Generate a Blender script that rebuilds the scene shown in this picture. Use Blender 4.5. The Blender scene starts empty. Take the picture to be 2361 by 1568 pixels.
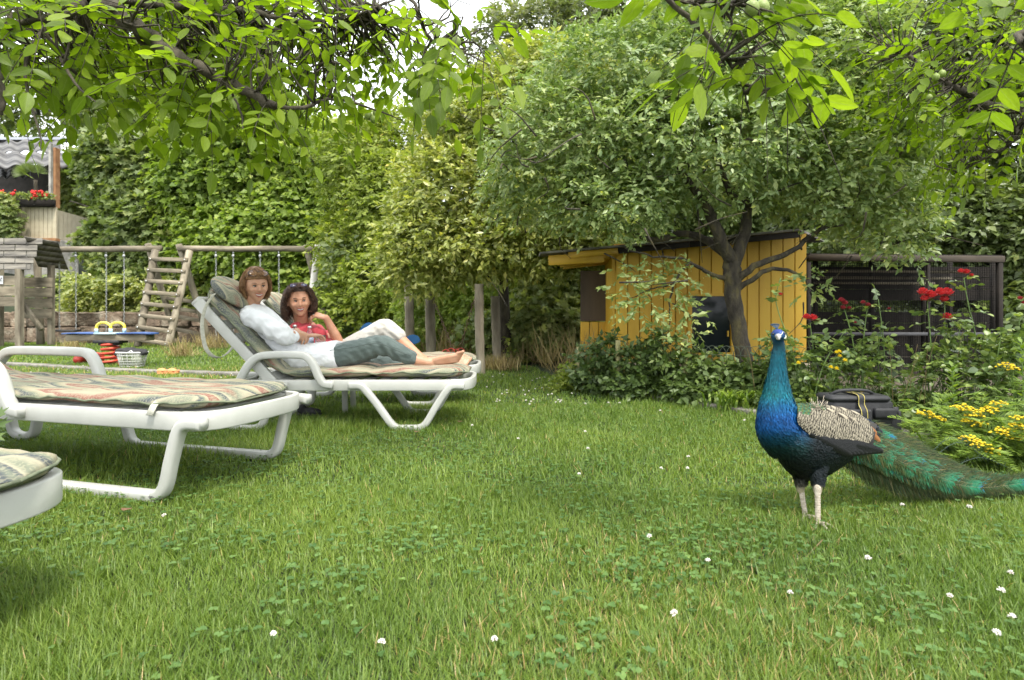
import bpy, math, random
import numpy as np
from mathutils import Vector, Matrix, Quaternion

random.seed(7)
rng = np.random.default_rng(11)
PI = math.pi
sc = bpy.context.scene
COL = sc.collection
FX = 1300.0          # focal length of the lens in units of 1/2361 of the picture width
HC = 0.75            # height of the lens above the lawn


def P(U, V, d):
    return Vector(((U - 1180.5) / FX * d, d, HC - (V - 720.0) / FX * d))


def G(U, V):
    d = HC * FX / (V - 720.0)
    return Vector(((U - 1180.5) / FX * d, d, 0.0))


# ---------------------------------------------------------------- camera, sky, sun, exposure
cam = bpy.data.cameras.new("camera")
cam.sensor_width = 36.0
cam.lens = 36.0 * FX / 2361.0
cam.shift_y = -64.0 / 2361.0
cam.clip_start = 0.05
cam.clip_end = 400
cam.dof.use_dof = True
cam.dof.focus_distance = 2.5
cam.dof.aperture_fstop = 5.0
camo = bpy.data.objects.new("camera", cam)
COL.objects.link(camo)
camo.location = (0, 0, HC)
camo.rotation_euler = (PI / 2, 0, 0)
sc.camera = camo

SUN_EL, SUN_AZ = math.radians(62), math.radians(150)     # azimuth from +Y (away from the camera) clockwise
w = bpy.data.worlds.new("World")
sc.world = w
w.use_nodes = True
nt = w.node_tree
bg = nt.nodes["Background"]
sky = nt.nodes.new("ShaderNodeTexSky")
sky.sky_type = 'NISHITA'
sky.sun_disc = False
sky.sun_elevation = SUN_EL
sky.sun_rotation = SUN_AZ
sky.dust_density = 3.0
tc = nt.nodes.new("ShaderNodeTexCoord")
nz_ = nt.nodes.new("ShaderNodeTexNoise")
nz_.inputs['Scale'].default_value = 2.2
nz_.inputs['Detail'].default_value = 5
cr_ = nt.nodes.new("ShaderNodeValToRGB")
cr_.color_ramp.elements[0].position = 0.28
cr_.color_ramp.elements[0].color = (0.72, 0.72, 0.72, 1)
cr_.color_ramp.elements[1].position = 0.5
cr_.color_ramp.elements[1].color = (1, 1, 1, 1)
mx_ = nt.nodes.new("ShaderNodeMix")
mx_.data_type = 'RGBA'
mx_.inputs[7].default_value = (11.6, 12.0, 12.4, 1)      # the white cloud cover
nt.links.new(tc.outputs['Generated'], nz_.inputs['Vector'])
nt.links.new(nz_.outputs['Fac'], cr_.inputs[0])
nt.links.new(cr_.outputs[0], mx_.inputs[0])
nt.links.new(sky.outputs[0], mx_.inputs[6])
nt.links.new(mx_.outputs[2], bg.inputs[0])
bg.inputs[1].default_value = 0.13

sun = bpy.data.lights.new("sun", 'SUN')
sun.energy = 3.0
sun.angle = math.radians(11)
sun.color = (1.0, 0.95, 0.86)
suno = bpy.data.objects.new("sun", sun)
COL.objects.link(suno)
sd = Vector((math.sin(SUN_AZ) * math.cos(SUN_EL), math.cos(SUN_AZ) * math.cos(SUN_EL), math.sin(SUN_EL)))
suno.rotation_euler = (-sd).to_track_quat('-Z', 'Y').to_euler()
suno.location = (4, -4, 12)

vs = sc.view_settings
vs.view_transform = 'Standard'
vs.look = 'None'
vs.exposure = 0.78
vs.gamma = 1
vs.use_curve_mapping = False
cy = sc.cycles
cy.max_bounces = 8
cy.transparent_max_bounces = 8
cy.diffuse_bounces = 4
cy.caustics_reflective = False
cy.caustics_refractive = False


# ---------------------------------------------------------------- materials
def _mat(name):
    m = bpy.data.materials.new(name)
    m.use_nodes = True
    return m, m.node_tree, m.node_tree.nodes["Principled BSDF"]


def ramp(nt, stops, interp='LINEAR'):
    r = nt.nodes.new("ShaderNodeValToRGB")
    r.color_ramp.interpolation = interp
    e = r.color_ramp.elements
    e[0].position, e[0].color = stops[0][0], (*stops[0][1], 1)
    e[1].position, e[1].color = stops[-1][0], (*stops[-1][1], 1)
    for p, c in stops[1:-1]:
        k = e.new(p)
        k.color = (*c, 1)
    return r


def noise(nt, scale, detail=4, coord='Object', stretch=None, rough=0.55):
    t = nt.nodes.new("ShaderNodeTexCoord")
    n = nt.nodes.new("ShaderNodeTexNoise")
    n.inputs['Scale'].default_value = scale
    n.inputs['Detail'].default_value = detail
    n.inputs['Roughness'].default_value = rough
    if stretch:
        mp = nt.nodes.new("ShaderNodeMapping")
        mp.inputs['Scale'].default_value = stretch
        nt.links.new(t.outputs[coord], mp.inputs[0])
        nt.links.new(mp.outputs[0], n.inputs['Vector'])
    else:
        nt.links.new(t.outputs[coord], n.inputs['Vector'])
    return n


def bump(nt, b, src, strength, dist=0.01):
    k = nt.nodes.new("ShaderNodeBump")
    k.inputs['Strength'].default_value = strength
    k.inputs['Distance'].default_value = dist
    nt.links.new(src, k.inputs['Height'])
    nt.links.new(k.outputs[0], b.inputs['Normal'])


def mat(name, c1, c2=None, scale=8, rough=0.6, bmp=0.0, bscale=None, stretch=None, spec=0.5, metal=0.0, lo=0.35, hi=0.65, sheen=0, bdist=0.01, c3=None, objrand=0.0):
    m, nt, b = _mat(name)
    b.inputs['Roughness'].default_value = rough
    b.inputs['Specular IOR Level'].default_value = spec
    b.inputs['Metallic'].default_value = metal
    if sheen:
        b.inputs['Sheen Weight'].default_value = sheen
    if c2 is None:
        b.inputs['Base Color'].default_value = (*c1, 1)
    else:
        n = noise(nt, scale, 5, stretch=stretch)
        st = [(lo, c1), (hi, c2)] if c3 is None else [(lo, c1), ((lo + hi) / 2, c3), (hi, c2)]
        r = ramp(nt, st)
        nt.links.new(n.outputs['Fac'], r.inputs[0])
        out = r.outputs[0]
        if objrand:
            oi = nt.nodes.new("ShaderNodeObjectInfo")
            hs = nt.nodes.new("ShaderNodeHueSaturation")
            mr = nt.nodes.new("ShaderNodeMapRange")
            mr.inputs[3].default_value = 1 - objrand
            mr.inputs[4].default_value = 1 + objrand
            nt.links.new(oi.outputs['Random'], mr.inputs[0])
            nt.links.new(mr.outputs[0], hs.inputs['Value'])
            nt.links.new(out, hs.inputs['Color'])
            out = hs.outputs[0]
        nt.links.new(out, b.inputs['Base Color'])
    if bmp:
        n2 = noise(nt, bscale or scale * 3, 6, stretch=stretch)
        bump(nt, b, n2.outputs['Fac'], bmp, bdist)
    return m


def leafmat(name, stops, transl=0.4, rough=0.45, spec=0.5, use_obj=False, tboost=(1.25, 1.35, 0.55)):
    """leaf: colour from the per-leaf value 'rnd', gloss on top, light passing through"""
    m, nt, b = _mat(name)
    if use_obj:
        a = nt.nodes.new("ShaderNodeObjectInfo")
        src = a.outputs['Random']
    else:
        a = nt.nodes.new("ShaderNodeAttribute")
        a.attribute_name = 'rnd'
        src = a.outputs['Fac']
    r = ramp(nt, stops)
    nt.links.new(src, r.inputs[0])
    nt.links.new(r.outputs[0], b.inputs['Base Color'])
    b.inputs['Roughness'].default_value = rough
    b.inputs['Specular IOR Level'].default_value = spec
    tr = nt.nodes.new("ShaderNodeBsdfTranslucent")
    mm = nt.nodes.new("ShaderNodeMix")
    mm.data_type = 'RGBA'
    mm.blend_type = 'MULTIPLY'
    mm.inputs[0].default_value = 1
    mm.inputs[7].default_value = (*tboost, 1)
    nt.links.new(r.outputs[0], mm.inputs[6])
    nt.links.new(mm.outputs[2], tr.inputs[0])
    ms = nt.nodes.new("ShaderNodeMixShader")
    ms.inputs[0].default_value = transl
    nt.links.new(b.outputs[0], ms.inputs[1])
    nt.links.new(tr.outputs[0], ms.inputs[2])
    nt.links.new(ms.outputs[0], nt.nodes["Material Output"].inputs[0])
    return m


def colmat(name, rough=0.5, spec=0.5, bmp=0, bscale=60, sheen=0, metal=0.0, stretch=None, bdist=0.004, var=0.0, coat=0.0):
    """colour read from the vertex attribute 'col' (the thing's own pigments)"""
    m, nt, b = _mat(name)
    a = nt.nodes.new("ShaderNodeAttribute")
    a.attribute_name = 'col'
    out = a.outputs['Color']
    if var:
        n = noise(nt, bscale * 0.7, 4, stretch=stretch)
        mr = nt.nodes.new("ShaderNodeMapRange")
        mr.inputs[1].default_value = 0.3
        mr.inputs[2].default_value = 0.7
        mr.inputs[3].default_value = 1 - var
        mr.inputs[4].default_value = 1 + var
        hs = nt.nodes.new("ShaderNodeHueSaturation")
        nt.links.new(n.outputs['Fac'], mr.inputs[0])
        nt.links.new(mr.outputs[0], hs.inputs['Value'])
        nt.links.new(out, hs.inputs['Color'])
        out = hs.outputs[0]
    nt.links.new(out, b.inputs['Base Color'])
    b.inputs['Roughness'].default_value = rough
    b.inputs['Specular IOR Level'].default_value = spec
    b.inputs['Metallic'].default_value = metal
    b.inputs['Coat Weight'].default_value = coat
    if sheen:
        b.inputs['Sheen Weight'].default_value = sheen
        b.inputs['Sheen Roughness'].default_value = 0.4
    if bmp:
        n2 = noise(nt, bscale, 5, stretch=stretch)
        bump(nt, b, n2.outputs['Fac'], bmp, bdist)
    return m


# ---------------------------------------------------------------- objects and meshes
def wloc(o):
    v = Vector((0, 0, 0))
    while o is not None:
        v = v + o.location
        o = o.parent
    return v


def tag(o, label=None, cat=None, group=None, kind=None):
    if label: o['label'] = label
    if cat: o['category'] = cat
    if group: o['group'] = group
    if kind: o['kind'] = kind
    return o


def thing(name, loc, label, cat, group=None):
    o = bpy.data.objects.new(name, None)
    o.empty_display_size = 0.1
    COL.objects.link(o)
    o.location = loc
    return tag(o, label, cat, group)


def link(name, me, m=None, parent=None):
    if m is not None and not len(me.materials):
        me.materials.append(m)
    o = bpy.data.objects.new(name, me)
    COL.objects.link(o)
    o.parent = parent
    return o


def dup(o, parent=None, loc=None):
    c = o.copy()
    COL.objects.link(c)
    c.parent = parent
    if loc is not None: c.location = loc
    for ch in list(o.children):
        dup(ch, c)
    return c


def npmesh(name, V, F, smooth=True, rnd=None, col=None):
    """V (n,3), F (m,k); rnd per face value, col per vertex rgb"""
    me = bpy.data.meshes.new(name)
    V = np.ascontiguousarray(V, dtype=np.float32)
    F = np.ascontiguousarray(F, dtype=np.int32)
    me.vertices.add(len(V))
    me.vertices.foreach_set('co', V.ravel())
    m, k = F.shape
    me.loops.add(m * k)
    me.loops.foreach_set('vertex_index', F.ravel())
    me.polygons.add(m)
    me.polygons.foreach_set('loop_start', np.arange(0, m * k, k, dtype=np.int32))
    me.update(calc_edges=True)
    me.polygons.foreach_set('use_smooth', np.full(m, smooth, dtype=bool))
    if rnd is not None:
        a = me.attributes.new('rnd', 'FLOAT', 'FACE')
        a.data.foreach_set('value', np.ascontiguousarray(rnd, dtype=np.float32))
    if col is not None:
        setcol(me, col)
    return me


def setcol(me, col):
    a = me.attributes.new('col', 'FLOAT_COLOR', 'POINT')
    c = np.ones((len(me.vertices), 4), dtype=np.float32)
    c[:, :3] = col
    a.data.foreach_set('color', c.ravel())


def coords(me):
    a = np.empty(len(me.vertices) * 3, dtype=np.float32)
    me.vertices.foreach_get('co', a)
    return a.reshape(-1, 3)


def npobj(name, V, F, m, parent=None, **kw):
    V = np.asarray(V, dtype=np.float32) - np.array(wloc(parent), dtype=np.float32)
    return link(name, npmesh(name, V, F, **kw), m, parent)


def nz(p, f, seed=0.0):
    """cheap smooth noise in about -1..1 for arrays of points"""
    x, y, z = p[..., 0] * f + seed, p[..., 1] * f + seed * 1.7, p[..., 2] * f + seed * 0.6
    return (np.sin(x * 1.3 + 1.7 * np.sin(y * 0.9 + z * 0.5)) + np.sin(y * 1.1 + 1.3 * np.sin(z * 1.4 + x * 0.7 + 1))
            + np.sin(z * 1.2 + 1.5 * np.sin(x * 0.8 - y * 0.6 + 2)) + 0.5 * np.sin(2.3 * x + 2.1 * y + 1.9 * z)) / 3.5


def smooth01(x, a, b):
    t = np.clip((x - a) / (b - a), 0, 1)
    return t * t * (3 - 2 * t)


def spline(pts, n):
    """Catmull-Rom through rows of pts (any number of columns), n samples"""
    p = np.array([list(q) for q in pts], dtype=float)
    p = np.vstack([2 * p[0] - p[1], p, 2 * p[-1] - p[-2]])
    k = len(p) - 3
    t = np.linspace(0, k, n)
    i = np.minimum(t.astype(int), k - 1)
    u = (t - i)[:, None]
    a, b, c, d = p[i], p[i + 1], p[i + 2], p[i + 3]
    return 0.5 * (2 * b + (c - a) * u + (2 * a - 5 * b + 4 * c - d) * u ** 2 + (3 * b - a - 3 * c + d) * u ** 3)


def rounded(a, b, r=0.35, n=3):
    """rounded rectangle section, half sizes a (side), b (normal)"""
    rr = min(a, b) * r
    out = []
    for cx, cy, a0 in ((a - rr, b - rr, 0), (-a + rr, b - rr, 90), (-a + rr, -b + rr, 180), (a - rr, -b + rr, 270)):
        for k in range(n):
            t = math.radians(a0 + 90 * k / (n - 1))
            out.append((cx + rr * math.cos(t), cy + rr * math.sin(t)))
    return out


class MB:
    def __init__(s):
        s.v, s.f, s.n = [], [], 0

    def add(s, V, F):
        V = np.asarray(V, dtype=float)
        s.v.append(V)
        s.f += [tuple(i + s.n for i in f) for f in F]
        s.n += len(V)
        return s

    def box(s, c, size, rot=None, taper=None):
        x, y, z = [q / 2 for q in size]
        V = np.array([(sx * x, sy * y, sz * z) for sz in (-1, 1) for sy in (-1, 1) for sx in (-1, 1)], dtype=float)
        if taper:
            V[4:, :2] *= taper
        if rot is not None:
            R = np.array(rot.to_matrix() if not isinstance(rot, Matrix) else rot.to_3x3())
            V = V @ R.T
        return s.add(V + np.array(c), [(0, 2, 3, 1), (4, 5, 7, 6), (0, 1, 5, 4), (2, 6, 7, 3), (0, 4, 6, 2), (1, 3, 7, 5)])

    def beam(s, a, b, wd, th, up=(0, 0, 1), bev=0.12):
        """board from a to b, wd across the side axis, th along up, bevelled"""
        return s.sweep([a, b], rounded(wd / 2, th / 2, bev, 2), up=up)

    def sweep(s, path, sec, up=None, side=None, sw=None, sn=None, cap=True):
        """sections (side, normal) along path; side axis fixed or got from up"""
        p = np.array([list(q) for q in path], dtype=float)
        n = len(p)
        t = np.gradient(p, axis=0)
        t /= np.maximum(np.linalg.norm(t, axis=1), 1e-9)[:, None]
        if side is not None:
            sd_ = np.tile(np.array(side, dtype=float), (n, 1))
            nr = np.cross(t, sd_)
        else:
            u = np.tile(np.array(up if up is not None else (0, 0, 1), dtype=float), (n, 1))
            sd_ = np.cross(u, t)
            bad = np.linalg.norm(sd_, axis=1) < 1e-3
            sd_[bad] = (1, 0, 0)
            sd_ /= np.linalg.norm(sd_, axis=1)[:, None]
            nr = np.cross(t, sd_)
        nr /= np.maximum(np.linalg.norm(nr, axis=1), 1e-9)[:, None]
        sec = np.array(sec, dtype=float)
        k = len(sec)
        sw = np.ones(n) if sw is None else np.asarray(sw)
        sn = np.ones(n) if sn is None else np.asarray(sn)
        V = p[:, None, :] + sd_[:, None, :] * (sec[None, :, 0] * sw[:, None])[..., None] + nr[:, None, :] * (sec[None, :, 1] * sn[:, None])[..., None]
        F = [(i * k + j, i * k + (j + 1) % k, (i + 1) * k + (j + 1) % k, (i + 1) * k + j) for i in range(n - 1) for j in range(k)]
        if cap:
            F += [tuple(range(k - 1, -1, -1)), tuple((n - 1) * k + j for j in range(k))]
        return s.add(V.reshape(-1, 3), F)

    def tube(s, path, rad, seg=8, cap=True, rot0=0.0):
        """round tube with a radius per point (parallel-transport frames)"""
        p = np.array([list(q) for q in path], dtype=float)
        n = len(p)
        r = np.full(n, rad, dtype=float) if np.isscalar(rad) else np.asarray(rad, dtype=float)
        t = np.gradient(p, axis=0)
        t /= np.maximum(np.linalg.norm(t, axis=1), 1e-9)[:, None]
        a = np.cross(t[0], (0, 0, 1))
        if np.linalg.norm(a) < 1e-2: a = np.cross(t[0], (0, 1, 0))
        a /= np.linalg.norm(a)
        V = []
        ang = np.linspace(0, 2 * PI, seg, endpoint=False) + rot0
        ca, sa = np.cos(ang)[:, None], np.sin(ang)[:, None]
        for i in range(n):
            a = a - t[i] * a.dot(t[i])
            a /= max(np.linalg.norm(a), 1e-9)
            b = np.cross(t[i], a)
            V.append(p[i] + r[i] * (ca * a + sa * b))
        F = [(i * seg + j, i * seg + (j + 1) % seg, (i + 1) * seg + (j + 1) % seg, (i + 1) * seg + j) for i in range(n - 1) for j in range(seg)]
        if cap:
            F += [tuple(range(seg - 1, -1, -1)), tuple((n - 1) * seg + j for j in range(seg))]
        return s.add(np.vstack(V), F)

    def ell(s, c, r, rot=None, nu=16, nv=10):
        th = np.linspace(0, PI, nv + 1)[1:-1]
        ph = np.linspace(0, 2 * PI, nu, endpoint=False)
        V = [(0, 0, 1)] + [(math.sin(a) * math.cos(b), math.sin(a) * math.sin(b), math.cos(a)) for a in th for b in ph] + [(0, 0, -1)]
        V = np.array(V) * np.array(r if hasattr(r, '__len__') else (r, r, r))
        if rot is not None:
            V = V @ np.array(rot).T
        m = nv - 1
        F = [(0, 1 + j, 1 + (j + 1) % nu) for j in range(nu)]
        for i in range(m - 1):
            F += [(1 + i * nu + j, 1 + (i + 1) * nu + j, 1 + (i + 1) * nu + (j + 1) % nu, 1 + i * nu + (j + 1) % nu) for j in range(nu)]
        L = 1 + m * nu
        F += [(L, 1 + (m - 1) * nu + (j + 1) % nu, 1 + (m - 1) * nu + j) for j in range(nu)]
        return s.add(V + np.array(c), F)

    def chain(s, pts, seg=14, n=None):
        """limb: points (x,y,z,r) smoothed, with round ends"""
        q = spline([list(a[0]) + [a[1]] for a in pts], n or max(8, len(pts) * 6))
        s.tube(q[:, :3], q[:, 3], seg)
        s.ell(q[0, :3], q[0, 3] * 0.99, nu=seg, nv=8)
        s.ell(q[-1, :3], q[-1, 3] * 0.99, nu=seg, nv=8)
        return s

    def lathe(s, c, prof, seg=24):
        ang = np.linspace(0, 2 * PI, seg, endpoint=False)
        V = [(c[0] + r * math.cos(a), c[1] + r * math.sin(a), c[2] + z) for r, z in prof for a in ang]
        n = len(prof)
        F = [(i * seg + j, i * seg + (j + 1) % seg, (i + 1) * seg + (j + 1) % seg, (i + 1) * seg + j) for i in range(n - 1) for j in range(seg)]
        F += [tuple(range(seg - 1, -1, -1)), tuple((n - 1) * seg + j for j in range(seg))]
        return s.add(V, F)

    def mesh(s, name, smooth=True, off=(0, 0, 0)):
        me = bpy.data.meshes.new(name)
        V = np.vstack(s.v) - np.array(off)
        me.from_pydata(V.tolist(), [], s.f)
        me.polygons.foreach_set('use_smooth', np.full(len(me.polygons), smooth, dtype=bool))
        me.update()
        return me

    def build(s, name, m, parent=None, smooth=True):
        off = wloc(parent)
        return link(name, s.mesh(name, smooth, off), m, parent)


def fuse(mb, voxel, iters=3, fac=0.5):
    """grow one continuous skin over everything in mb"""
    me = mb.mesh('skin')
    o = bpy.data.objects.new('skin', me)
    COL.objects.link(o)
    r = o.modifiers.new('r', 'REMESH')
    r.mode = 'VOXEL'
    r.voxel_size = voxel
    if iters:
        k = o.modifiers.new('s', 'SMOOTH')
        k.iterations = iters
        k.factor = fac
    dg = bpy.context.evaluated_depsgraph_get()
    out = bpy.data.meshes.new_from_object(o.evaluated_get(dg), depsgraph=dg)
    bpy.data.objects.remove(o)
    out.polygons.foreach_set('use_smooth', np.full(len(out.polygons), True, dtype=bool))
    return out


def place(me, name, m, parent):
    """link a mesh made in world coordinates under its parent"""
    off = wloc(parent)
    me.transform(Matrix.Translation(-off))
    me.name = name
    me.materials.clear()
    return link(name, me, m, parent)


# ---------------------------------------------------------------- leaves
def frames(D, N):
    D = D / np.maximum(np.linalg.norm(D, axis=1), 1e-9)[:, None]
    S = np.cross(D, N)
    l = np.linalg.norm(S, axis=1)
    S[l < 1e-3] = (1, 0, 0)
    S /= np.maximum(np.linalg.norm(S, axis=1), 1e-9)[:, None]
    return D, S, np.cross(S, D)


LEAF4 = (np.array([(0, 0, 0), (-.5, .42, .10), (0, 1, -.06), (.5, .42, .10)]), np.array([(0, 2, 1), (0, 3, 2)]))
LEAF8 = (np.array([(0, 0, 0), (-.36, .22, .07), (-.5, .52, .10), (-.27, .84, .02), (0, 1.04, -.1), (.27, .84, .02), (.5, .52, .10), (.36, .22, .07), (0, .5, 0)]),
         np.array([(0, 8, 1), (1, 8, 2), (2, 8, 3), (3, 8, 4), (4, 8, 5), (5, 8, 6), (6, 8, 7), (7, 8, 0)]))
LEAFM = (np.array([(0, 0, 0), (-.55, .1, .04), (-.3, .42, 0), (-.55, .75, .03), (-.16, .68, 0), (0, 1.05, -.05), (.16, .68, 0), (.55, .75, .03), (.3, .42, 0), (.55, .1, .04), (0, .45, .05)]),
         np.array([(0, 10, 1), (1, 10, 2), (2, 10, 3), (3, 10, 4), (4, 10, 5), (5, 10, 6), (6, 10, 7), (7, 10, 8), (8, 10, 9), (9, 10, 0)]))


def leaves(C, D, N, L, W, tmpl=LEAF4):
    """leaf blades: C base points, D directions, N normals, L lengths, W widths -> V, F"""
    T, TF = tmpl
    D, S, U = frames(D, N)
    n, k = len(C), len(T)
    L = np.broadcast_to(L, (n,))[:, None, None]
    W = np.broadcast_to(W, (n,))[:, None, None]
    V = C[:, None, :] + S[:, None, :] * T[None, :, 0:1] * W + D[:, None, :] * T[None, :, 1:2] * L + U[:, None, :] * T[None, :, 2:3] * W * 1.2
    F = (TF[None] + (np.arange(n) * k)[:, None, None]).reshape(-1, 3)
    return V.reshape(-1, 3), F


def unit(v):
    return v / np.maximum(np.linalg.norm(v, axis=-1), 1e-9)[..., None]


def rvec(n, s=1.0):
    return rng.normal(0, s, (n, 3))


def sprays(C, D, K, tl, L, Wr=0.45, droop=0.25, up=0.5, jit=0.35, lj=0.25):
    """K leaves set alternately along a short twig from each point C along D"""
    n = len(C)
    D = unit(D)
    side = unit(np.cross(D, np.array([0, 0, 1.0]) + rvec(n, .25)))
    t = (np.arange(K) + 0.5) / K
    sg = np.where(np.arange(K) % 2 == 0, 1.0, -1.0)
    tl = np.broadcast_to(tl, (n,))
    Cp = C[:, None, :] + D[:, None, :] * (t[None, :, None] * tl[:, None, None])
    Cp[..., 2] -= droop * (t ** 2)[None, :] * tl[:, None]
    dd = D[:, None, :] * 0.55 + side[:, None, :] * sg[None, :, None] * (0.95 - 0.5 * t)[None, :, None]
    dd = dd + rng.normal(0, jit, dd.shape)
    dd[..., 2] -= 0.28
    nn = np.zeros_like(dd)
    nn[..., 2] = up
    nn += rng.normal(0, 0.45, nn.shape)
    Ls = L * (1 + rng.normal(0, lj, (n, K)).clip(-.5, .6))
    per = np.repeat(rng.random(n), K)
    return Cp.reshape(-1, 3), dd.reshape(-1, 3), nn.reshape(-1, 3), Ls.ravel(), Ls.ravel() * Wr, per


def blob_points(blobs, dens, front=0.72, seed=0.0, inner=0.5):
    """points in the outer shells of ellipsoids given as (U,V,d,ru,rv,rd): picture-plane size at distance d"""
    out, nrm = [], []
    for (U, V, d, ru, rv, rd) in blobs:
        c = np.array(P(U, V, d))
        r = np.array([ru * d / FX, rd, rv * d / FX])
        area = 4 * PI * ((r[0] * r[1]) ** 1.6 + (r[0] * r[2]) ** 1.6 + (r[1] * r[2]) ** 1.6) ** (1 / 1.6) / 3 ** (1 / 1.6)
        n = max(12, int(area * dens))
        q = unit(rvec(n))
        flip = (q[:, 1] > 0.25) & (rng.random(n) < front)
        q[flip, 1] *= -1
        lump = 1 + 0.2 * nz(q * 1.0 + c * 0.37, 3.1, seed) + 0.1 * nz(q, 8.0, seed + 3)
        rad = (inner + (1 - inner) * rng.random(n) ** 0.55) * lump
        pt = c + q * r * rad[:, None]
        out.append(pt)
        nrm.append(unit(q / r))
    return np.vstack(out), np.vstack(nrm)

# ================================================================ THE SETTING
BORD = np.array([(-16, 13.6), (-3.0, 13.6), (-2.2, 11.5), (-1.3, 8.6), (0.3, 7.7), (.52, 6.2), (.6, 5.5), (1.0, 5.05), (1.46, 4.6), (1.82, 4.15), (2.38, 3.4), (2.9, 2.65), (3.3, 2.0), (6, .5)])


def db(x):
    return np.interp(x, BORD[:, 0], BORD[:, 1])


def build_ground():
    m, nt, b = _mat('lawn_soil')
    n = noise(nt, 3.0, 6)
    r = ramp(nt, [(0.3, (0.022, 0.034, 0.010)), (0.55, (0.040, 0.060, 0.018)), (0.8, (0.075, 0.075, 0.030))])
    nt.links.new(n.outputs['Fac'], r.inputs[0])
    nt.links.new(r.outputs[0], b.inputs['Base Color'])
    b.inputs['Roughness'].default_value = 0.95
    n2 = noise(nt, 60, 5)
    bump(nt, b, n2.outputs['Fac'], 0.7, 0.02)
    xs = np.concatenate([np.linspace(-120, -14, 12), np.linspace(-13, 13, 90), np.linspace(14, 120, 12)])
    ys = np.concatenate([np.linspace(-60, -2, 8), np.linspace(-1.5, 15, 70), np.linspace(16, 160, 14)])
    X, Y = np.meshgrid(xs, ys)
    p = np.stack([X, Y, 0 * X], -1)
    Z = 0.012 * nz(p, 2.0) - 0.012
    V = np.stack([X, Y, Z], -1).reshape(-1, 3)
    i = np.arange(len(ys) - 1)[:, None] * len(xs) + np.arange(len(xs) - 1)[None]
    F = np.stack([i, i + 1, i + len(xs) + 1, i + len(xs)], -1).reshape(-1, 4)
    tag(npobj('ground', V, F, m), 'green lawn soil under the grass', kind='structure')
    # wooded bank rising behind the garden
    mh = mat('bank_soil', (0.012, 0.020, 0.007), (0.030, 0.042, 0.014), 1.5, 0.95, 0.6, 6)
    xs = np.linspace(-70, 70, 60)
    ys = np.linspace(0, 1, 14)
    hy = np.array([15.2, 16, 17.5, 19.5, 22, 25, 28, 32, 38, 46, 56, 70, 90, 110])
    hz = np.array([-.1, .9, 1.8, 2.6, 3.4, 4.3, 5.4, 6.6, 8, 9, 10, 10.5, 11, 11])
    X, k = np.meshgrid(xs, np.arange(14))
    Y = hy[k] + 0.5 * np.sin(X * 0.4)
    Y = np.where((X < -9) & (k > 1), Y + 2.0, Y)
    Z = hz[k] + 0.25 * np.sin(X * 0.7 + k) * (k > 1)
    V = np.stack([X, Y, Z], -1).reshape(-1, 3)
    i = np.arange(13)[:, None] * 60 + np.arange(59)[None]
    F = np.stack([i, i + 1, i + 61, i + 60], -1).reshape(-1, 4)
    tag(npobj('hillside', V, F, mh), 'dark wooded bank behind the garden', kind='structure')
    # planting beds (earth) along the right
    ms = mat('bed_soil', (0.035, 0.026, 0.017), (0.085, 0.065, 0.040), 9, 0.95, 0.8, 40)
    bx = np.linspace(.55, 7, 40)
    near = np.stack([bx, db(bx) + 0.0, 0 * bx + .006], -1)
    far = np.stack([bx + .2, np.full(40, 9.5), 0 * bx + .02], -1)
    mid = near * .6 + far * .4
    mid[:, 2] = .05
    V = np.vstack([near, mid, far])
    i = np.arange(39)
    F = np.vstack([np.stack([i, i + 1, i + 41, i + 40], -1), np.stack([i + 40, i + 41, i + 81, i + 80], -1)])
    tag(npobj('flower_bed_soil', V, F, ms), 'brown earth of the planting bed', kind='structure')


build_ground()

stone_m = mat('paving_stone', (0.115, 0.104, 0.087), (0.238, 0.223, 0.193), 14, 0.9, 0.5, 50, objrand=.15)


def slab_path(name, pts, width, step, label, seed):
    rr = random.Random(seed)
    q = spline(pts, 200)
    root = bpy.data.objects.new(name, None)
    COL.objects.link(root)
    root.location = (q[0][0], q[0][1], 0)
    tag(root, label, kind='structure')
    seg = np.linalg.norm(np.diff(q[:, :2], axis=0), axis=1)
    s = np.concatenate([[0], np.cumsum(seg)])
    k = 0.0
    while k < s[-1] - step:
        L = step * rr.uniform(.8, 1.2)
        a = np.array([np.interp(k, s, q[:, c]) for c in range(2)])
        b = np.array([np.interp(k + L, s, q[:, c]) for c in range(2)])
        c = (a + b) / 2
        ang = math.atan2(b[1] - a[1], b[0] - a[0]) + rr.uniform(-.03, .03)
        mb = MB()
        mb.sweep([(-L / 2 + .008, 0, 0), (-L / 2 + .02, 0, 0), (L / 2 - .02, 0, 0), (L / 2 - .008, 0, 0)], rounded(width / 2, .03, .3, 3), side=(0, 1, 0), sw=[.96, 1, 1, .96], sn=[.8, 1, 1, .8])
        me = mb.mesh('paving_stone')
        o = link('paving_stone', me, stone_m, root)
        o.location = (c[0] - root.location.x, c[1] - root.location.y, .006 + rr.uniform(-.004, .006))
        o.rotation_euler = (rr.uniform(-.015, .015), rr.uniform(-.015, .015), ang)
        k += L + .006


slab_path('garden_path', [(-8.2, 8.35), (-6.5, 7.75), (-5.0, 7.15), (-3.6, 6.75), (-2.6, 6.6)], .15, .4, 'narrow strip of pale slabs sunk in the lawn', 3)
slab_path('border_path', [(1.25, 4.95), (1.66, 4.42), (2.02, 3.98), (2.4, 3.5), (2.75, 3.1), (3.2, 2.55)], .26, .22, 'grey stone edging path in front of the flower bed', 5)


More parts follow.
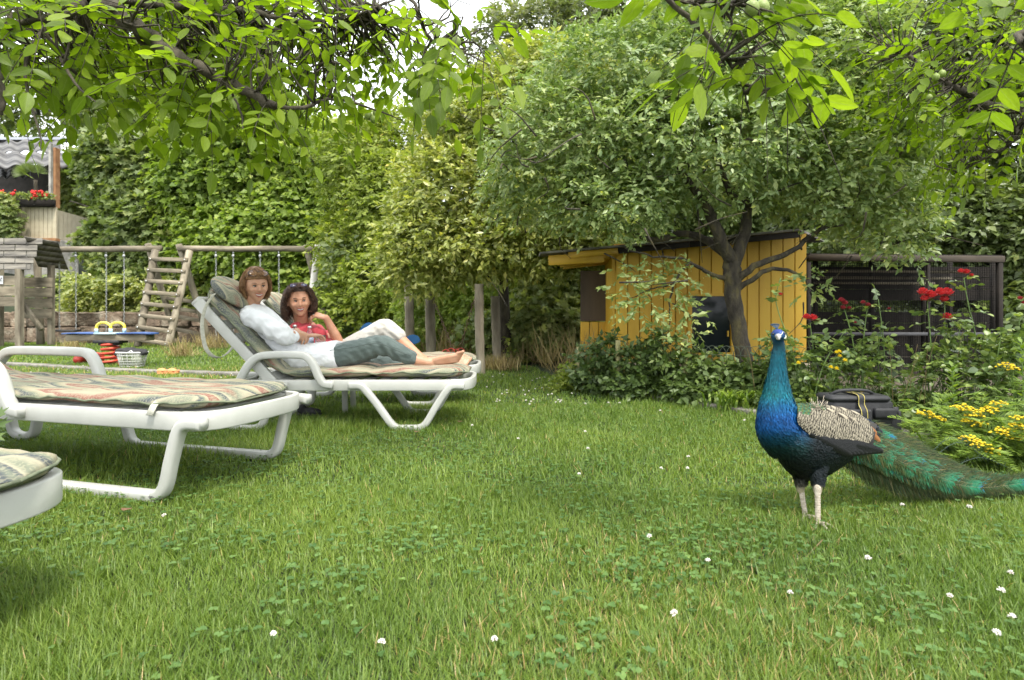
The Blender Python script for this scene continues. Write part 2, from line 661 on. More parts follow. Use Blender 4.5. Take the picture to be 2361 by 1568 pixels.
def build_grass():
    T = np.array([(-.5, 0, 0), (.5, 0, 0), (-.36, .5, .10), (.36, .5, .10), (0, 1, .36)])
    TF = np.array([(0, 1, 3), (0, 3, 2), (2, 3, 4)])
    Vs, Fs, Rs = [], [], []
    n0 = 0
    for d0, d1, n, h, wd in ((.85, 1.5, 68000, .036, .0024), (1.5, 2.4, 100000, .036, .0030), (2.4, 4.6, 150000, .038, .0044), (4.6, 8, 88000, .042, .008), (8, 13.7, 70000, .048, .015)):
        d = np.sqrt(d0 ** 2 + (d1 ** 2 - d0 ** 2) * rng.random(n))
        x = (rng.random(n) * 2 - 1) * (d * 0.93 + .15)
        ok = d < db(x) + rng.normal(0, .05, n)
        x, d = x[ok], d[ok]
        n = len(x)
        p = np.stack([x, d, 0 * x], -1)
        patch = nz(p, 1.6, 2) * .6 + nz(p, 5.0, 5) * .4
        tall = nz(p, 3.2, 9)
        hh = h * (1 + .45 * tall) * rng.uniform(.45, 1.25, n)
        hh *= np.where(rng.random(n) < .02, 1.7, 1)
        for fx, fy, fr_, fa_ in ((-.66, 3.56, .38, 1.3), (-.66, 4.1, .35, .9), (-1.55, 2.28, .5, .55), (-1.9, 2.95, .5, .9), (1.09, 1.98, .10, .5), (-1.25, 3.6, .35, .8)):
            hh *= 1 + fa_ * np.exp(-(((x - fx) / fr_) ** 2 + ((d - fy) / .16) ** 2))
        ang = rng.random(n) * 2 * PI
        lean = rng.uniform(.1, 1.5, n)
        S = np.stack([np.cos(ang), np.sin(ang), 0 * ang], -1)
        B = np.stack([-np.sin(ang), np.cos(ang), 0 * ang], -1)
        U = np.stack([0 * ang, 0 * ang, 1 + 0 * ang], -1) + B * (lean * .6)[:, None]
        U = unit(U)
        wd_ = wd * rng.uniform(.6, 1.4, n)
        V = p[:, None] + S[:, None] * (T[None, :, 0:1] * wd_[:, None, None]) + U[:, None] * (T[None, :, 1:2] * hh[:, None, None]) + B[:, None] * (T[None, :, 2:3] * (hh * lean)[:, None, None])
        V[:, :, 2] -= .005
        rnd = np.clip(.45 + .27 * patch + rng.normal(0, .13, n), 0.02, .86)
        dry = rng.random(n) < np.clip(.010 + .07 * smooth01(nz(p, 1.1, 14), .45, .9) + .12 * ((d > 6.3) & (d < 7.6) & (x < -2)), 0, .5)
        rnd[dry] = rng.uniform(.9, 1, dry.sum())
        F = (TF[None] + (np.arange(n) * 5)[:, None, None]).reshape(-1, 3) + n0
        n0 += n * 5
        Vs.append(V.reshape(-1, 3)); Fs.append(F); Rs.append(np.repeat(rnd, 3))
    m = leafmat('grass_blade', [(0, (0.072, 0.148, 0.020)), (.35, (0.136, 0.220, 0.037)), (.6, (0.216, 0.301, 0.052)), (.86, (0.319, 0.401, 0.080)), (.9, (0.512, 0.361, 0.155)), (1, (0.671, 0.467, 0.233))], transl=.42, rough=.42, spec=.45, tboost=(1.1, 1.15, .6))
    o = npobj('grass', np.vstack(Vs), np.vstack(Fs), m, rnd=np.concatenate(Rs), smooth=False)
    tag(o, 'short green lawn grass with drier patches', kind='stuff')
    # clover leaves in patches
    m2 = leafmat('clover_leaf', [(0, (0.060, 0.130, 0.032)), (.5, (0.100, 0.185, 0.048)), (.9, (0.140, 0.235, 0.062)), (1, (0.19, 0.29, 0.07))], transl=.35, rough=.5, spec=.35)
    Vs, Fs, Rs, n0 = [], [], [], 0
    for d0, d1, n, tm, sz in ((.85, 1.9, 4200, LEAF8, .0115), (1.9, 3.6, 7500, LEAF8, .0105), (3.6, 7.5, 8000, LEAF4, .013)):
        d = np.sqrt(d0 ** 2 + (d1 ** 2 - d0 ** 2) * rng.random(n))
        x = (rng.random(n) * 2 - 1) * (d * 0.93 + .1)
        p = np.stack([x, d, 0 * x], -1)
        keep = (nz(p, 2.2, 21) + .5 * nz(p, 6, 4) + rng.normal(0, .25, n) + .25 * (x > 0.3) > .12) & (d < db(x))
        p = p[keep]
        n = len(p)
        p[:, 2] = rng.uniform(.012, .034, n)
        a0 = rng.random(n) * 2 * PI
        tilt = rvec(n, .28)
        pr = rng.random(n) * .9 + .1 * rng.random(n)
        for k in range(3):
            a = a0 + k * 2 * PI / 3
            D = np.stack([np.cos(a), np.sin(a), 0.1 + 0 * a], -1) + tilt * .5
            N = np.stack([0 * a, 0 * a, 1 + 0 * a], -1) + tilt
            L = sz * rng.uniform(.7, 1.3, n)
            V, F = leaves(p, D, N, L, L * .98, tm)
            Vs.append(V); Fs.append(F + n0); n0 += len(V)
            Rs.append(np.repeat(np.clip(pr + rng.normal(0, .05, n), 0, 1), len(tm[1])))
    o = npobj('clover_leaves', np.vstack(Vs), np.vstack(Fs), m2, rnd=np.concatenate(Rs))
    tag(o, 'trefoil clover leaves spread through the lawn', kind='stuff')


build_grass()

white_petal = mat('clover_petal', (0.640, 0.608, 0.544), (0.496, 0.400, 0.336), 60, .7, lo=.5, hi=.75)
stem_green = mat('green_stem', (0.10, 0.17, 0.04), (0.16, 0.24, 0.06), 30, .6)


def clover_flower(loc, s, label, grp):
    t = thing('clover_flower', loc, label, 'flower', grp)
    h = .045 * s
    mb = MB()
    mb.tube([(0, 0, -.005), (.002, 0, h * .5), (0, 0, h)], .0011 * s, 4)
    mb.build('stem', stem_green, None).parent = t
    pet = MB()
    rr = random.Random(int(loc[0] * 1000) + int(loc[1] * 77))
    for k in range(26):
        u = rr.random() * 2 * PI
        v = rr.uniform(-.2, 1)
        dv = Vector((math.cos(u) * math.sqrt(1 - v * v), math.sin(u) * math.sqrt(1 - v * v), v))
        c = Vector((0, 0, h + .004 * s))
        pet.tube([c + dv * .002 * s, c + dv * .0075 * s, c + dv * .0105 * s], [.0012 * s, .0022 * s, .0006 * s], 4)
    pet.build('flower_head', white_petal, None).parent = t
    return t


def lawn_flowers():
    near = [(1497, 1253, 'beside the middle of the lawn, alone in short grass'), (1632, 1310, 'small one left of the dry stalk in the lawn'), (2002, 1310, 'in front of the peacock feet, on clover'),
            (2190, 1395, 'pair of heads in the near clover at the right'), (2308, 1388, 'big tuft in the clover below the tail'), (2333, 1450, 'the biggest round head in the near corner'),
            (2330, 1338, 'near the edge of the lawn under the train end'), (2235, 1183, 'close in front of the train on green clover'), (630, 1487, 'in the near grass towards the loungers'),
            (880, 1514, 'double head low in the near grass'), (1140, 1500, 'small head low in the middle of the near grass'), (1822, 1388, 'little one in thick clover'),
            (2298, 1490, 'pinkish small head beside the biggest one'), (1555, 1450, 'half opened head in the near middle'), (378, 1200, 'below the empty near lounger'), (2080, 1175, 'under the hanging tail feathers')]
    for U, V, t in near:
        g = G(U, V + 14)
        clover_flower((g.x, g.y, 0), 0.75 + .3 * random.random(), 'white clover flower ' + t, 'white clover flowers standing out in the near lawn')
    n = 0
    while n < 80:
        r = random.random()
        if r < .55:
            U, V = random.gauss(1260, 90), random.uniform(868, 945)
        elif r < .86:
            U, V = random.uniform(60, 560), random.uniform(850, 885)
        else:
            U, V = random.uniform(1000, 1750), random.uniform(900, 1130)
        g = G(U, V)
        if g.y > db(g.x) - .05: continue
        clover_flower((g.x, g.y, 0), .85, 'tiny white clover flower scattered far out in the lawn', 'tiny white clover flowers of the far lawn')
        n += 1


lawn_flowers()

# ---------------------------------------------------------------- woody plants
bark_dark = mat('dark_bark', (0.030, 0.024, 0.017), (0.095, 0.080, 0.055), 14, .95, 0.9, 45, stretch=(1, 1, .3), bdist=.02)
bark_plum = mat('lichen_bark', (0.030, 0.024, 0.018), (0.115, 0.095, 0.045), 16, .95, 1.0, 50, stretch=(1, 1, .4), bdist=.02, c3=(0.060, 0.050, 0.036))
G1 = [(0, (0.030, 0.066, 0.014)), (.5, (0.062, 0.118, 0.024)), (.9, (0.115, 0.190, 0.036)), (1, (0.17, 0.24, 0.05))]
m_maple = leafmat('maple_leaf', [(0, (0.095, 0.143, 0.052)), (.5, (0.204, 0.260, 0.087)), (1, (0.411, 0.423, 0.148))], .42, .5)
m_hazel = leafmat('hazel_leaf', [(0, (0.118, 0.192, 0.041)), (.5, (0.248, 0.334, 0.067)), (1, (0.497, 0.555, 0.124))], .45, .5)
m_elder = leafmat('elder_leaf', [(0, (0.131, 0.180, 0.032)), (.5, (0.242, 0.303, 0.050)), (.9, (0.409, 0.443, 0.088)), (1, (0.669, 0.507, 0.116))], .42, .55)
m_plum = leafmat('plum_leaf', [(0, (0.104, 0.171, 0.067)), (.45, (0.215, 0.300, 0.109)), (.9, (0.406, 0.456, 0.166)), (.985, (0.599, 0.599, 0.186)), (.99, (0.748, 0.766, 0.186)), (1, (0.748, 0.766, 0.220))], .32, .42, .5)
m_fruit = leafmat('fruit_leaf', [(0, (0.157, 0.203, 0.060)), (.5, (0.314, 0.358, 0.098)), (.93, (0.586, 0.551, 0.166)), (.99, (0.850, 0.742, 0.235)), (.995, (0.850, 0.782, 0.200)), (1, (0.850, 0.782, 0.200))], .36, .38, .7)
m_far = leafmat('far_leaf', [(0, (0.096, 0.127, 0.058)), (.5, (0.168, 0.198, 0.091)), (1, (0.300, 0.286, 0.143))], .45, .6)
m_ivy = leafmat('dark_leaf', [(0, (0.059, 0.088, 0.024)), (.6, (0.132, 0.176, 0.053)), (1, (0.289, 0.312, 0.094))], .3, .45)
m_wal = leafmat('walnut_leaf', [(0, (0.110, 0.176, 0.010)), (.5, (0.178, 0.267, 0.015)), (1, (0.272, 0.365, 0.023))], .58, .5, .3)
m_wal_obj = leafmat('walnut_leaf_single', [(0, (0.110, 0.176, 0.012)), (.5, (0.178, 0.267, 0.018)), (1, (0.265, 0.357, 0.025))], .55, .45, .35, use_obj=True)
m_rose = leafmat('rose_leaf', [(0, (0.091, 0.145, 0.034)), (.5, (0.171, 0.239, 0.055)), (1, (0.302, 0.366, 0.085))], .25, .42, .7)
m_nettle = leafmat('nettle_leaf', [(0, (0.047, 0.085, 0.022)), (.6, (0.105, 0.159, 0.038)), (1, (0.195, 0.253, 0.058))], .25, .5, .5)
m_tansy = leafmat('tansy_leaf', [(0, (0.088, 0.155, 0.023)), (.5, (0.166, 0.256, 0.034)), (1, (0.298, 0.388, 0.057))], .35, .5, .5)
m_straw = leafmat('dry_grass', [(0, (0.20, 0.15, 0.07)), (.5, (0.36, 0.28, 0.14)), (1, (0.50, 0.41, 0.22))], .3, .7, .3)


def crown_mesh(blobs, dens, K, tl, L, Wr, seed, tmpl=LEAF4, front=.72, droop=.25, inner=.5, lift=.15, jit=.35):
    C, N = blob_points(blobs, dens, front, seed, inner)
    D = N * .8 + rvec(len(C), .45)
    D[:, 2] += lift
    c, dd, nn, Ls, Ws, per = sprays(C, D, K, tl, L, Wr, droop, jit=jit)
    nn += np.repeat(N, K, 0) * .5
    V, F = leaves(c, dd, nn, Ls, Ws, tmpl)
    patch = .5 + .22 * nz(C, 1.3, seed)
    r = np.clip(np.repeat(patch, K) + .10 * (per - .5) + rng.normal(0, .14, len(c)), 0, .985)
    odd = rng.random(len(r)) < .004
    r[odd] = 1.0
    return V, F, np.repeat(r, len(tmpl[1])), C, D, tl


def limbs(mb, base, blobs, r0, rr, n_twig=5):
    """limbs from the top of the trunk into every blob, with side branches"""
    for (U, V, d, ru, rv, rd) in blobs:
        c = np.array(P(U, V, d))
        b = np.array(base)
        mid = b * .5 + c * .5 + np.array([rr.uniform(-.2, .2), rr.uniform(-.2, .2), rr.uniform(0, .3)]) * np.linalg.norm(c - b) * .4
        q = spline([b, mid, c], 12)
        q[1:-1] += rng.normal(0, .015 * np.linalg.norm(c - b), (10, 3))
        rad = np.linspace(r0 * .6, r0 * .15, 12)
        mb.tube(q, rad, 7)
        s = np.array([ru * d / FX, rd, rv * d / FX])
        for k in range(n_twig):
            j = rr.randint(5, 11)
            e = c + unit(rng.normal(0, 1, 3)) * s * rr.uniform(.6, .95)
            m2 = (q[j] + e) / 2 + rng.normal(0, .08, 3) * np.linalg.norm(e - q[j])
            mb.tube(spline([q[j], m2, e], 8), np.linspace(rad[j] * .6, r0 * .04, 8), 5)


def tree(name, label, cat, m, blobs, dens, K, tl, L, Wr, base, r0, seed, group=None, bark=None, tmpl=LEAF4, **kw):
    rr = random.Random(seed)
    t = thing(name, (base[0], base[1], base[2]), label, cat, group)
    V, F, r, C, D, _ = crown_mesh(blobs, dens, K, tl, L, Wr, seed, tmpl, **kw)
    npobj('crown', V, F, m, t, rnd=r)
    mb = MB()
    cs = np.array([P(*b[:3]) for b in blobs])
    low = cs[np.argmin(cs[:, 2])]
    top = np.array([cs[:, 0].mean() * .5 + base[0] * .5, cs[:, 1].mean() * .5 + base[1] * .5, base[2] + (low[2] - base[2]) * .75 + .2])
    q = spline([base, (np.array(base) + top) / 2 + rng.normal(0, .04, 3) * np.linalg.norm(top - np.array(base)), top], 14)
    mb.tube(q, np.linspace(r0 * 1.15, r0 * .75, 14), 10)
    limbs(mb, top, blobs, r0, rr)
    mb.build('trunk', bark or bark_dark, t)
    return t


def far_trees():
    g = 'tall trees rising behind the garden'
    tree('tall_tree', 'tall pale green tree against the white sky in the gap', 'tree', m_far,
         [(1280, 110, 26, 200, 110, 2.5), (1420, 40, 27, 170, 110, 2.5), (1170, 230, 25, 110, 70, 2), (1500, 160, 26, 160, 120, 2.5), (1340, 260, 25, 230, 110, 2.5)], 14, 9, .5, .20, .55, (3.2, 26, 4.5), .35, 31, g)
    tree('tall_tree', 'tall dark tree behind the maple on the far left', 'tree', m_maple,
         [(60, 235, 27, 150, 75, 1.8), (310, 110, 21, 110, 120, 2), (390, 260, 20, 150, 130, 2), (300, 280, 20, 100, 100, 1.5), (480, 160, 21, 130, 150, 2)], 22, 9, .45, .17, .6, (-12.5, 21, 3), .3, 32, g)
    tree('tall_tree', 'broad green tree standing behind the orange-yellow hut', 'tree', m_maple,
         [(1650, 200, 17, 250, 150, 2), (1900, 330, 15, 200, 160, 1.8), (1500, 430, 14.5, 260, 130, 1.6), (1750, 430, 14, 240, 130, 1.5), (1350, 520, 14, 170, 110, 1.2), (1900, 120, 16, 220, 150, 2), (2020, 480, 13, 150, 130, 1.4)], 30, 9, .4, .15, .6, (6.5, 15.5, .2), .3, 33, g)
    tree('tall_tree', 'dark tree filling the corner above the wire aviary', 'tree', m_ivy,
         [(2260, 330, 11.5, 240, 170, 1.5), (2380, 560, 10, 160, 150, 1.2), (2120, 200, 12, 200, 170, 1.6), (2340, 90, 12, 200, 150, 1.6), (2180, 520, 10.5, 160, 110, 1.0), (2450, 760, 9, 170, 120, .8), (2010, 560, 10.6, 110, 60, .7)], 60, 9, .3, .12, .6, (9.8, 11.5, .1), .25, 34, g)


def mid_trees():
    tree('maple_tree', 'spreading maple with lobed leaves beside the cream terrace', 'tree', m_maple,
         [(310, 400, 16.5, 100, 70, 1.1), (370, 380, 16, 140, 110, 1.2), (290, 560, 16.2, 80, 50, .8), (205, 452, 22.5, 60, 60, .8), (420, 500, 15.8, 170, 110, 1.1), (370, 640, 15.8, 120, 90, .8), (520, 610, 15.6, 150, 110, .9)], 58, 9, .34, .15, .85, (-9.6, 15.3, .4), .16, 41, tmpl=LEAFM)
    tree('hazel_tree', 'bright green hazel bush high behind the right swing frame', 'bush', m_hazel,
         [(520, 420, 15.4, 150, 130, 1.3), (640, 380, 15.2, 170, 120, 1.3), (700, 520, 14.9, 170, 130, 1.1), (600, 560, 14.9, 170, 110, 1.1), (720, 660, 14.7, 120, 100, .9), (560, 310, 15.5, 170, 110, 1.2), (800, 420, 15.0, 110, 120, 1.0)], 60, 9, .34, .13, .8, (-6.4, 14.2, 0), .14, 42)
    tree('elder_tree', 'loose yellow-green elder bush between hazel and plum tree', 'bush', m_elder,
         [(840, 380, 12, 110, 110, .9), (900, 480, 11.5, 110, 120, .9), (830, 560, 12, 90, 100, .8), (880, 650, 11, 90, 90, .7), (960, 340, 12.5, 140, 90, .9), (820, 720, 11.2, 100, 70, .6)], 75, 9, .26, .095, .5, (-3.2, 12, 0), .09, 43)
    tree('vine_shrub', 'pale green leafy climber growing behind the four posts', 'bush', m_hazel,
         [(1020, 650, 9.6, 110, 70, .5), (1130, 700, 9.4, 120, 80, .5), (1230, 690, 9.4, 110, 80, .5), (1000, 740, 9.6, 90, 60, .4), (1290, 620, 9.8, 100, 90, .5)], 110, 9, .2, .085, .5, (-.8, 9.7, 0), .05, 44)
    tree('sycamore_shrub', 'grey-green sycamore bush left of the hut wall', 'bush', m_maple,
         [(1290, 650, 8.7, 90, 60, .4), (1270, 740, 8.4, 110, 70, .4), (1180, 770, 8.6, 110, 50, .4), (1330, 600, 9, 80, 60, .4)], 120, 8, .2, .09, .85, (.9, 8.8, 0), .04, 45, tmpl=LEAFM)
    # fruit tree at the back, left of the hut
    tree('fruit_tree', 'fruit tree with light glossy leaves, trunk hidden, left of the plum tree', 'tree', m_fruit,
         [(1090, 450, 7.6, 190, 110, .9), (1010, 550, 7.4, 130, 90, .6), (1180, 330, 7.8, 230, 130, 1.0), (1160, 560, 7.2, 170, 70, .5), (1330, 220, 7.6, 220, 110, .9), (1280, 500, 7.0, 150, 90, .5), (960, 610, 7.3, 80, 60, .4), (1100, 270, 8.2, 100, 60, .6), (1300, 570, 6.9, 100, 50, .3)], 150, 10, .2, .082, .42, (-.1, 8.3, 0), .09, 46, inner=.55)


def hedges():
    """leafy mass along the foot of the bank and behind the hut"""
    def band(name, label, m, U0, U1, V0, V1, dd, dens, L, seed, K=9, tl=.3, tm=LEAF4, ztop=None):
        n = int(dens)
        U = rng.uniform(U0, U1, n)
        V = rng.uniform(V0, V1, n)
        d = dd + .7 * nz(np.stack([U / 130., V / 110., 0 * U], -1), 1.0, seed) + rng.uniform(-.25, .25, n)
        C = np.stack([(U - 1180.5) / FX * d, d, HC - (V - 720) / FX * d], -1)
        C = C[(C[:, 2] > .03) & ~((U < 215) & (V < 640))]
        D = rvec(len(C), .7) + np.array([0, -.8, .1])
        c, dr, nn, Ls, Ws, per = sprays(C, D, K, tl, L, .62, .25)
        nn[:, 1] -= .4
        Vv, F = leaves(c, dr, nn, Ls, Ws, tm)
        r = np.clip(np.repeat(.5 + .25 * nz(C, 1.1, seed), K) + rng.normal(0, .15, len(c)), 0, 1)
        tag(npobj(name, Vv, F, m, rnd=np.repeat(r, len(tm[1]))), label, kind='stuff')
    band('undergrowth', 'leafy undergrowth along the foot of the bank', m_maple, 60, 1500, 520, 765, 15.6, 3600, .15, 51)
    band('undergrowth', 'dark undergrowth behind the posts and hut', m_ivy, 760, 2500, 560, 850, 11.2, 4200, .12, 52)
    band('undergrowth', 'tall weeds standing in front of the low stone wall', m_fruit, 150, 560, 640, 735, 14.8, 900, .11, 53, tl=.35)
    band('hedge_foliage', 'brambles closing the lawn behind the posts', m_elder, 1150, 1345, 690, 835, 8.5, 520, .06, 54, tl=.2)
    # brown brush and dead stalks under the shrubs
    n = 1500
    x = np.concatenate([rng.uniform(-2.6, 1.1, n), rng.uniform(-9, -3, n // 2)])
    y = db(x) + rng.uniform(.15, 1.2, len(x)) + (x < -3) * .9
    h = rng.uniform(.2, .75, len(x))
    C = np.stack([x, y, 0 * x], -1)
    D = rvec(len(x), .35) + np.array([0, 0, 1.0])
    V, F = leaves(C, D, rvec(len(x)), h, np.full(len(x), .012), LEAF4)
    tag(npobj('dry_grass', V, F, m_straw, rnd=np.repeat(rng.random(len(x)) * .5, 2)), 'dead brown stalks under the bushes', kind='stuff')


far_trees()
mid_trees()
hedges()


def plum():
    t = thing('plum_tree', P(1722, 905, 4.9), 'forked plum tree with lichen on its bark, in front of the hut', 'tree')
    d = 4.9
    def path(pts, n=14):
        return spline([(*P(u, v, dd), r) for u, v, dd, r in pts], n)
    mb = MB()
    def limb(pts, n=16, seg=10):
        q = path(pts, n)
        q[1:-1, :3] += rng.normal(0, .006, (n - 2, 3))
        mb.tube(q[:, :3], q[:, 3], seg)
    limb([(1726, 915, d, .085), (1718, 840, d, .072), (1704, 760, d, .066), (1690, 680, d, .068), (1688, 620, d, .075), (1690, 590, d, .07)], 24, 14)
    limb([(1690, 610, d, .06), (1665, 560, d - .1, .052), (1640, 500, d - .15, .045), (1622, 462, d - .2, .036), (1560, 380, d - .3, .025), (1500, 250, d - .3, .014)])
    limb([(1690, 610, d, .058), (1708, 560, d, .054), (1720, 500, d + .05, .045), (1732, 450, d + .1, .036), (1790, 380, d + .2, .024), (1850, 220, d + .3, .012)])
    limb([(1728, 470, d, .034), (1690, 450, d, .03), (1660, 380, d, .02), (1640, 240, d, .012)])
    limb([(1682, 590, d, .042), (1640, 560, d + .05, .035), (1580, 538, d + .1, .030), (1510, 552, d + .1, .026), (1440, 530, d + .1, .020), (1380, 480, d + .2, .014), (1250, 450, d + .2, .008)], 22)
    limb([(1690, 650, d, .034), (1740, 612, d - .1, .028), (1800, 590, d - .1, .024), (1850, 560, d - .1, .02), (1930, 510, d - .1, .015), (2040, 470, d - .1, .008)], 22)
    limb([(1694, 672, d, .026), (1740, 640, d - .1, .022), (1790, 618, d - .15, .017), (1850, 640, d - .2, .010), (1870, 680, d - .2, .005)])
    limb([(1680, 645, d, .022), (1630, 628, d - .1, .017), (1580, 600, d - .15, .013), (1500, 590, d - .2, .008), (1440, 570, d - .2, .006)])
    limb([(1590, 604, d - .15, .011), (1556, 650, d - .2, .010), (1545, 710, d - .2, .007), (1540, 770, d - .2, .004)])
    limb([(1560, 650, d - .2, .007), (1500, 668, d - .2, .005), (1450, 690, d - .2, .003)])
    limb([(1550, 700, d - .2, .006), (1590, 730, d - .2, .004), (1600, 780, d - .2, .002)])
    limb([(1300, 330, d + .6, .04), (1380, 318, d + .5, .036), (1430, 330, d + .4, .03), (1520, 300, d + .3, .02)])
    for k in range(120):
        U, V = random.uniform(1150, 2120), random.gauss(390, 120)
        dd = random.uniform(4.2, 5.6)
        a = np.array(P(U, V, dd))
        e = a + rng.normal(0, .22, 3)
        mb.tube(spline([a, (a + e) / 2 + rng.normal(0, .04, 3), e], 6), np.linspace(.008, .002, 6), 5)
    mb.build('trunk', bark_plum, t)
    blobs = [(1650, 330, 4.9, 330, 150, .8), (1350, 330, 5.1, 230, 140, .7), (1930, 400, 4.9, 190, 130, .6), (1480, 200, 5.2, 270, 120, .8), (1800, 190, 5.1, 280, 130, .8), (1230, 430, 5.3, 120, 90, .4),
             (1420, 460, 4.8, 150, 80, .4), (2050, 500, 4.7, 80, 90, .35), (1700, 80, 5.3, 300, 90, .8), (2030, 280, 4.9, 110, 120, .5), (1950, 100, 5.2, 130, 90, .6)]
    V, F, r, C, D, _ = crown_mesh(blobs, 185, 9, .14, .051, .48, 61, inner=.5)
    low = [(1500, 690, 4.68, 75, 60, .12), (1590, 730, 4.7, 40, 70, .1), (1440, 640, 4.7, 50, 50, .1), (1560, 640, 4.7, 70, 40, .1), (1540, 790, 4.7, 40, 30, .08), (1860, 660, 4.65, 55, 30, .1), (2110, 590, 4.6, 30, 50, .1)]
    V2, F2, r2, *_ = crown_mesh(low, 70, 7, .12, .056, .46, 62, front=.5, inner=.1)
    V = np.vstack([V, V2]); F = np.vstack([F, F2 + len(V) - len(V2)])
    npobj('crown', V, F, m_plum, t, rnd=np.concatenate([r, r2]))


plum()


# ---------------------------------------------------------------- walnut trees with big single leaves
def vein(m):
    """pale midrib and side veins, in the leaf's own coordinates, with a few brown specks"""
    nt = m.node_tree
    b = nt.nodes["Principled BSDF"]
    tc = nt.nodes.new("ShaderNodeTexCoord"); sp = nt.nodes.new("ShaderNodeSeparateXYZ")
    nt.links.new(tc.outputs['Object'], sp.inputs[0])
    def M(op, a, b_=None):
        n = nt.nodes.new("ShaderNodeMath"); n.operation = op
        for i, q in enumerate((a, b_)):
            if q is None: continue
            if isinstance(q, (int, float)): n.inputs[i].default_value = q
            else: nt.links.new(q, n.inputs[i])
        return n.outputs[0]
    ax = M('ABSOLUTE', sp.outputs[0])
    mid = M('LESS_THAN', ax, .022)
    w = M('SINE', M('SUBTRACT', M('MULTIPLY', sp.outputs[1], 62.0), M('MULTIPLY', ax, 55.0)))
    side = M('MULTIPLY', M('GREATER_THAN', w, .86), .55)
    f = M('MULTIPLY', M('MAXIMUM', mid, side), .42)
    n = noise(nt, 5, 4)
    r = ramp(nt, [(.3, (.80, .80, .80)), (.6, (1, 1, 1)), (.74, (1, 1, 1)), (.78, (1.0, .62, .4))])
    nt.links.new(n.outputs['Fac'], r.inputs[0])
    for sock in (b.inputs['Base Color'], nt.nodes["Translucent BSDF"].inputs[0]):
        src = sock.links[0].from_socket
        x = nt.nodes.new("ShaderNodeMix"); x.data_type = 'RGBA'
        nt.links.new(f, x.inputs[0]); nt.links.new(src, x.inputs[6]); x.inputs[7].default_value = (.26, .32, .09, 1)
        y = nt.nodes.new("ShaderNodeMix"); y.data_type = 'RGBA'; y.blend_type = 'MULTIPLY'; y.inputs[0].default_value = 1
        nt.links.new(x.outputs[2], y.inputs[6]); nt.links.new(r.outputs[0], y.inputs[7])
        nt.links.new(y.outputs[2], sock)


vein(m_wal_obj)

def leaf_variants():
    out = []
    for s in range(5):
        rr = random.Random(900 + s)
        n = 7
        V, F = [], []
        fold, bend, tw = rr.uniform(.10, .22), rr.uniform(-.25, .05), rr.uniform(-.15, .15)
        for i in range(n):
            t = i / (n - 1)
            wd = .5 * math.sin(PI * t ** .8) ** .8 * (1 if i not in (0, n - 1) else 0) + .008
            z = bend * t * t
            wv = .02 * math.sin(7 * t + s)
            for q in (-1, -.5, 0, .5, 1):
                V.append((q * wd, t, z + fold * abs(q) * wd + wv * q + tw * q * wd * t))
        for i in range(n - 1):
            for j in range(4):
                a = i * 5 + j
                F.append((a, a + 1, a + 6, a + 5))
        V, F = np.array(V), np.array(F)
        out.append((V, F))
    return out


LV = leaf_variants()
LV_ME = []
for _v in LV:
    _m = npmesh('leaf', _v[0], _v[1])
    _m.materials.append(m_wal_obj)
    LV_ME.append(_m)


def compound(C, D, L, rr, n=7):
    """pinnate leaf: returns leaflet rows (base, direction, normal, length, width) and the stalk"""
    D = unit(np.array(D, dtype=float))
    side = unit(np.cross(D, np.array([0, 0, 1.0])) + rng.normal(0, .3, 3))
    up = np.cross(side, D)
    stalk = [C + D * (L * 2.9 * t) - np.array([0, 0, 1]) * L * .9 * t * t for t in np.linspace(0, 1, 5)]
    rows = []
    for k in range(n):
        if k == n - 1:
            b, dr, l = stalk[-1], unit(stalk[-1] - stalk[-2]), L * 1.15
        else:
            t = .38 + .52 * (k // 2) / (n // 2 - .5)
            b = C + D * (L * 2.9 * t) - np.array([0, 0, 1]) * L * .9 * t * t
            sgn = 1 if k % 2 else -1
            dr = side * sgn + D * .55 + np.array([0, 0, -.35])
            l = L * (.8 + .25 * (k // 2) / 3)
        dr = unit(dr + rng.normal(0, .13, 3))
        nn = up + rng.normal(0, .3, 3)
        l *= rr.uniform(.85, 1.15)
        rows.append((b, dr, nn, l, l * rr.uniform(.40, .49)))
    return rows, stalk


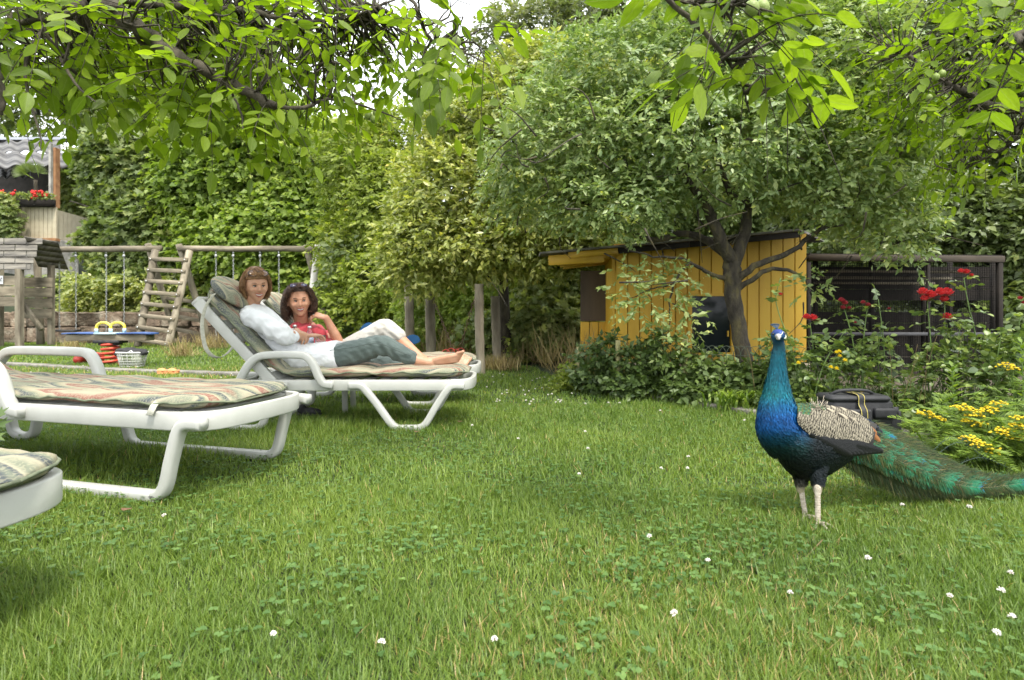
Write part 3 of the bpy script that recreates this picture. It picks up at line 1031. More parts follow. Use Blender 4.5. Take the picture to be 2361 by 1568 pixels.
def walnut(name, label, base, groups, limb_list, seed, nuts=(), nleaf=300):
    rr = random.Random(seed)
    t = thing(name, base, label, 'tree', 'walnut trees whose branches hang into the view')
    mb = MB()
    for pts in limb_list:
        q = spline(pts, max(10, len(pts) * 5))
        q[1:-1, :3] += rng.normal(0, .35, (len(q) - 2, 3)) * q[1:-1, 3:4]
        mb.tube(q[:, :3], q[:, 3], 9)
    rows = []
    anchors = np.vstack([spline(p, 30)[:, :3] for p in limb_list])
    for (U, V, d, ru, rv, rd, n, L) in groups:
        for k in range(n):
            q = unit(rng.normal(0, 1, 3)) * rng.random() ** .4
            c = np.array(P(U, V, d)) + q * np.array([ru * d / FX, rd, rv * d / FX])
            D = q * .8 + rng.normal(0, .45, 3) + np.array([0, 0, -.25])
            rw, st = compound(c, D, L * rr.uniform(.8, 1.15), rr, rr.choice((5, 7, 7)))
            rows += rw
            mb.tube(st, np.linspace(.0022, .001, 5), 4)
            j = np.argmin(np.linalg.norm(anchors - c, axis=1) + rng.random(len(anchors)) * .08)
            e = anchors[j]
            if np.linalg.norm(e - c) < (1.2 if seed == 71 else .45):
                mb.tube(spline([e, (e + c) / 2 + rng.normal(0, .12, 3) * np.linalg.norm(e - c), c], 7), np.linspace(.006, .002, 7), 5)
    mb.build('branches', bark_dark, t)
    Cc = np.array([r[0] for r in rows]); Dd = np.array([r[1] for r in rows]); Nn = np.array([r[2] for r in rows])
    Ll = np.array([r[3] for r in rows]); Ww = np.array([r[4] for r in rows])
    dist = np.maximum(Cc[:, 1], .4)
    u = (Cc[:, 0] / dist * FX + 1180.5); v = 720 - (Cc[:, 2] - HC) / dist * FX
    keep_ = ~((Cc[:, 1] < 2.0) & (v > np.where(u > 2000, 300, 235)))
    Cc, Dd, Nn, Ll, Ww, dist, u, v = (q_[keep_] for q_ in (Cc, Dd, Nn, Ll, Ww, dist, u, v))
    seen = (u > -60) & (u < 2420) & (v > -60) & (v < 1600)
    order = np.argsort(-(Ll / dist) * seen)
    big = order[:nleaf]
    rest = order[nleaf:]
    b0 = np.array(wloc(t))
    D_, S_, U_ = frames(Dd, Nn)
    for i in big:
        o = bpy.data.objects.new('leaf', LV_ME[i % 5])
        COL.objects.link(o)
        o.parent = t
        M = Matrix(((S_[i][0] * Ww[i], D_[i][0] * Ll[i], U_[i][0] * Ww[i], Cc[i][0] - b0[0]),
                    (S_[i][1] * Ww[i], D_[i][1] * Ll[i], U_[i][1] * Ww[i], Cc[i][1] - b0[1]),
                    (S_[i][2] * Ww[i], D_[i][2] * Ll[i], U_[i][2] * Ww[i], Cc[i][2] - b0[2]), (0, 0, 0, 1)))
        o.matrix_local = M
    if len(rest):
        Vs, Fs, n0 = [], [], 0
        for s in range(5):
            idx = rest[s::5]
            T, TF = LV[s]
            V = Cc[idx][:, None] + S_[idx][:, None] * (T[None, :, 0:1] * Ww[idx][:, None, None]) + D_[idx][:, None] * (T[None, :, 1:2] * Ll[idx][:, None, None]) + U_[idx][:, None] * (T[None, :, 2:3] * Ww[idx][:, None, None])
            F = (TF[None] + (np.arange(len(idx)) * len(T))[:, None, None]).reshape(-1, 4) + n0
            n0 += V.shape[0] * V.shape[1]
            Vs.append(V.reshape(-1, 3)); Fs.append(F)
        rn = np.clip(rng.normal(.5, .22, len(rest)), 0, 1)
        o = npobj('foliage', np.vstack(Vs), np.vstack(Fs), m_wal, t, rnd=np.repeat(rn, len(LV[0][1])))
        o['kind'] = 'stuff'
    mn = mat('green_nut', (0.19, 0.26, 0.05), (0.27, 0.34, 0.09), 60, .5, .2, 200)
    for U, V, d in nuts:
        n = MB()
        c = P(U, V, d)
        n.ell(c, (.021, .021, .024))
        n.tube([c + Vector((0, 0, .022)), c + Vector((0, 0, .03))], .003, 6)
        n.build('walnut', mn, t)
    return t


def PR(U, V, d, r):
    return (*P(U, V, d), r)


def walnuts():
    walnut('walnut_tree', 'old walnut tree whose dark limb and sunlit leaves hang over the loungers', (-4.3, 3.3, 0),
           [(110, 60, 2.3, 130, 70, .15, 16, .082), (330, 40, 2.35, 150, 60, .15, 17, .082), (560, 90, 2.4, 170, 80, .15, 20, .080), (740, 110, 2.6, 130, 90, .2, 16, .080), (440, 170, 2.35, 90, 50, .12, 8, .082), (630, 250, 2.5, 80, 40, .12, 7, .080), (50, -21, 2.9, 170, 100, .5, 98, 0.081), (170, 79, 2.7, 160, 110, .45, 109, 0.081), (230, 174, 2.6, 85, 75, .25, 16, 0.081), (70, 174, 2.7, 80, 70, .25, 14, 0.081), (150, 234, 2.6, 60, 35, .2, 3, 0.077),
            (430, -51, 3.1, 200, 70, .5, 60, 0.077), (600, 9, 3.2, 200, 110, .5, 78, 0.077), (520, 114, 2.8, 130, 90, .35, 74, 0.081), (780, 29, 3.3, 170, 120, .5, 60, 0.077), (760, 134, 3.2, 170, 80, .4, 50, 0.077),
            (900, 94, 3.3, 110, 90, .35, 23, 0.077), (700, 214, 2.9, 110, 50, .25, 19, 0.077), (490, 224, 2.7, 110, 35, .2, 25, 0.081), (850, -31, 3.4, 90, 60, .4, 7, 0.077), (980, 164, 3.3, 60, 50, .25, 12, 0.077)],
           [[(-4.35, 3.3, -.1, .24), (-4.25, 3.28, .9, .20), (-4.15, 3.25, 1.8, .18), (-3.9, 3.2, 2.5, .14)],
            [(-4.0, 3.2, 2.3, .12), (-3.2, 3.1, 2.65, .085), PR(190, -15, 2.50, 0.0354), PR(290, 45, 2.45, 0.0313), PR(400, 123, 2.45, 0.0272), PR(487, 174, 2.45, 0.0245), PR(564, 212, 2.45, 0.0204), PR(636, 246, 2.45, 0.0177)],
            [PR(636, 246, 2.45, 0.0095), PR(700, 250, 2.55, 0.0089), PR(770, 228, 2.65, 0.0068), PR(870, 255, 2.70, 0.0047), PR(925, 277, 2.75, 0.0021)],
            [PR(400, 123, 2.45, 0.0136), PR(330, 100, 2.45, 0.0095), PR(310, 70, 2.35, 0.0061), PR(300, 20, 2.35, 0.0034)],
            [PR(230, -10, 2.50, 0.0204), PR(380, 10, 2.65, 0.0177), PR(560, 20, 2.75, 0.0143), PR(690, 50, 2.80, 0.0109), PR(800, 40, 2.85, 0.0068), PR(872, 14, 2.85, 0.0027)],
            [PR(560, 20, 2.75, 0.0109), PR(620, 60, 2.75, 0.0095), PR(700, 95, 2.75, 0.0075), PR(760, 140, 2.75, 0.0055), PR(820, 150, 2.75, 0.0027)],
            [PR(200, 5, 2.45, 0.0272), PR(120, 40, 2.35, 0.0177), PR(40, 50, 2.35, 0.0109), PR(-60, 90, 2.35, 0.0068)],
            [PR(150, 30, 2.40, 0.0102), PR(70, 110, 2.30, 0.0075), PR(60, 200, 2.25, 0.0055), PR(90, 300, 2.20, 0.0034), PR(95, 350, 2.15, 0.0013)],
            [PR(400, 123, 2.45, 0.0095), PR(440, 60, 2.55, 0.0068), PR(500, 30, 2.55, 0.0041)],
            [PR(130, 120, 2.30, 0.0068), PR(180, 200, 2.25, 0.0047), PR(220, 235, 2.20, 0.0021)],
            [PR(520, 190, 2.45, 0.0081), PR(555, 260, 2.40, 0.0047), PR(560, 300, 2.35, 0.0021)],
            [PR(-40, 110, 2.15, 0.0204), PR(2, 200, 2.15, 0.0136), PR(0, 265, 2.15, 0.0109)]],
           71, nuts=[(868, 262, 3.1), (862, 275, 3.1), (850, 268, 3.12)])
    walnut('walnut_tree', 'walnut tree with single sprays of big leaves and green nuts at the top edge', (4.1, 2.2, 0),
           [(2345, 120, 1.25, 30, 40, .06, 2, .095), (2390, 190, 1.2, 20, 20, .05, 1, .10), (960, 20, 2.3, 40, 30, .1, 5, 0.089), (1060, 60, 2.4, 60, 60, .15, 15, 0.089), (985, 90, 2.4, 35, 40, .1, 7, 0.089), (1110, 130, 2.4, 40, 30, .1, 5, 0.089),
            (1620, 5, 1.55, 60, 30, .1, 7, 0.093), (1720, 35, 1.6, 80, 40, .12, 11, 0.093), (1770, 105, 1.6, 60, 50, .1, 9, 0.089), (1690, 145, 1.65, 40, 30, .08, 3, 0.076), (1815, 165, 1.6, 25, 30, .08, 3, 0.084),
            (2400, 35, 1.2, 30, 30, .06, 3, 0.084), (2420, 125, 1.15, 20, 30, .05, 1, 0.084),
            (2200, 150, 3.7, 130, 120, .5, 62, 0.082), (2320, 270, 3.5, 90, 90, .4, 43, 0.082), (2150, 240, 3.8, 90, 80, .4, 33, 0.078), (2330, 60, 3.8, 110, 100, .4, 72, 0.082), (2190, 360, 3.8, 60, 50, .2, 12, 0.074), (2060, 90, 4.0, 110, 90, .4, 33, 0.078)],
           [[(4.15, 2.2, -.1, .22), (4.1, 2.2, 1.0, .19), (3.9, 2.2, 2.0, .15)],
            [(3.9, 2.2, 1.9, .1), (3.2, 2.1, 2.6, .075), (2.0, 2.0, 2.7, .05), (1.0, 1.8, 2.45, .03), PR(1500, -90, 1.6, .02), PR(1535, -10, 1.6, .0085), PR(1610, 60, 1.6, .0075), PR(1670, 130, 1.62, .006), PR(1708, 190, 1.65, .004), PR(1728, 260, 1.65, .002)],
            [(1.0, 1.8, 2.45, .03), (.2, 2.2, 2.5, .02), PR(960, -60, 2.4, .010), PR(962, 20, 2.4, .007), PR(985, 80, 2.4, .006), PR(1020, 105, 2.4, .003)],
            [PR(1540, -5, 1.6, .006), PR(1600, 5, 1.6, .005), PR(1700, 10, 1.6, .003)],
            [PR(1670, 130, 1.62, .005), PR(1650, 160, 1.6, .003), PR(1630, 185, 1.6, .001)],
            [(3.9, 2.2, 1.9, .07), (3.2, 1.7, 2.0, .04), (1.9, 1.3, 1.5, .02), PR(2420, 60, 1.2, .009), PR(2350, 100, 1.15, .004)],
            [(4.0, 2.2, 1.6, .09), (4.1, 3.0, 2.0, .06), PR(2361, 250, 3.6, .04), PR(2200, 200, 3.7, .02), PR(2080, 120, 3.9, .01)],
            [PR(2361, 250, 3.6, .02), PR(2330, 330, 3.5, .012), PR(2200, 400, 3.7, .005)]],
           72, nuts=[(1733, 20, 1.6), (1757, 19, 1.62), (2172, 170, 3.5), (2158, 178, 3.5), (2142, 225, 3.6), (1052, 98, 2.4)])


walnuts()

# ================================================================ GARDEN FURNITURE
m_plastic = mat('white_plastic', (0.422, 0.425, 0.392), (0.507, 0.508, 0.475), 5, .34, .12, 90, spec=.5, lo=.3, hi=.6, bdist=.003)
m_wood = mat('weathered_wood', (0.12, 0.10, 0.07), (0.34, 0.30, 0.22), 7, .9, .8, 26, stretch=(1, 1, .25), bdist=.012, c3=(0.23, 0.195, 0.14), objrand=.15)
m_wood_h = mat('weathered_wood_lying', (0.12, 0.10, 0.07), (0.34, 0.29, 0.21), 7, .9, .8, 26, stretch=(.25, 1, 1), bdist=.012, c3=(0.225, 0.19, 0.135), objrand=.15)
m_webbing = mat('strap_webbing', (0.38, 0.38, 0.31), (0.50, 0.49, 0.41), 60, .9, .3, 200)
m_greenpiping = mat('cushion_piping', (0.10, 0.12, 0.075), (0.20, 0.22, 0.14), 30, .9)


def cushion_mat():
    m, nt, b = _mat('printed_cushion_cloth')
    tc = nt.nodes.new("ShaderNodeAttribute")
    tc.attribute_name = 'cloth'
    # broad bands running along the cushion, broken up by big soft patches
    mp = nt.nodes.new("ShaderNodeMapping")
    mp.inputs['Scale'].default_value = (.8, 4.2, 1)
    nt.links.new(tc.outputs['Vector'], mp.inputs[0])
    n = nt.nodes.new("ShaderNodeTexNoise")
    n.inputs['Scale'].default_value = 1.7
    n.inputs['Detail'].default_value = 1.2
    n.inputs['Distortion'].default_value = .45
    nt.links.new(mp.outputs[0], n.inputs['Vector'])
    sage, cream, rust, navy, sand, olive = (0.165, 0.182, 0.132), (0.33, 0.30, 0.215), (0.22, 0.105, 0.080), (0.075, 0.085, 0.088), (0.27, 0.245, 0.165), (0.12, 0.135, 0.095)
    r = ramp(nt, [(0, sage), (.30, sage), (.355, cream), (.395, rust), (.425, rust), (.44, cream), (.475, sand), (.505, sage), (.535, navy), (.555, navy), (.575, cream), (.62, sage), (.66, rust), (.685, cream), (1, olive)])
    nt.links.new(n.outputs['Fac'], r.inputs[0])
    # little zigzag marks on the sage
    wv = nt.nodes.new("ShaderNodeTexWave")
    wv.inputs['Scale'].default_value = 22
    wv.inputs['Distortion'].default_value = 9
    wv.inputs['Detail'].default_value = 1
    wv.inputs['Detail Scale'].default_value = 3
    nt.links.new(tc.outputs['Vector'], wv.inputs['Vector'])
    rs = ramp(nt, [(.0, (0, 0, 0)), (.70, (0, 0, 0)), (.78, (1, 1, 1))])
    nt.links.new(wv.outputs['Fac'], rs.inputs[0])
    mx = nt.nodes.new("ShaderNodeMix")
    mx.data_type = 'RGBA'
    mx.inputs[7].default_value = (0.34, 0.32, 0.22, 1)
    mul = nt.nodes.new("ShaderNodeMath")
    mul.operation = 'MULTIPLY'
    mul.inputs[1].default_value = .42
    nt.links.new(rs.outputs[0], mul.inputs[0])
    nt.links.new(mul.outputs[0], mx.inputs[0])
    nt.links.new(r.outputs[0], mx.inputs[6])
    # diamonds: outlined squares in a lattice, only some of them
    vo = nt.nodes.new("ShaderNodeTexVoronoi")
    vo.distance = 'MANHATTAN'
    vo.inputs['Scale'].default_value = 3.4
    vo.inputs['Randomness'].default_value = .75
    nt.links.new(tc.outputs['Vector'], vo.inputs['Vector'])
    rd = ramp(nt, [(0, (0, 0, 0)), (.085, (0, 0, 0)), (.09, (1, 1, 1)), (.13, (1, 1, 1)), (.135, (0, 0, 0)), (.17, (0, 0, 0)), (.175, (.8, .8, .8)), (.19, (.8, .8, .8)), (.195, (0, 0, 0)), (1, (0, 0, 0))], 'CONSTANT')
    nt.links.new(vo.outputs['Distance'], rd.inputs[0])
    gt = nt.nodes.new("ShaderNodeMath")
    gt.operation = 'GREATER_THAN'
    gt.inputs[1].default_value = .60
    sp = nt.nodes.new("ShaderNodeSeparateColor")
    nt.links.new(vo.outputs['Color'], sp.inputs[0])
    nt.links.new(sp.outputs[0], gt.inputs[0])
    mu2 = nt.nodes.new("ShaderNodeMath")
    mu2.operation = 'MULTIPLY'
    nt.links.new(gt.outputs[0], mu2.inputs[0])
    nt.links.new(rd.outputs[0], mu2.inputs[1])
    mx2 = nt.nodes.new("ShaderNodeMix")
    mx2.data_type = 'RGBA'
    nt.links.new(mu2.outputs[0], mx2.inputs[0])
    nt.links.new(mx.outputs[2], mx2.inputs[6])
    rc = ramp(nt, [(0, (0.33, 0.09, 0.07)), (.5, (0.07, 0.09, 0.11)), (1, (0.33, 0.09, 0.07))], 'CONSTANT')
    nt.links.new(sp.outputs[1], rc.inputs[0])
    nt.links.new(rc.outputs[0], mx2.inputs[7])
    nt.links.new(mx2.outputs[2], b.inputs['Base Color'])
    b.inputs['Roughness'].default_value = .9
    b.inputs['Specular IOR Level'].default_value = .25
    n3 = noise(nt, 16, 4)
    bump(nt, b, n3.outputs['Fac'], .35, .02)
    return m


m_cloth = cushion_mat()


def lounger(label, back=47, loops=((-.34, -.26, -.08, -.01), (.576, .756, .955, 1.11)), W=.58, H=.325, ext=0.0, arm=0.0, hx=0.0, al=0.0):
    """x to the foot end, y across (0 near side), origin on the grass at the hinge"""
    t = thing('sun_lounger', (0, 0, 0), label, 'sun lounger', 'white plastic sun loungers on the lawn')
    sec = rounded(.020, .036, .5, 3)
    zr = H - .036
    for y in (0.02, W - .02):
        fr = MB()
        fr.sweep([(-.34, y, zr - .01), (-.2, y, zr), (0, y, zr), (.6, y, zr), (1.05 + ext, y, zr), (1.16 + ext, y, zr + .002)], rounded(.014, .035, .4, 3), side=(0, 1, 0))
        fr.build('side_rail', m_plastic, t)
        # armrest: rises from the rail end, runs level, dips back to the rail
        q = spline([(-.235, zr - .02), (-.20, zr + .06), (-.15, zr + .14), (-.09, zr + .185), (0, zr + .196), (.12, zr + .196), (.205, zr + .185), (.255, zr + .13), (.285, zr + .06), (.32, zr + .012), (.38, zr + .004)], 44)
        a = MB()
        yy = y + (-.022 if y < .1 else .022)
        a.sweep([(p[0] + arm + (al * .95 if y < .1 else 0) - (al if p[0] < .0 else al * max(0, 1 - p[0] / .12)), yy, p[1]) for p in q], rounded(.026, .024, .6, 4), side=(0, 1, 0))
        a.build('armrest', m_plastic, t)
        for (t1, b1, b2, t2) in loops:
            pth = [(t1 - .10, zr), (t1 - .03, zr), (t1 + .01, zr - .03), (t1 + (b1 - t1) * .5, .16), (b1 - .015, .055), (b1 + .03, .022), (b1 + .08 if b2 - b1 > .25 else (b1 + b2) / 2, .018)]
            pth2 = [(b2 - .08 if b2 - b1 > .25 else (b1 + b2) / 2 + .01, .018), (b2 - .03, .022), (b2 + .015, .055), (t2 - (t2 - b2) * .5, .16), (t2 - .01, zr - .03), (t2 + .03, zr), (t2 + .10, zr)]
            l = MB()
            q = spline(pth + pth2, 60)
            l.sweep([(p[0], yy, p[1]) for p in q], rounded(.024, .022, .6, 4), side=(0, 1, 0))
            l.build('leg', m_plastic, t)
    # rounded foot end
    q = spline([(1.12 + ext, .02), (1.19 + ext, .035), (1.235 + ext, .10), (1.25 + ext, .2), (1.25 + ext, W - .2), (1.235 + ext, W - .10), (1.19 + ext, W - .035), (1.12 + ext, W - .02)], 36)
    f = MB()
    f.sweep([(p[0], p[1], zr + .002) for p in q], rounded(.014, .036, .4, 3), up=(0, 0, 1))
    f.build('foot_rail', m_plastic, t)
    # slats of seat and back
    for k in range(11 + int(ext / .108)):
        s = MB()
        s.sweep([(.03 + k * .108, .035, zr + .022), (.03 + k * .108, W - .035, zr + .022)], rounded(.036, .007, .5, 2), side=(1, 0, 0))
        s.build('slat', m_plastic, t)
    ca, sa = math.cos(math.radians(180 - back)), math.sin(math.radians(180 - back))
    def bk(s, o=0.0):
        return (hx + s * ca + o * sa, zr - .01 + s * sa - o * ca)
    for y in (0.045, W - .045):
        b = MB()
        q = [bk(s) for s in np.linspace(-.06, .74, 8)]
        b.sweep([(p[0], y, p[1]) for p in q], rounded(.016, .034, .4, 3), side=(0, 1, 0))
        b.build('back_rail', m_plastic, t)
    b = MB()
    p = bk(.745)
    b.sweep([(p[0], .03, p[1]), (p[0], W - .03, p[1])], rounded(.016, .034, .5, 3), side=(ca, 0, sa))
    b.build('top_rail', m_plastic, t)
    for k in range(6):
        p = bk(.06 + .115 * k, .025)
        s = MB()
        s.sweep([(p[0], .06, p[1]), (p[0], W - .06, p[1])], rounded(.036, .006, .5, 2), side=(ca, 0, sa))
        s.build('slat', m_plastic, t)
    # prop that holds the back up
    pr = MB()
    p = bk(.30)
    for y in (.16, W - .16):
        pr.sweep([(p[0], y, p[1] - .03), (-.30, y, zr)], rounded(.014, .012, .5, 2), side=(0, 1, 0))
    pr.sweep([(-.30, .16, zr), (-.30, W - .16, zr)], rounded(.012, .012, .5, 2), up=(0, 0, 1))
    pr.build('back_prop', m_plastic, t)
    return t, bk


def cushion(label, bk, back_len=.80, W=.54, H=.325, head=False, thick=.075, ext=0.0):
    c = thing('cushion', (0, 0, 0), label, 'cushion', 'printed cushions on the sun loungers')
    o = .045
    pts = [(1.225 + ext, H + .04), (1.0 + ext, H + .042), (.8 + ext * .6, H + .042), (.6, H + .042), (.4, H + .042), (.2, H + .040), (.08, H + .045)]
    if bk(0)[0] < -.1: pts[-2:] = [(.2, H + .040), (.0, H + .040), (-.2, H + .040), (bk(0)[0] + .08, H + .045)]
    k0 = len(pts)
    for s in np.linspace(.12, back_len, 7):
        x, z = bk(s, -.0)
        x2, z2 = bk(s, .078)
        pts.append((x2, z2))
    q = spline(pts, 110)
    L = np.concatenate([[0], np.cumsum(np.linalg.norm(np.diff(q, axis=0), axis=1))])
    tot = L[-1]
    seams = [0, .62 + ext * .5, 1.18 + ext, 1.6 + ext, tot]
    nsec = 30
    ang = np.linspace(0, 2 * PI, nsec, endpoint=False)
    V, CL = [], []
    tg = np.gradient(q, axis=0)
    tg /= np.linalg.norm(tg, axis=1)[:, None]
    nr = np.stack([tg[:, 1], -tg[:, 0]], -1)
    nr[nr[:, 1] < 0] *= -1
    # keep the normal on the lying side (up / towards the foot end)
    for i in range(1, len(nr)):
        if nr[i] @ nr[i - 1] < 0: nr[i] *= -1
    for i in range(len(q)):
        s = L[i]
        e = min(s, tot - s)
        wf = 1.0 if e > .15 else (max(0.0, 1 - (1 - e / .15) ** 2.4)) ** .5
        wf = max(wf, .45)
        ds = min(abs(s - a) for a in seams)
        tf = .42 + .58 * min(1, ds / .10) ** .5
        if e < .05: tf *= .35 + .65 * (e / .05) ** .5
        for a in ang:
            ca, sa = math.cos(a), math.sin(a)
            yy = math.copysign(abs(ca) ** .55, ca) * W / 2 * wf
            zz = math.copysign(abs(sa) ** .75, sa) * thick / 2 * tf
            if sa > 0:
                tuft = .012 * (math.exp(-((abs(yy) - .13) / .05) ** 2)) * (1 if min(abs(s - (x0 + x1) / 2) for x0, x1 in zip(seams, seams[1:])) < .05 else .25)
                zz -= tuft
                zz += .0035 * math.sin(s * 55 + yy * 9) * abs(ca) + .004 * math.sin(s * 21 + 3 * yy)
            V.append((q[i][0] + nr[i][0] * zz, W / 2 + yy, q[i][1] + nr[i][1] * zz))
            CL.append((s, yy + (.3 if sa < 0 else 0) * 0, zz * 1.5))
    n = len(q)
    F = [(i * nsec + j, i * nsec + (j + 1) % nsec, (i + 1) * nsec + (j + 1) % nsec, (i + 1) * nsec + j) for i in range(n - 1) for j in range(nsec)]
    mb = MB()
    mb.add(V, F + [tuple(range(nsec)), tuple((n - 1) * nsec + j for j in range(nsec))[::-1]])
    me = mb.mesh('pad')
    a = me.attributes.new('cloth', 'FLOAT_VECTOR', 'POINT')
    a.data.foreach_set('vector', np.array(CL, dtype=np.float32).ravel())
    link('pad', me, m_cloth, c)
    V = np.array(V).reshape(n, nsec, 3)
    pp = MB()
    edge = np.vstack([V[:, 0], V[-1:, :1].reshape(-1, 3), V[::-1, nsec // 2]])
    edge[:, 1] += np.sign(edge[:, 1] - W / 2) * .003
    pp.tube(np.vstack([edge, edge[:1]]), .0045, 5)
    pp.build('piping', m_greenpiping, c)
    return c


def inst(root, loc, rz, s=1.0):
    root.scale = (s, s, s)
    root.location = loc
    root.rotation_euler = (0, 0, rz)


W_LOC = (-1.513, 3.58, -.005)
lA, bkA = lounger('white sun lounger with raised back carrying the woman in the white shirt')
inst(lA, W_LOC, 0)
cA = cushion('printed cushion under the woman in the white shirt, folded up the raised back', bkA)
inst(cA, (W_LOC[0], W_LOC[1] + .02, W_LOC[2]), 0)
# head roll and hanging strap on that lounger
def head_roll():
    t = thing('head_pillow', (0, 0, 0), 'small striped head pillow strapped to the top of the raised back', 'pillow')
    p = bkA(.72, .13)
    mb = MB()
    R = Matrix.Rotation(math.radians(47), 3, 'Y')
    mb.ell((p[0] + .01, .29, p[1] - .005), (.15, .25, .045), R, 26, 16)
    me = mb.mesh('pillow_pad')
    co = coords(me)
    a = me.attributes.new('cloth', 'FLOAT_VECTOR', 'POINT')
    a.data.foreach_set('vector', np.ascontiguousarray(co * np.array([1.5, 1, 1.5], dtype=np.float32) + 3).ravel())
    link('pillow_pad', me, m_cloth, t)
    s = MB()
    q = spline([(p[0] + .02, .0, p[1] - .02), (p[0] - .03, -.008, p[1] - .10), (p[0] - .055, -.008, p[1] - .22), (p[0] - .03, -.006, p[1] - .37), (p[0] + .015, .04, p[1] - .43), (p[0] + .05, .12, p[1] - .40), (p[0] + .08, .2, p[1] - .30)], 30)
    s.sweep(q, rounded(.014, .0015, .3, 2), side=(.8, .2, .3))
    s.build('strap', m_webbing, t)
    inst(t, (W_LOC[0], W_LOC[1], W_LOC[2]), 0)
head_roll()

lB, bkB = lounger('white sun lounger carrying the woman in the red shirt, far side of the little table', loops=((-.34, -.26, -.08, -.01), (.50, .66, .90, 1.05)))
inst(lB, (-1.52, 4.46, 0), 0.03)
cB = cushion('printed cushion under the woman in the red shirt', bkB)
inst(cB, (-1.52, 4.48, .0), 0.03)

C_ROT = -.27
LP = ((-.52, -.44, -.30, -.22), (.30, .40, 1.27, 1.36))
lC, bkC = lounger('empty white sun lounger with long armrest nearest the left edge of the lawn', back=33, loops=LP, W=.62, H=.335, ext=.22, arm=-.10, hx=-.42, al=.30)
inst(lC, (-2.68, 2.59, 0), C_ROT, 1.06)
cC = cushion('printed cushion with red and cream bands on the empty lounger', bkC, W=.58, H=.335, thick=.062, ext=.22)
inst(cC, (-2.675, 2.61, -.014), C_ROT, 1.06)
lD, bkD = lounger('white sun lounger cut off at the lower corner, only its rounded foot end showing', back=33, loops=((-.52, -.44, -.30, -.22), (.1, .2, .72, .82)), W=.62, H=.335, ext=.22, arm=-.10, hx=-.42, al=.30)
inst(lD, (-2.74, 1.20, 0), C_ROT, 1.06)
cD = cushion('beige printed cushion end on the lounger cut off at the corner', bkD, W=.58, H=.335, thick=.062, ext=.22)
inst(cD, (-2.665, 1.20, -.014), C_ROT, 1.06)


def strap_tab():
    mb = MB()
    mb.sweep([(1.22, -.03, .335), (1.22, -.012, .368), (1.22, .012, .385)], rounded(.016, .002, .3, 2), side=(1, 0, 0))
    o = mb.build('tie_strap', m_webbing)
    o.parent = cC


strap_tab()


def side_table():
    t = thing('side_table', (-1.44, 4.30, 0), 'small white plastic table between the two occupied loungers', 'table')
    x, y = -1.44, 4.30
    mb = MB()
    mb.sweep([(x - .22, y, .475), (x - .215, y, .475), (x + .215, y, .475), (x + .22, y, .475)], rounded(.125, .012, .5, 3), side=(0, 1, 0), sw=[.96, 1, 1, .96])
    mb.build('table_top', m_plastic, t)
    for sx in (-1, 1):
        for sy in (-1, 1):
            l = MB()
            l.sweep([(x + sx * .19, y + sy * .09, .465), (x + sx * .20, y + sy * .11, -.01)], rounded(.02, .014, .4, 2), side=(1, 0, 0))
            l.build('leg', m_plastic, t)


side_table()


def glassmat(name, col, rough=.02):
    m, nt, b = _mat(name)
    b.inputs['Base Color'].default_value = (*col, 1)
    b.inputs['Transmission Weight'].default_value = .92
    b.inputs['Roughness'].default_value = rough
    b.inputs['IOR'].default_value = 1.45
    return m


m_glass = glassmat('clear_glass', (.93, .97, .98))
m_cap = mat('bottle_cap_metal', (.62, .62, .60), (.75, .75, .74), 30, .3, metal=.8)
m_label = mat('pale_bottle_label', (.35, .42, .60), (.62, .66, .78), 40, .6)


def bottle(U, V, d, label):
    c = P(U, V, d)
    z = .487
    t = thing('water_bottle', (c.x, c.y, z), label, 'bottle', 'two small glass bottles on the side table')
    h = c.z - z
    r = .030
    mb = MB()
    mb.lathe((c.x, c.y, z), [(0.004, 0.002), (r * .9, 0), (r, .01), (r, h * .55), (r * .8, h * .70), (r * .45, h * .84), (r * .42, h * .97), (.004, h * .975)])
    mb.build('bottle_glass', m_glass, t)
    k = MB()
    k.lathe((c.x, c.y, z), [(.004, h * .90), (r * .52, h * .90), (r * .52, h * 1.0), (.004, h)], 16)
    k.build('bottle_cap', m_cap, t)
    l = MB()
    l.lathe((c.x, c.y, z), [(r * 1.03, h * .2), (r * 1.03, h * .5)], 20)
    l.build('label', m_label, t)


bottle(680, 749, 4.30, 'small water bottle hidden behind the folded hands, only its neck showing')
bottle(714, 752, 4.28, 'small water bottle right of the folded hands on the side table')


def drinking_glass():
    c = P(739, 773, 4.24)
    z = .487
    t = thing('drinking_glass', (c.x, c.y, z), 'stubby clear drinking glass half full on the side table', 'glass')
    h = c.z - z
    mb = MB()
    mb.lathe((c.x, c.y, z), [(.003, .0), (.030, 0), (.038, h * .3), (.040, h * .6), (.036, h), (.034, h), (.0375, h * .6), (.035, h * .3), (.026, .01), (.003, .01)])
    mb.build('glass_wall', m_glass, t)
    k = MB()
    k.lathe((c.x, c.y, z), [(.003, .012), (.025, .012), (.034, h * .3), (.036, h * .5), (.003, h * .5)])
    k.build('water', glassmat('water', (.95, .98, 1)), t)


drinking_glass()
m_black = mat('black_cloth', (.012, .012, .013), (.035, .034, .036), 12, .8, .6, 40)


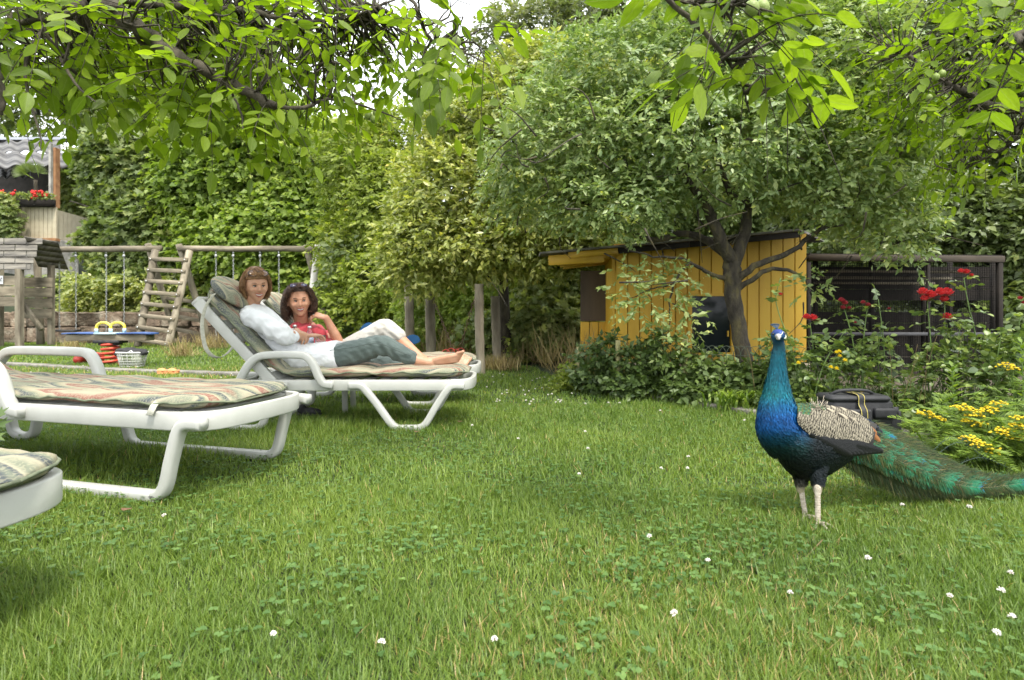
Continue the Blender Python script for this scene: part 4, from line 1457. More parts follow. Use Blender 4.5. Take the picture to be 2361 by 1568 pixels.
def dark_shoe():
    c = G(712, 958)
    t = thing('black_shoe', (c.x, c.y, 0), 'black shoe lying in the shade under the white lounger', 'shoe')
    mb = MB()
    mb.ell((c.x, c.y, .03), (.075, .035, .03))
    mb.ell((c.x - .05, c.y, .045), (.035, .032, .035))
    mb.ell((c.x + .05, c.y - .005, .03), (.04, .037, .022))
    place(fuse(mb, .006), 'upper', m_black, t)
    s = MB()
    s.sweep([(c.x - .085, c.y, .008), (c.x - .02, c.y, .008), (c.x + .05, c.y, .008), (c.x + .09, c.y, .008)], rounded(.036, .008, .6, 3), side=(0, 1, 0), sw=[.6, .8, 1.1, .6])
    s.build('sole', m_black, t)


dark_shoe()


# ================================================================ PLAYGROUND
def log(mb, a, b, r, seg=12, n=8):
    q = np.linspace(np.array(a), np.array(b), n)
    q[1:-1] += rng.normal(0, r * .06, (n - 2, 3))
    mb.tube(q, r * (1 + rng.normal(0, .03, n)), seg)


def swing_frame():
    t = thing('playground_swing', P(400, 790, 12.8), 'long grey timber swing frame with a ladder in its middle', 'swing frame')
    D = 12.9
    def lg(name, a, b, r, m=m_wood):
        mb = MB(); log(mb, P(*a), P(*b), r); mb.build(name, m, t)
    lg('beam', (75, 576, D), (372, 573, D), .068, m_wood_h)
    lg('beam', (412, 573, D), (737, 574, D), .068, m_wood_h)
    lg('post', (84, 580, D), (94, 796, D), .075)
    lg('post', (733, 566, D + .1), (704, 800, D - .9), .075, mat('pale_wood', (.46, .42, .36), (.72, .69, .62), 6, .85, .6, 20, stretch=(1, 1, .25)))
    lg('post', (705, 566, D), (765, 790, D + 1.0), .07)
    # ladder sides and rungs
    A0, A1 = P(358, 578, D - .1), P(317, 800, D - .9)
    B0, B1 = P(437, 579, D - .1), P(385, 812, D - .95)
    for a, b in ((A0, A1), (B0, B1)):
        mb = MB(); log(mb, a, b, .075); mb.build('ladder_side', m_wood, t)
    for k in range(8):
        f = .095 + k * .118
        a, b = A0.lerp(A1, f), B0.lerp(B1, f)
        e = (b - a).normalized() * .05
        mb = MB()
        mb.beam(a - e + Vector((0, -.07, 0)), b + e + Vector((0, -.07, 0)), .07, .09, bev=.3)
        mb.build('rung', m_wood_h, t)
        for q in (a, b):
            s = MB(); s.ell(q + Vector((0, -.125, .0)), (.016, .012, .016), nu=8, nv=6); s.build('bolt', m_cap, t)
    C0, C1 = P(341, 562, D), P(405, 778, D + .9)
    E0, E1 = P(412, 563, D), P(486, 796, D + .8)
    for a, b in ((C0, C1), (E0, E1)):
        mb = MB(); log(mb, a, b, .07); mb.build('back_leg', m_wood, t)
    for f in (.56, .66, .75, .90):
        mb = MB()
        mb.beam(C0.lerp(C1, f), E0.lerp(E1, f), .06, .09, bev=.3)
        mb.build('back_rung', m_wood_h, t)


swing_frame()
m_chain = mat('galvanised_chain', (.30, .31, .31), (.55, .56, .56), 40, .4, metal=.7)
m_rubber = mat('black_rubber', (.02, .02, .022), (.05, .05, .052), 20, .7)


def chain_mesh(mb, a, b, step=.045, r=.005, w_=.012):
    a, b = np.array(a), np.array(b)
    L = np.linalg.norm(b - a)
    dr = (b - a) / L
    s1 = unit(np.cross(dr, (0, 1, 0.01)))
    s2 = np.cross(dr, s1)
    n = int(L / step)
    for k in range(n):
        c = a + dr * (k + .5) * L / n
        sd = s1 if k % 2 else s2
        h = L / n * .62
        mb.tube([c - dr * h, c - dr * h * .5 + sd * w_, c + dr * h * .5 + sd * w_, c + dr * h, c + dr * h * .5 - sd * w_, c - dr * h * .5 - sd * w_, c - dr * h], r, 4, cap=False)


def swing(U1, U2, V, label):
    D = 12.9
    a, b = P(U1, 586, D), P(U2, 586, D)
    z = P(0, V, D).z
    t = thing('swing', ((a.x + b.x) / 2, D, z), label, 'swing', 'four swings hanging from the timber frame')
    for p in (a, b):
        h = MB()
        h.tube([(p.x, D, p.z + .10), (p.x, D, p.z - .02)], .020, 8)
        h.ell((p.x, D, p.z - .04), (.035, .03, .045), nu=10, nv=8)
        h.build('swing_hook', m_chain, t)
        m = MB()
        chain_mesh(m, (p.x, D, p.z - .06), (p.x + .0, D, z + .03), .05, .006, .013)
        m.build('chain', m_chain, t)
    s = MB()
    s.sweep([(a.x - .05, D, z + .015), (a.x + .02, D, z), (b.x - .02, D, z), (b.x + .05, D, z + .015)], rounded(.09, .018, .5, 3), side=(0, 1, 0))
    s.build('seat', m_rubber, t)


swing(137, 175, 763, 'swing nearest the playhouse on the far left beam')
swing(245, 286, 782, 'swing hanging behind the spring seesaw, left of the ladder')
swing(498, 538, 788, 'swing just right of the ladder on the right beam')
swing(600, 643, 786, 'swing behind the heads of the two women')


m_shingle = mat('grey_shingle', (.055, .050, .042), (.17, .155, .125), 9, .9, .8, 40, stretch=(.25, 1, 1), bdist=.01, objrand=.2)


def playhouse():
    D = 11.6
    t = thing('playhouse', P(60, 800, D), 'grey wooden playhouse with shingled roof, cut off by the picture edge', 'playhouse')
    def bx(name, U0, U1, V0, V1, d, th, m=m_wood_h):
        a, b = P(U0, V0, d), P(U1, V1, d)
        mb = MB()
        mb.box(((a.x + b.x) / 2, d, (a.z + b.z) / 2), (abs(b.x - a.x), th, abs(a.z - b.z)))
        return mb.build(name, m, t, smooth=False)
    rr = random.Random(4)
    # sloping shingle roof: ridge at the top, courses of boards
    rows = 5
    for k in range(rows):
        f0, f1 = k / rows, (k + 1) / rows
        x0, x1 = -260, 0
        for j in range(7):
            ua = -250 + j * 52 + (26 if k % 2 else 0)
            ub = ua + 50
            re = 98 - 34 * f0
            ub = min(ub, re)
            if ub - ua < 6: continue
            V0, V1 = 549 + 73 * f0, 549 + 73 * f1
            d0, d1 = D + .3 - .8 * f0, D + .3 - .8 * f1 - .02
            a, b = P(ua, V0, d0), P(ub, V0, d0)
            c, e = P(ub, V1, d1), P(ua, V1, d1)
            nv = Vector((0, -.5, .8)) * (.012 + rr.random() * .006)
            mb = MB()
            pts = [a, b, c + nv, e + nv]
            dn = Vector((0, .5, -.8)) * .016
            mb.add([*pts, *[p + dn for p in pts]], [(0, 3, 2, 1), (4, 5, 6, 7), (0, 1, 5, 4), (1, 2, 6, 5), (2, 3, 7, 6), (3, 0, 4, 7)])
            mb.build('shingle', m_shingle, t, smooth=False)
    # the far slope seen end-on
    for k in range(5):
        f = k / 5
        a, b = P(96 + 28 * f, 552 + 66 * f, D + .4 + .9 * f), P(96 + 28 * (f + .2), 552 + 66 * (f + .2), D + .4 + .9 * (f + .2))
        mb = MB()
        mb.sweep([a, b], rounded(.42, .015, .3, 2), side=(0, 1, 0))
        mb.build('shingle', m_shingle, t)
    for U, d, wd in ((45, D - .5, 12), (-60, D - .5, 12), (118, D + .9, 10), (0, D + .9, 10)):
        bx('post', U - wd / 2, U + wd / 2, 620 if U < 100 else 612, 800, d, .1, m_wood)
    for k in range(4):
        bx('plank', -120, 44, 636 + 24 * k, 658 + 24 * k, D - .42, .03) if k < 3 else None
        bx('plank', 50, 120, 640 + 24 * k, 662 + 24 * k, D + .8, .03)
    mb = MB()
    mb.beam(P(52, 700, D), P(96, 760, D), .08, .08)
    mb.build('brace', m_wood, t)
    sg = bx('sign', -60, 7, 636, 655, D - .46, .012, mat('white_sign', (.66, .67, .68), (.78, .78, .79), 8, .6))
    sg['label'] = 'small white notice board on the planks'
    mt = mat('sign_ink', (.08, .08, .09))
    cu = bpy.data.curves.new('lettering', 'FONT')
    cu.body = 'TZ'
    cu.size = .10
    cu.align_x = 'RIGHT'
    cu.extrude = .001
    o0 = bpy.data.objects.new('lettering', cu)
    COL.objects.link(o0)
    dg = bpy.context.evaluated_depsgraph_get()
    me = bpy.data.meshes.new_from_object(o0.evaluated_get(dg))
    bpy.data.objects.remove(o0)
    o = link('lettering', me, mt, t)
    p = P(5, 648, D - .475) - t.location
    o.location = (p.x, p.y, p.z)
    o.rotation_euler = (PI / 2, 0, 0)


playhouse()

m_stone = mat('rough_stone', (0.098, 0.071, 0.049), (0.315, 0.270, 0.203), 3.2, .95, 1.0, 14, bdist=.05, c3=(0.195, 0.143, 0.098), objrand=.25)


def stone_wall():
    t = thing('stone_wall', P(300, 800, 14.3), 'low rough sandstone wall behind the swings', 'wall')
    rr = random.Random(8)
    y = 14.2
    x = -13.0
    row_z = 0
    for row, hh in enumerate((.42, .37)):
        x = -13.2
        while x < -4.6:
            wd = rr.uniform(.35, .8)
            mb = MB()
            mb.ell((0, 0, 0), (1, 1, 1), nu=14, nv=9)
            V = np.vstack(mb.v)
            V = np.sign(V) * np.abs(V) ** .13
            V *= np.array([wd / 2, .22, hh / 2 * rr.uniform(.9, 1.05)])
            V += rng.normal(0, .012, V.shape)
            c = (x + wd / 2, y + rr.uniform(-.04, .04), row_z + hh / 2 - .03)
            k = MB(); k.add(V + np.array(c), mb.f)
            k.build('stone', m_stone, t)
            x += wd + .006
        row_z += hh - .004


stone_wall()


def spring_seesaw():
    c = G(255, 839)
    c.y = 8.0; c.x = (255 - 1180.5) / FX * 8.0
    t = thing('spring_seesaw', c, 'spring seesaw with blue seats, yellow hoops and a red coil', 'seesaw')
    m_red = mat('red_paint', (.52, .05, .03), (.66, .09, .05), 10, .4)
    m_yel = mat('yellow_plastic', (.72, .55, .05), (.80, .66, .10), 8, .35)
    m_blue = mat('blue_plastic', (.035, .075, .22), (.06, .12, .32), 6, .4)
    m_lb = mat('pale_blue_plastic', (.35, .50, .56), (.5, .63, .66), 8, .4)
    q = []
    for a in np.linspace(0, 2 * PI * 5, 140):
        f = a / (2 * PI * 5)
        q.append((c.x + .105 * math.cos(a), c.y + .105 * math.sin(a), .01 + .30 * f))
    mb = MB(); mb.tube(q, .016, 8); mb.build('spring', m_red, t)
    mb = MB(); mb.box((c.x, c.y, .335), (.36, .2, .045)); mb.box((c.x, c.y, .30), (.24, .16, .03)); mb.build('bracket', m_rubber, t)
    mb = MB(); mb.sweep([(c.x - .56, c.y, .395), (c.x + .56, c.y, .395)], rounded(.10, .045, .2, 3), side=(0, 1, 0)); mb.build('beam', m_wood_h, t)
    for s in (-1, 1):
        mb = MB()
        mb.sweep([(c.x + s * .12, c.y, .45), (c.x + s * .16, c.y, .45), (c.x + s * .4, c.y, .458), (c.x + s * .6, c.y, .45), (c.x + s * .64, c.y, .448)], rounded(.15, .011, .5, 3), side=(0, 1, 0), sw=[.5, .7, 1, .8, .5])
        mb.build('seat', m_blue, t)
    mb = MB(); mb.sweep([(c.x - .15, c.y, .452), (c.x + .15, c.y, .452)], rounded(.13, .012, .5, 3), side=(0, 1, 0)); mb.build('handle_plate', m_lb, t)
    for s, dy in ((-1, -.09), (1, .09)):
        x0 = c.x + s * .035
        h = MB()
        h.tube(spline([(x0 - .10, c.y + dy, .51), (x0 - .095, c.y + dy, .56), (x0 - .05, c.y + dy, .595), (x0, c.y + dy, .605), (x0 + .05, c.y + dy, .595), (x0 + .095, c.y + dy, .56), (x0 + .10, c.y + dy, .51)], 24), .019, 9)
        h.build('handle', m_yel, t)
        for sx in (-.10, .10):
            k = MB(); k.tube([(x0 + sx, c.y + dy, .46), (x0 + sx, c.y + dy, .52)], .023, 10); k.build('handle_foot', m_lb, t)


spring_seesaw()
m_red2 = mat('red_toy_plastic', (.50, .045, .03), (.68, .08, .05), 9, .4)


def small_things():
    # red scooter toy
    c = G(205, 834); c = Vector(((205 - 1180.5) / FX * 8.3, 8.3, 0))
    t = thing('toy_cart', c, 'small red toy lying left of the spring seesaw', 'toy')
    mb = MB()
    mb.sweep([(c.x - .2, c.y, .14), (c.x - .05, c.y, .13), (c.x + .12, c.y, .11), (c.x + .2, c.y, .10)], rounded(.07, .045, .6, 3), side=(0, 1, 0), sw=[.3, .7, 1, .6])
    mb.build('body', m_red2, t)
    for x in (-.12, .12):
        k = MB(); k.tube([(c.x + x, c.y - .08, .06), (c.x + x, c.y + .08, .06)], .055, 14); k.build('wheel', m_red2, t)
    k = MB(); k.tube([(c.x + .02, c.y, .13), (c.x + .0, c.y, .19), (c.x - .05, c.y, .19)], .012, 6); k.build('handle', m_red2, t)
    # laundry basket with dark jacket
    d = 7.75
    c = Vector(((305 - 1180.5) / FX * d, d, 0))
    t = thing('basket', c, 'white plastic lattice basket standing right of the red coil', 'basket')
    m_bk = mat('white_basket_plastic', (.62, .62, .58), (.74, .74, .70), 9, .5)
    wd, dp, h = .17, .11, .20
    ring = lambda z, s: [(c.x + math.copysign(abs(math.cos(a)) ** .5, math.cos(a)) * wd * s, c.y + math.copysign(abs(math.sin(a)) ** .5, math.sin(a)) * dp * s, z) for a in np.linspace(0, 2 * PI, 37)]
    r = MB(); r.tube(ring(h, 1.04), .012, 6); r.tube(ring(h - .035, 1.0), .006, 5); r.build('rim', m_bk, t)
    r = MB()
    for z in (.01, .045, .08, .115, .15):
        r.tube(ring(z, .8 + .9 * z), .004, 4)
    for k in range(36):
        a = ring(.005, .8)[k]; b = ring(h, 1.02)[k]
        r.tube([a, b], .0038, 4)
    r.build('lattice', m_bk, t)
    r = MB(); r.box((c.x, c.y, .008), (wd * 1.5, dp * 1.5, .01)); r.build('base', m_bk, t)
    for s in (-1, 1):
        h2 = MB()
        h2.tube(spline([(c.x + s * .02, c.y - dp * s, h), (c.x + s * .05, c.y - dp * .9 * s, h + .03), (c.x + s * .08, c.y - dp * s, h)], 10), .006, 5)
        h2.build('handle', m_bk, t)
    mb = MB()
    mb.ell((c.x - .05, c.y, .225), (.15, .11, .035)); mb.ell((c.x + .10, c.y - .02, .215), (.12, .09, .035)); mb.ell((c.x - .14, c.y - .03, .20), (.07, .07, .06)); mb.ell((c.x + .19, c.y - .03, .195), (.05, .06, .03))
    me = fuse(mb, .01, 3)
    co = coords(me)
    co += (nz(co, 28)[:, None] * .012)
    me.vertices.foreach_set('co', co.ravel())
    o = place(me, 'jacket', m_black, None)
    tag(o, 'black jacket heaped over the white basket', 'jacket')
    # orange garden clogs
    m_or = mat('orange_rubber', (.70, .24, .08), (.82, .36, .14), 10, .55)
    for k, (U, lab) in enumerate(((375, 'left orange clog of the pair on the lawn'), (399, 'right orange clog of the pair on the lawn'))):
        d = 6.75
        c = Vector(((U - 1180.5) / FX * d, d, 0))
        t = thing('clog', c, lab, 'shoe', 'orange garden clogs on the lawn')
        mb = MB()
        mb.ell((c.x - .01, c.y, .045), (.058, .04, .036)); mb.ell((c.x + .045, c.y, .03), (.03, .034, .022)); mb.ell((c.x, c.y, .02), (.07, .042, .02))
        place(fuse(mb, .006), 'upper', m_or, t)
        s = MB()
        s.tube(spline([(c.x + .01, c.y - .04, .05), (c.x + .05, c.y - .035, .055), (c.x + .075, c.y, .05), (c.x + .05, c.y + .035, .055)], 12), .006, 5)
        s.build('heel_strap', m_or, t)
    # timber posts with chains
    posts = [(943, 655, 9.0, 21, 'pale post with a ragged top, left of the four', 10), (991, 673, 8.0, 23, 'dark-topped weathered post, second of the four', -5),
             (1104, 655, 6.9, 21, 'tall straight post nearest the lounger feet, third of the four', 0), (1142, 683, 7.5, 20, 'grey split post, the outermost one towards the hut', 4)]
    for U, V, d, wpx, lab, ln in posts:
        top = P(U, V, d)
        t = thing('wooden_post', (top.x, d, 0), lab, 'post', 'four weathered posts at the lawn edge')
        mb = MB()
        n = 22
        q = spline([(top.x + .03, d, -.05), (top.x + .01, d, top.z * .5), (top.x, d, top.z)], n)
        r = wpx * d / FX / 2
        mb.tube(q, r * (1 + .05 * np.sin(np.arange(n) * 1.3 + U)), 14)
        me = mb.mesh('shaft', off=t.location)
        co = coords(me)
        co[:, :2] += (nz(np.stack([co[:, 0] * 12, co[:, 1] * 12, co[:, 2] * 2], -1), 2.0, U)[:, None] * .006)
        me.vertices.foreach_set('co', co.ravel())
        link('shaft', me, m_wood, t)
    m_rust = mat('rusty_chain', (.10, .055, .03), (.22, .14, .09), 30, .8)
    for i, (U1, V1, d1, U2, V2, d2, lab) in enumerate([(1000, 690, 8.0, 1042, 800, 7.3, 'rusty chain slanting down from the dark-topped post'), (1094, 690, 6.9, 1062, 800, 7.2, 'rusty chain slanting from the tall straight post')]):
        mb = MB(); chain_mesh(mb, P(U1, V1, d1), P(U2, V2, d2), .055, .005, .014)
        tag(mb.build('chain', m_rust), lab, 'chain', 'rusty chains between the posts')
    # red rubber rings of a chain swing
    for k in range(4):
        d = 7.2
        c = P(1028 + 11 * k, 815 - (k % 2) * 2, d)
        mb = MB()
        mb.tube([(c.x + .05 * math.cos(a), d + .03 * k + .012 * math.sin(a), c.z + .05 * math.sin(a)) for a in np.linspace(0, 2 * PI, 25)], .006, 6, cap=False)
        tag(mb.build('ring', m_red2), ('red ring above the bare toes, ' + ('first', 'second', 'third', 'last')[k] + ' of four from the knees'), 'ring', 'red rings behind the feet')
    # two blue halves of a rocker
    m_bl = mat('bright_blue_plastic', (.01, .09, .26), (.02, .14, .36), 6, .4)
    d = 7.8
    t = thing('spring_rocker', Vector(((900 - 1180.5) / FX * d, d, 0)), 'blue spring rocker mostly hidden behind the raised knees', 'rocker')
    for (U, V, wpx, hpx) in ((952, 785, 33, 27), (848, 762, 36, 36)):
        c = P(U, V, d)
        a, b = wpx * d / FX / 2, hpx * d / FX / 2
        o = [(c.x + a * math.cos(k), c.z + b * (math.sin(k) if k < PI else math.sin(k) * .6) + (.25 * b * math.cos(k) if U < 900 else 0)) for k in np.linspace(0, 2 * PI, 28, endpoint=False)]
        mb = MB()
        V = [(x, d - .02, z) for x, z in o] + [(x, d + .02, z) for x, z in o]
        n = len(o)
        mb.add(V, [tuple(range(n)), tuple(range(2 * n - 1, n - 1, -1))] + [(i, i + n, (i + 1) % n + n, (i + 1) % n) for i in range(n)])
        mb.build('side_panel', m_bl, t, smooth=False)
    mb = MB(); mb.box((t.location.x, d, .28), (.5, .2, .04)); mb.build('seat', m_bl, t)
    q = [(t.location.x + .08 * math.cos(a), d + .08 * math.sin(a), .25 * a / (2 * PI * 5)) for a in np.linspace(0, 2 * PI * 5, 100)]
    mb = MB(); mb.tube(q, .012, 6); mb.build('spring', m_rubber, t)


small_things()


# ================================================================ YELLOW HUT AND AVIARY
m_yellow = mat('yellow_board_paint', (.47, .265, .016), (.60, .37, .030), 2.6, .55, .25, 40, stretch=(1, 1, .2), objrand=.06, bdist=.004)
m_tar = mat('roofing_felt', (.10, .092, .085), (.24, .225, .205), 10, .9, .4, 60)
m_darkpanel = mat('brown_shutter', (.050, .034, .020), (.085, .060, .036), 6, .7, .2, 60, stretch=(1, 1, .2))
m_darkwood = mat('dark_stained_wood', (.007, .005, .0035), (.018, .013, .009), 8, .95, .4, 40, stretch=(.3, 1, 1))


def hut():
    d = 6.0
    t = thing('hut', P(1640, 882, d), 'orange-yellow boarded hut with sloping felt roof behind the plum tree', 'hut')
    def X(U, dd=d): return (U - 1180.5) / FX * dd
    def Z(V, dd=d): return HC - (V - 720) / FX * dd
    def roofV(U): return 584 - (U - 1310) * 50 / 530
    x0, x1 = X(1419), X(1858)
    n = 16
    bw = (x1 - x0) / n
    wx0, wx1, wz0, wz1 = X(1592), X(1682), Z(812), Z(683)
    def board(a, b, z0, z1, y, th=.022, name='board', zt=None):
        mb = MB()
        g = .0015
        zt = zt or z1
        e = .0045
        V = [(a + g, y, z0), (b - g, y, z0), (b - g, y, zt), (a + g, y, z1)]
        Vf = [(a + g + e, y - th, z0), (b - g - e, y - th, z0), (b - g - e, y - th, zt), (a + g + e, y - th, z1)]
        mb.add(V + Vf, [(4, 5, 6, 7), (0, 4, 7, 3), (1, 2, 6, 5), (0, 1, 5, 4), (3, 7, 6, 2), (0, 3, 2, 1)])
        return mb.build(name, m_yellow, t, smooth=False)
    for k in range(n):
        a, b = x0 + k * bw, x0 + (k + 1) * bw
        ua = a / d * FX + 1180.5
        zt, zt2 = Z(roofV(ua) + 7), Z(roofV(ua + bw / d * FX) + 7)
        if b > wx0 + .01 and a < wx1 - .01:
            board(a, b, wz1 + .03, zt, d, zt=zt2)
            board(a, b, .22, wz0 - .03, d)
        else:
            board(a, b, .22, zt, d, zt=zt2)
        for z in (Z(668), Z(560 + 12)):
            s = MB(); s.ell(((a + b) / 2, d - .024, z), (.006, .004, .006), nu=6, nv=4); s.build('nail', m_yellow, t)
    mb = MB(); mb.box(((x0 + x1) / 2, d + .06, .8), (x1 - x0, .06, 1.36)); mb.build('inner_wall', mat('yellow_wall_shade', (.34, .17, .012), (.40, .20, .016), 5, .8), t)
    mb = MB(); mb.box(((x0 + x1) / 2, d + .10, .10), (x1 - x0 + .04, .3, .24)); mb.build('plinth', m_stone, t)
    # window
    w_ = thing('window', ((wx0 + wx1) / 2, d, wz0), None, None); w_.parent = t; w_.location = Vector(((wx0 + wx1) / 2, d, wz0)) - t.location
    fr = MB()
    yy = d - .03
    fw = .032
    fr.box(((wx0 + wx1) / 2, yy, wz1 + .016), (wx1 - wx0 + .08, .05, fw))
    fr.box(((wx0 + wx1) / 2, yy, wz0 - .016), (wx1 - wx0 + .08, .06, fw))
    fr.box((wx0 - .02, yy, (wz0 + wz1) / 2), (.04, .05, wz1 - wz0 - .002))
    fr.box((wx1 + .02, yy, (wz0 + wz1) / 2), (.04, .05, wz1 - wz0 - .002))
    fr.build('frame', m_yellow, w_, smooth=False)
    m, nt, b = _mat('dark_window_glass')
    b.inputs['Base Color'].default_value = (.012, .016, .018, 1)
    b.inputs['Roughness'].default_value = .08
    b.inputs['Specular IOR Level'].default_value = .25
    pn = MB(); pn.box(((wx0 + wx1) / 2, d - .012, (wz0 + wz1) / 2), (wx1 - wx0 - .002, .006, wz1 - wz0 - .002)); pn.build('pane', m, w_, smooth=False)
    ln = MB(); ln.box((wx1 - .03, d - .035, (wz0 + wz1) / 2 - .1), (.014, .02, .06)); ln.build('latch', m_yellow, w_, smooth=False)
    # recessed porch at the left
    dp = 6.45
    xa, xb = X(1338, dp), X(1421, dp)
    for k in range(4):
        a = xa + (xb - xa) * k / 4; b2 = xa + (xb - xa) * (k + 1) / 4
        board(a, b2, .15, Z(742, dp), dp, zt=Z(742, dp))
    mb = MB(); mb.box(((xa + xb) / 2, dp - .02, (Z(625, dp) + Z(740, dp)) / 2), (xb - xa, .03, Z(625, dp) - Z(740, dp))); mb.build('shutter', m_darkpanel, t, smooth=False)
    mb = MB(); mb.box((x0 - .02, d + .23, .80), (.03, .46, 1.2)); mb.build('corner_board', m_yellow, t, smooth=False)
    mb = MB(); mb.box((X(1410), d + .02, Z(650)), (.10, .03, .24)); mb.build('corner_board', m_yellow, t, smooth=False)
    # roof: felt sheet, fascia, soffit boards
    A, B = P(1245, 586, d - .25), P(1845, 532, d - .25)
    up = Vector((0, 0, .022))
    R = MB()
    c0, c1 = P(1240, 600, 7.6), P(1900, 560, 7.6)
    c0.z, c1.z = A.z + .12, B.z + .12
    V = [A, B, c1, c0]
    R.add([*V, *[p + up for p in V]], [(0, 3, 2, 1), (4, 5, 6, 7), (0, 1, 5, 4), (1, 2, 6, 5), (2, 3, 7, 6), (3, 0, 4, 7)])
    R.build('roof', m_tar, t, smooth=False)
    for k, (ua, ub) in enumerate(((1310, 1425), (1425, 1590), (1590, 1845))):
        f = MB()
        a, b2 = P(ua + 1, 0, d - .22), P(ub - 1, 0, d - .22)
        fa, fb = (ua - 1245) / 600, (ub - 1245) / 600
        a.z = A.z + (B.z - A.z) * fa - .035; b2.z = A.z + (B.z - A.z) * fb - .035
        f.beam(a, b2, .022, .06)
        f.build('fascia_board', m_darkwood if k else m_yellow, t)
    for k in range(6):
        y = d - .15 + k * .11
        a = Vector((X(1262 + k * 9), y, A.z - .035 - k * .012)); b2 = Vector((X(1424), y, A.z + .06 - .035 - k * .012))
        f = MB(); f.beam(a, b2, .10, .018); f.build('soffit_board', m_yellow, t)
    f = MB(); f.beam(Vector((X(1262), d - .2, A.z - .06)), Vector((X(1385), d - .2, A.z - .03)), .03, .10); f.build('soffit_beam', m_yellow, t)


hut()


def aviary():
    d = 6.3
    t = thing('aviary', P(2080, 890, d), 'dark wire aviary with a plank roof edge right of the hut', 'aviary')
    def X(U, dd=d): return (U - 1180.5) / FX * dd
    def Z(V, dd=d): return HC - (V - 720) / FX * dd
    mb = MB(); mb.beam(P(1862, 594, d), P(2312, 598, d), .06, .07); mb.build('roof_beam', mat('brown_beam', (.03, .022, .014), (.075, .056, .038), 8, .8, .4, 40, stretch=(.3, 1, 1)), t)
    mb = MB()
    V = [P(1862, 588, d), P(2312, 592, d)]
    V += [Vector((V[1].x + .2, 8.2, V[1].z + .15)), Vector((V[0].x, 8.2, V[0].z + .15))]
    mb.add([*V, *[p + Vector((0, 0, .02)) for p in V]], [(0, 3, 2, 1), (4, 5, 6, 7), (0, 1, 5, 4), (1, 2, 6, 5), (2, 3, 7, 6), (3, 0, 4, 7)])
    mb.build('roof', m_darkwood, t, smooth=False)
    for U, wd in ((1864, .04), (2140, .03), (2304, .05)):
        k = MB(); k.beam((X(U), d, -.02), (X(U), d, Z(604)), wd, wd, up=(0, 1, 0)); k.build('post', m_darkwood, t)
    for V in (770,):
        k = MB(); k.beam((X(1866), d, Z(V)), (X(2304), d, Z(V)), .03, .035); k.build('rail', mat('grey_rail', (.05, .05, .055), (.08, .08, .085), 10, .8), t)
    m_wire = mat('dark_wire', (.008, .008, .008), (.016, .015, .014), 30, .9, spec=.1)
    w_ = MB()
    xs = np.arange(X(1866), X(2302), .026)
    zs = np.arange(.05, Z(606), .026)
    for x in xs: w_.box((x, d + .02, .5 * Z(606)), (.0035, .0035, Z(606)))
    for z in zs: w_.box(((X(1866) + X(2302)) / 2, d + .024, z), (X(2302) - X(1866), .0035, .0035))
    o = w_.build('wire_mesh', m_wire, t, smooth=False); o['kind'] = 'stuff'
    # inside: dark boards, perches, back wall
    for k in range(9):
        z = .06 + k * .155
        if k == 5: continue
        b = MB(); b.box((X(2080, 7.7), 7.75, z), (X(2310, 7.7) - X(1850, 7.7), .02, .148)); b.build('back_plank', m_darkwood, t, smooth=False)
    for U in (1880, 2010, 2130, 2190, 2290):
        k = MB(); k.beam((X(U, 7.6), 7.6, 0), (X(U, 7.6), 7.6, 1.5), .05, .05, up=(0, 1, 0)); k.build('post', m_darkwood, t)
    for k, (V, dd) in enumerate(((625, 6.7), (640, 7.0), (652, 7.3))):
        b = MB(); b.beam(P(1880, V, dd), P(2230 - 40 * k, V + 2, dd), .09, .03); b.build('perch_board', m_wood_h, t)


aviary()


def scallop_fence():
    pts = [Vector((.62, 5.35, 0)), Vector((.98, 5.0, 0)), Vector((1.42, 4.72, 0)), Vector((1.95, 4.55, 0)), Vector((2.4, 4.4, 0))]
    t = thing('wire_fence', pts[0], 'low green wire fence with scalloped top in front of the hut', 'fence')
    mg = mat('green_wire', (.035, .055, .035), (.07, .09, .055), 30, .5)
    mp = mat('pale_fence_post', (.26, .24, .10), (.40, .36, .18), 9, .85, .5, 30)
    for p in ((P(1425, 785, 4.95)), (P(1580, 782, 4.72)), P(1335, 800, 5.35)):
        k = MB(); log(k, (p.x, p.y, -.05), (p.x, p.y, p.z), .022); k.build('post', mp, t)
    q = spline(pts, 120)
    L = np.concatenate([[0], np.cumsum(np.linalg.norm(np.diff(q, axis=0), axis=1))])
    at = lambda s: np.array([np.interp(s, L, q[:, 0]), np.interp(s, L, q[:, 1])])
    w_ = MB()
    s = 0
    while s < L[-1] - .12:
        a, b = at(s), at(s + .11)
        arc = [(a[0] + (b[0] - a[0]) * (1 - math.cos(k)) / 2, a[1] + (b[1] - a[1]) * (1 - math.cos(k)) / 2, .40 + .075 * math.sin(k)) for k in np.linspace(0, PI, 9)]
        w_.tube([(a[0], a[1], 0)] + arc + [(b[0], b[1], 0)], .0022, 4)
        s += .055
    for z in (.08, .16, .24, .32, .40):
        w_.tube([(*at(x), z) for x in np.linspace(0, L[-1], 40)], .0018, 4)
    o = w_.build('wire_mesh', mg, t); o['kind'] = 'stuff'


scallop_fence()


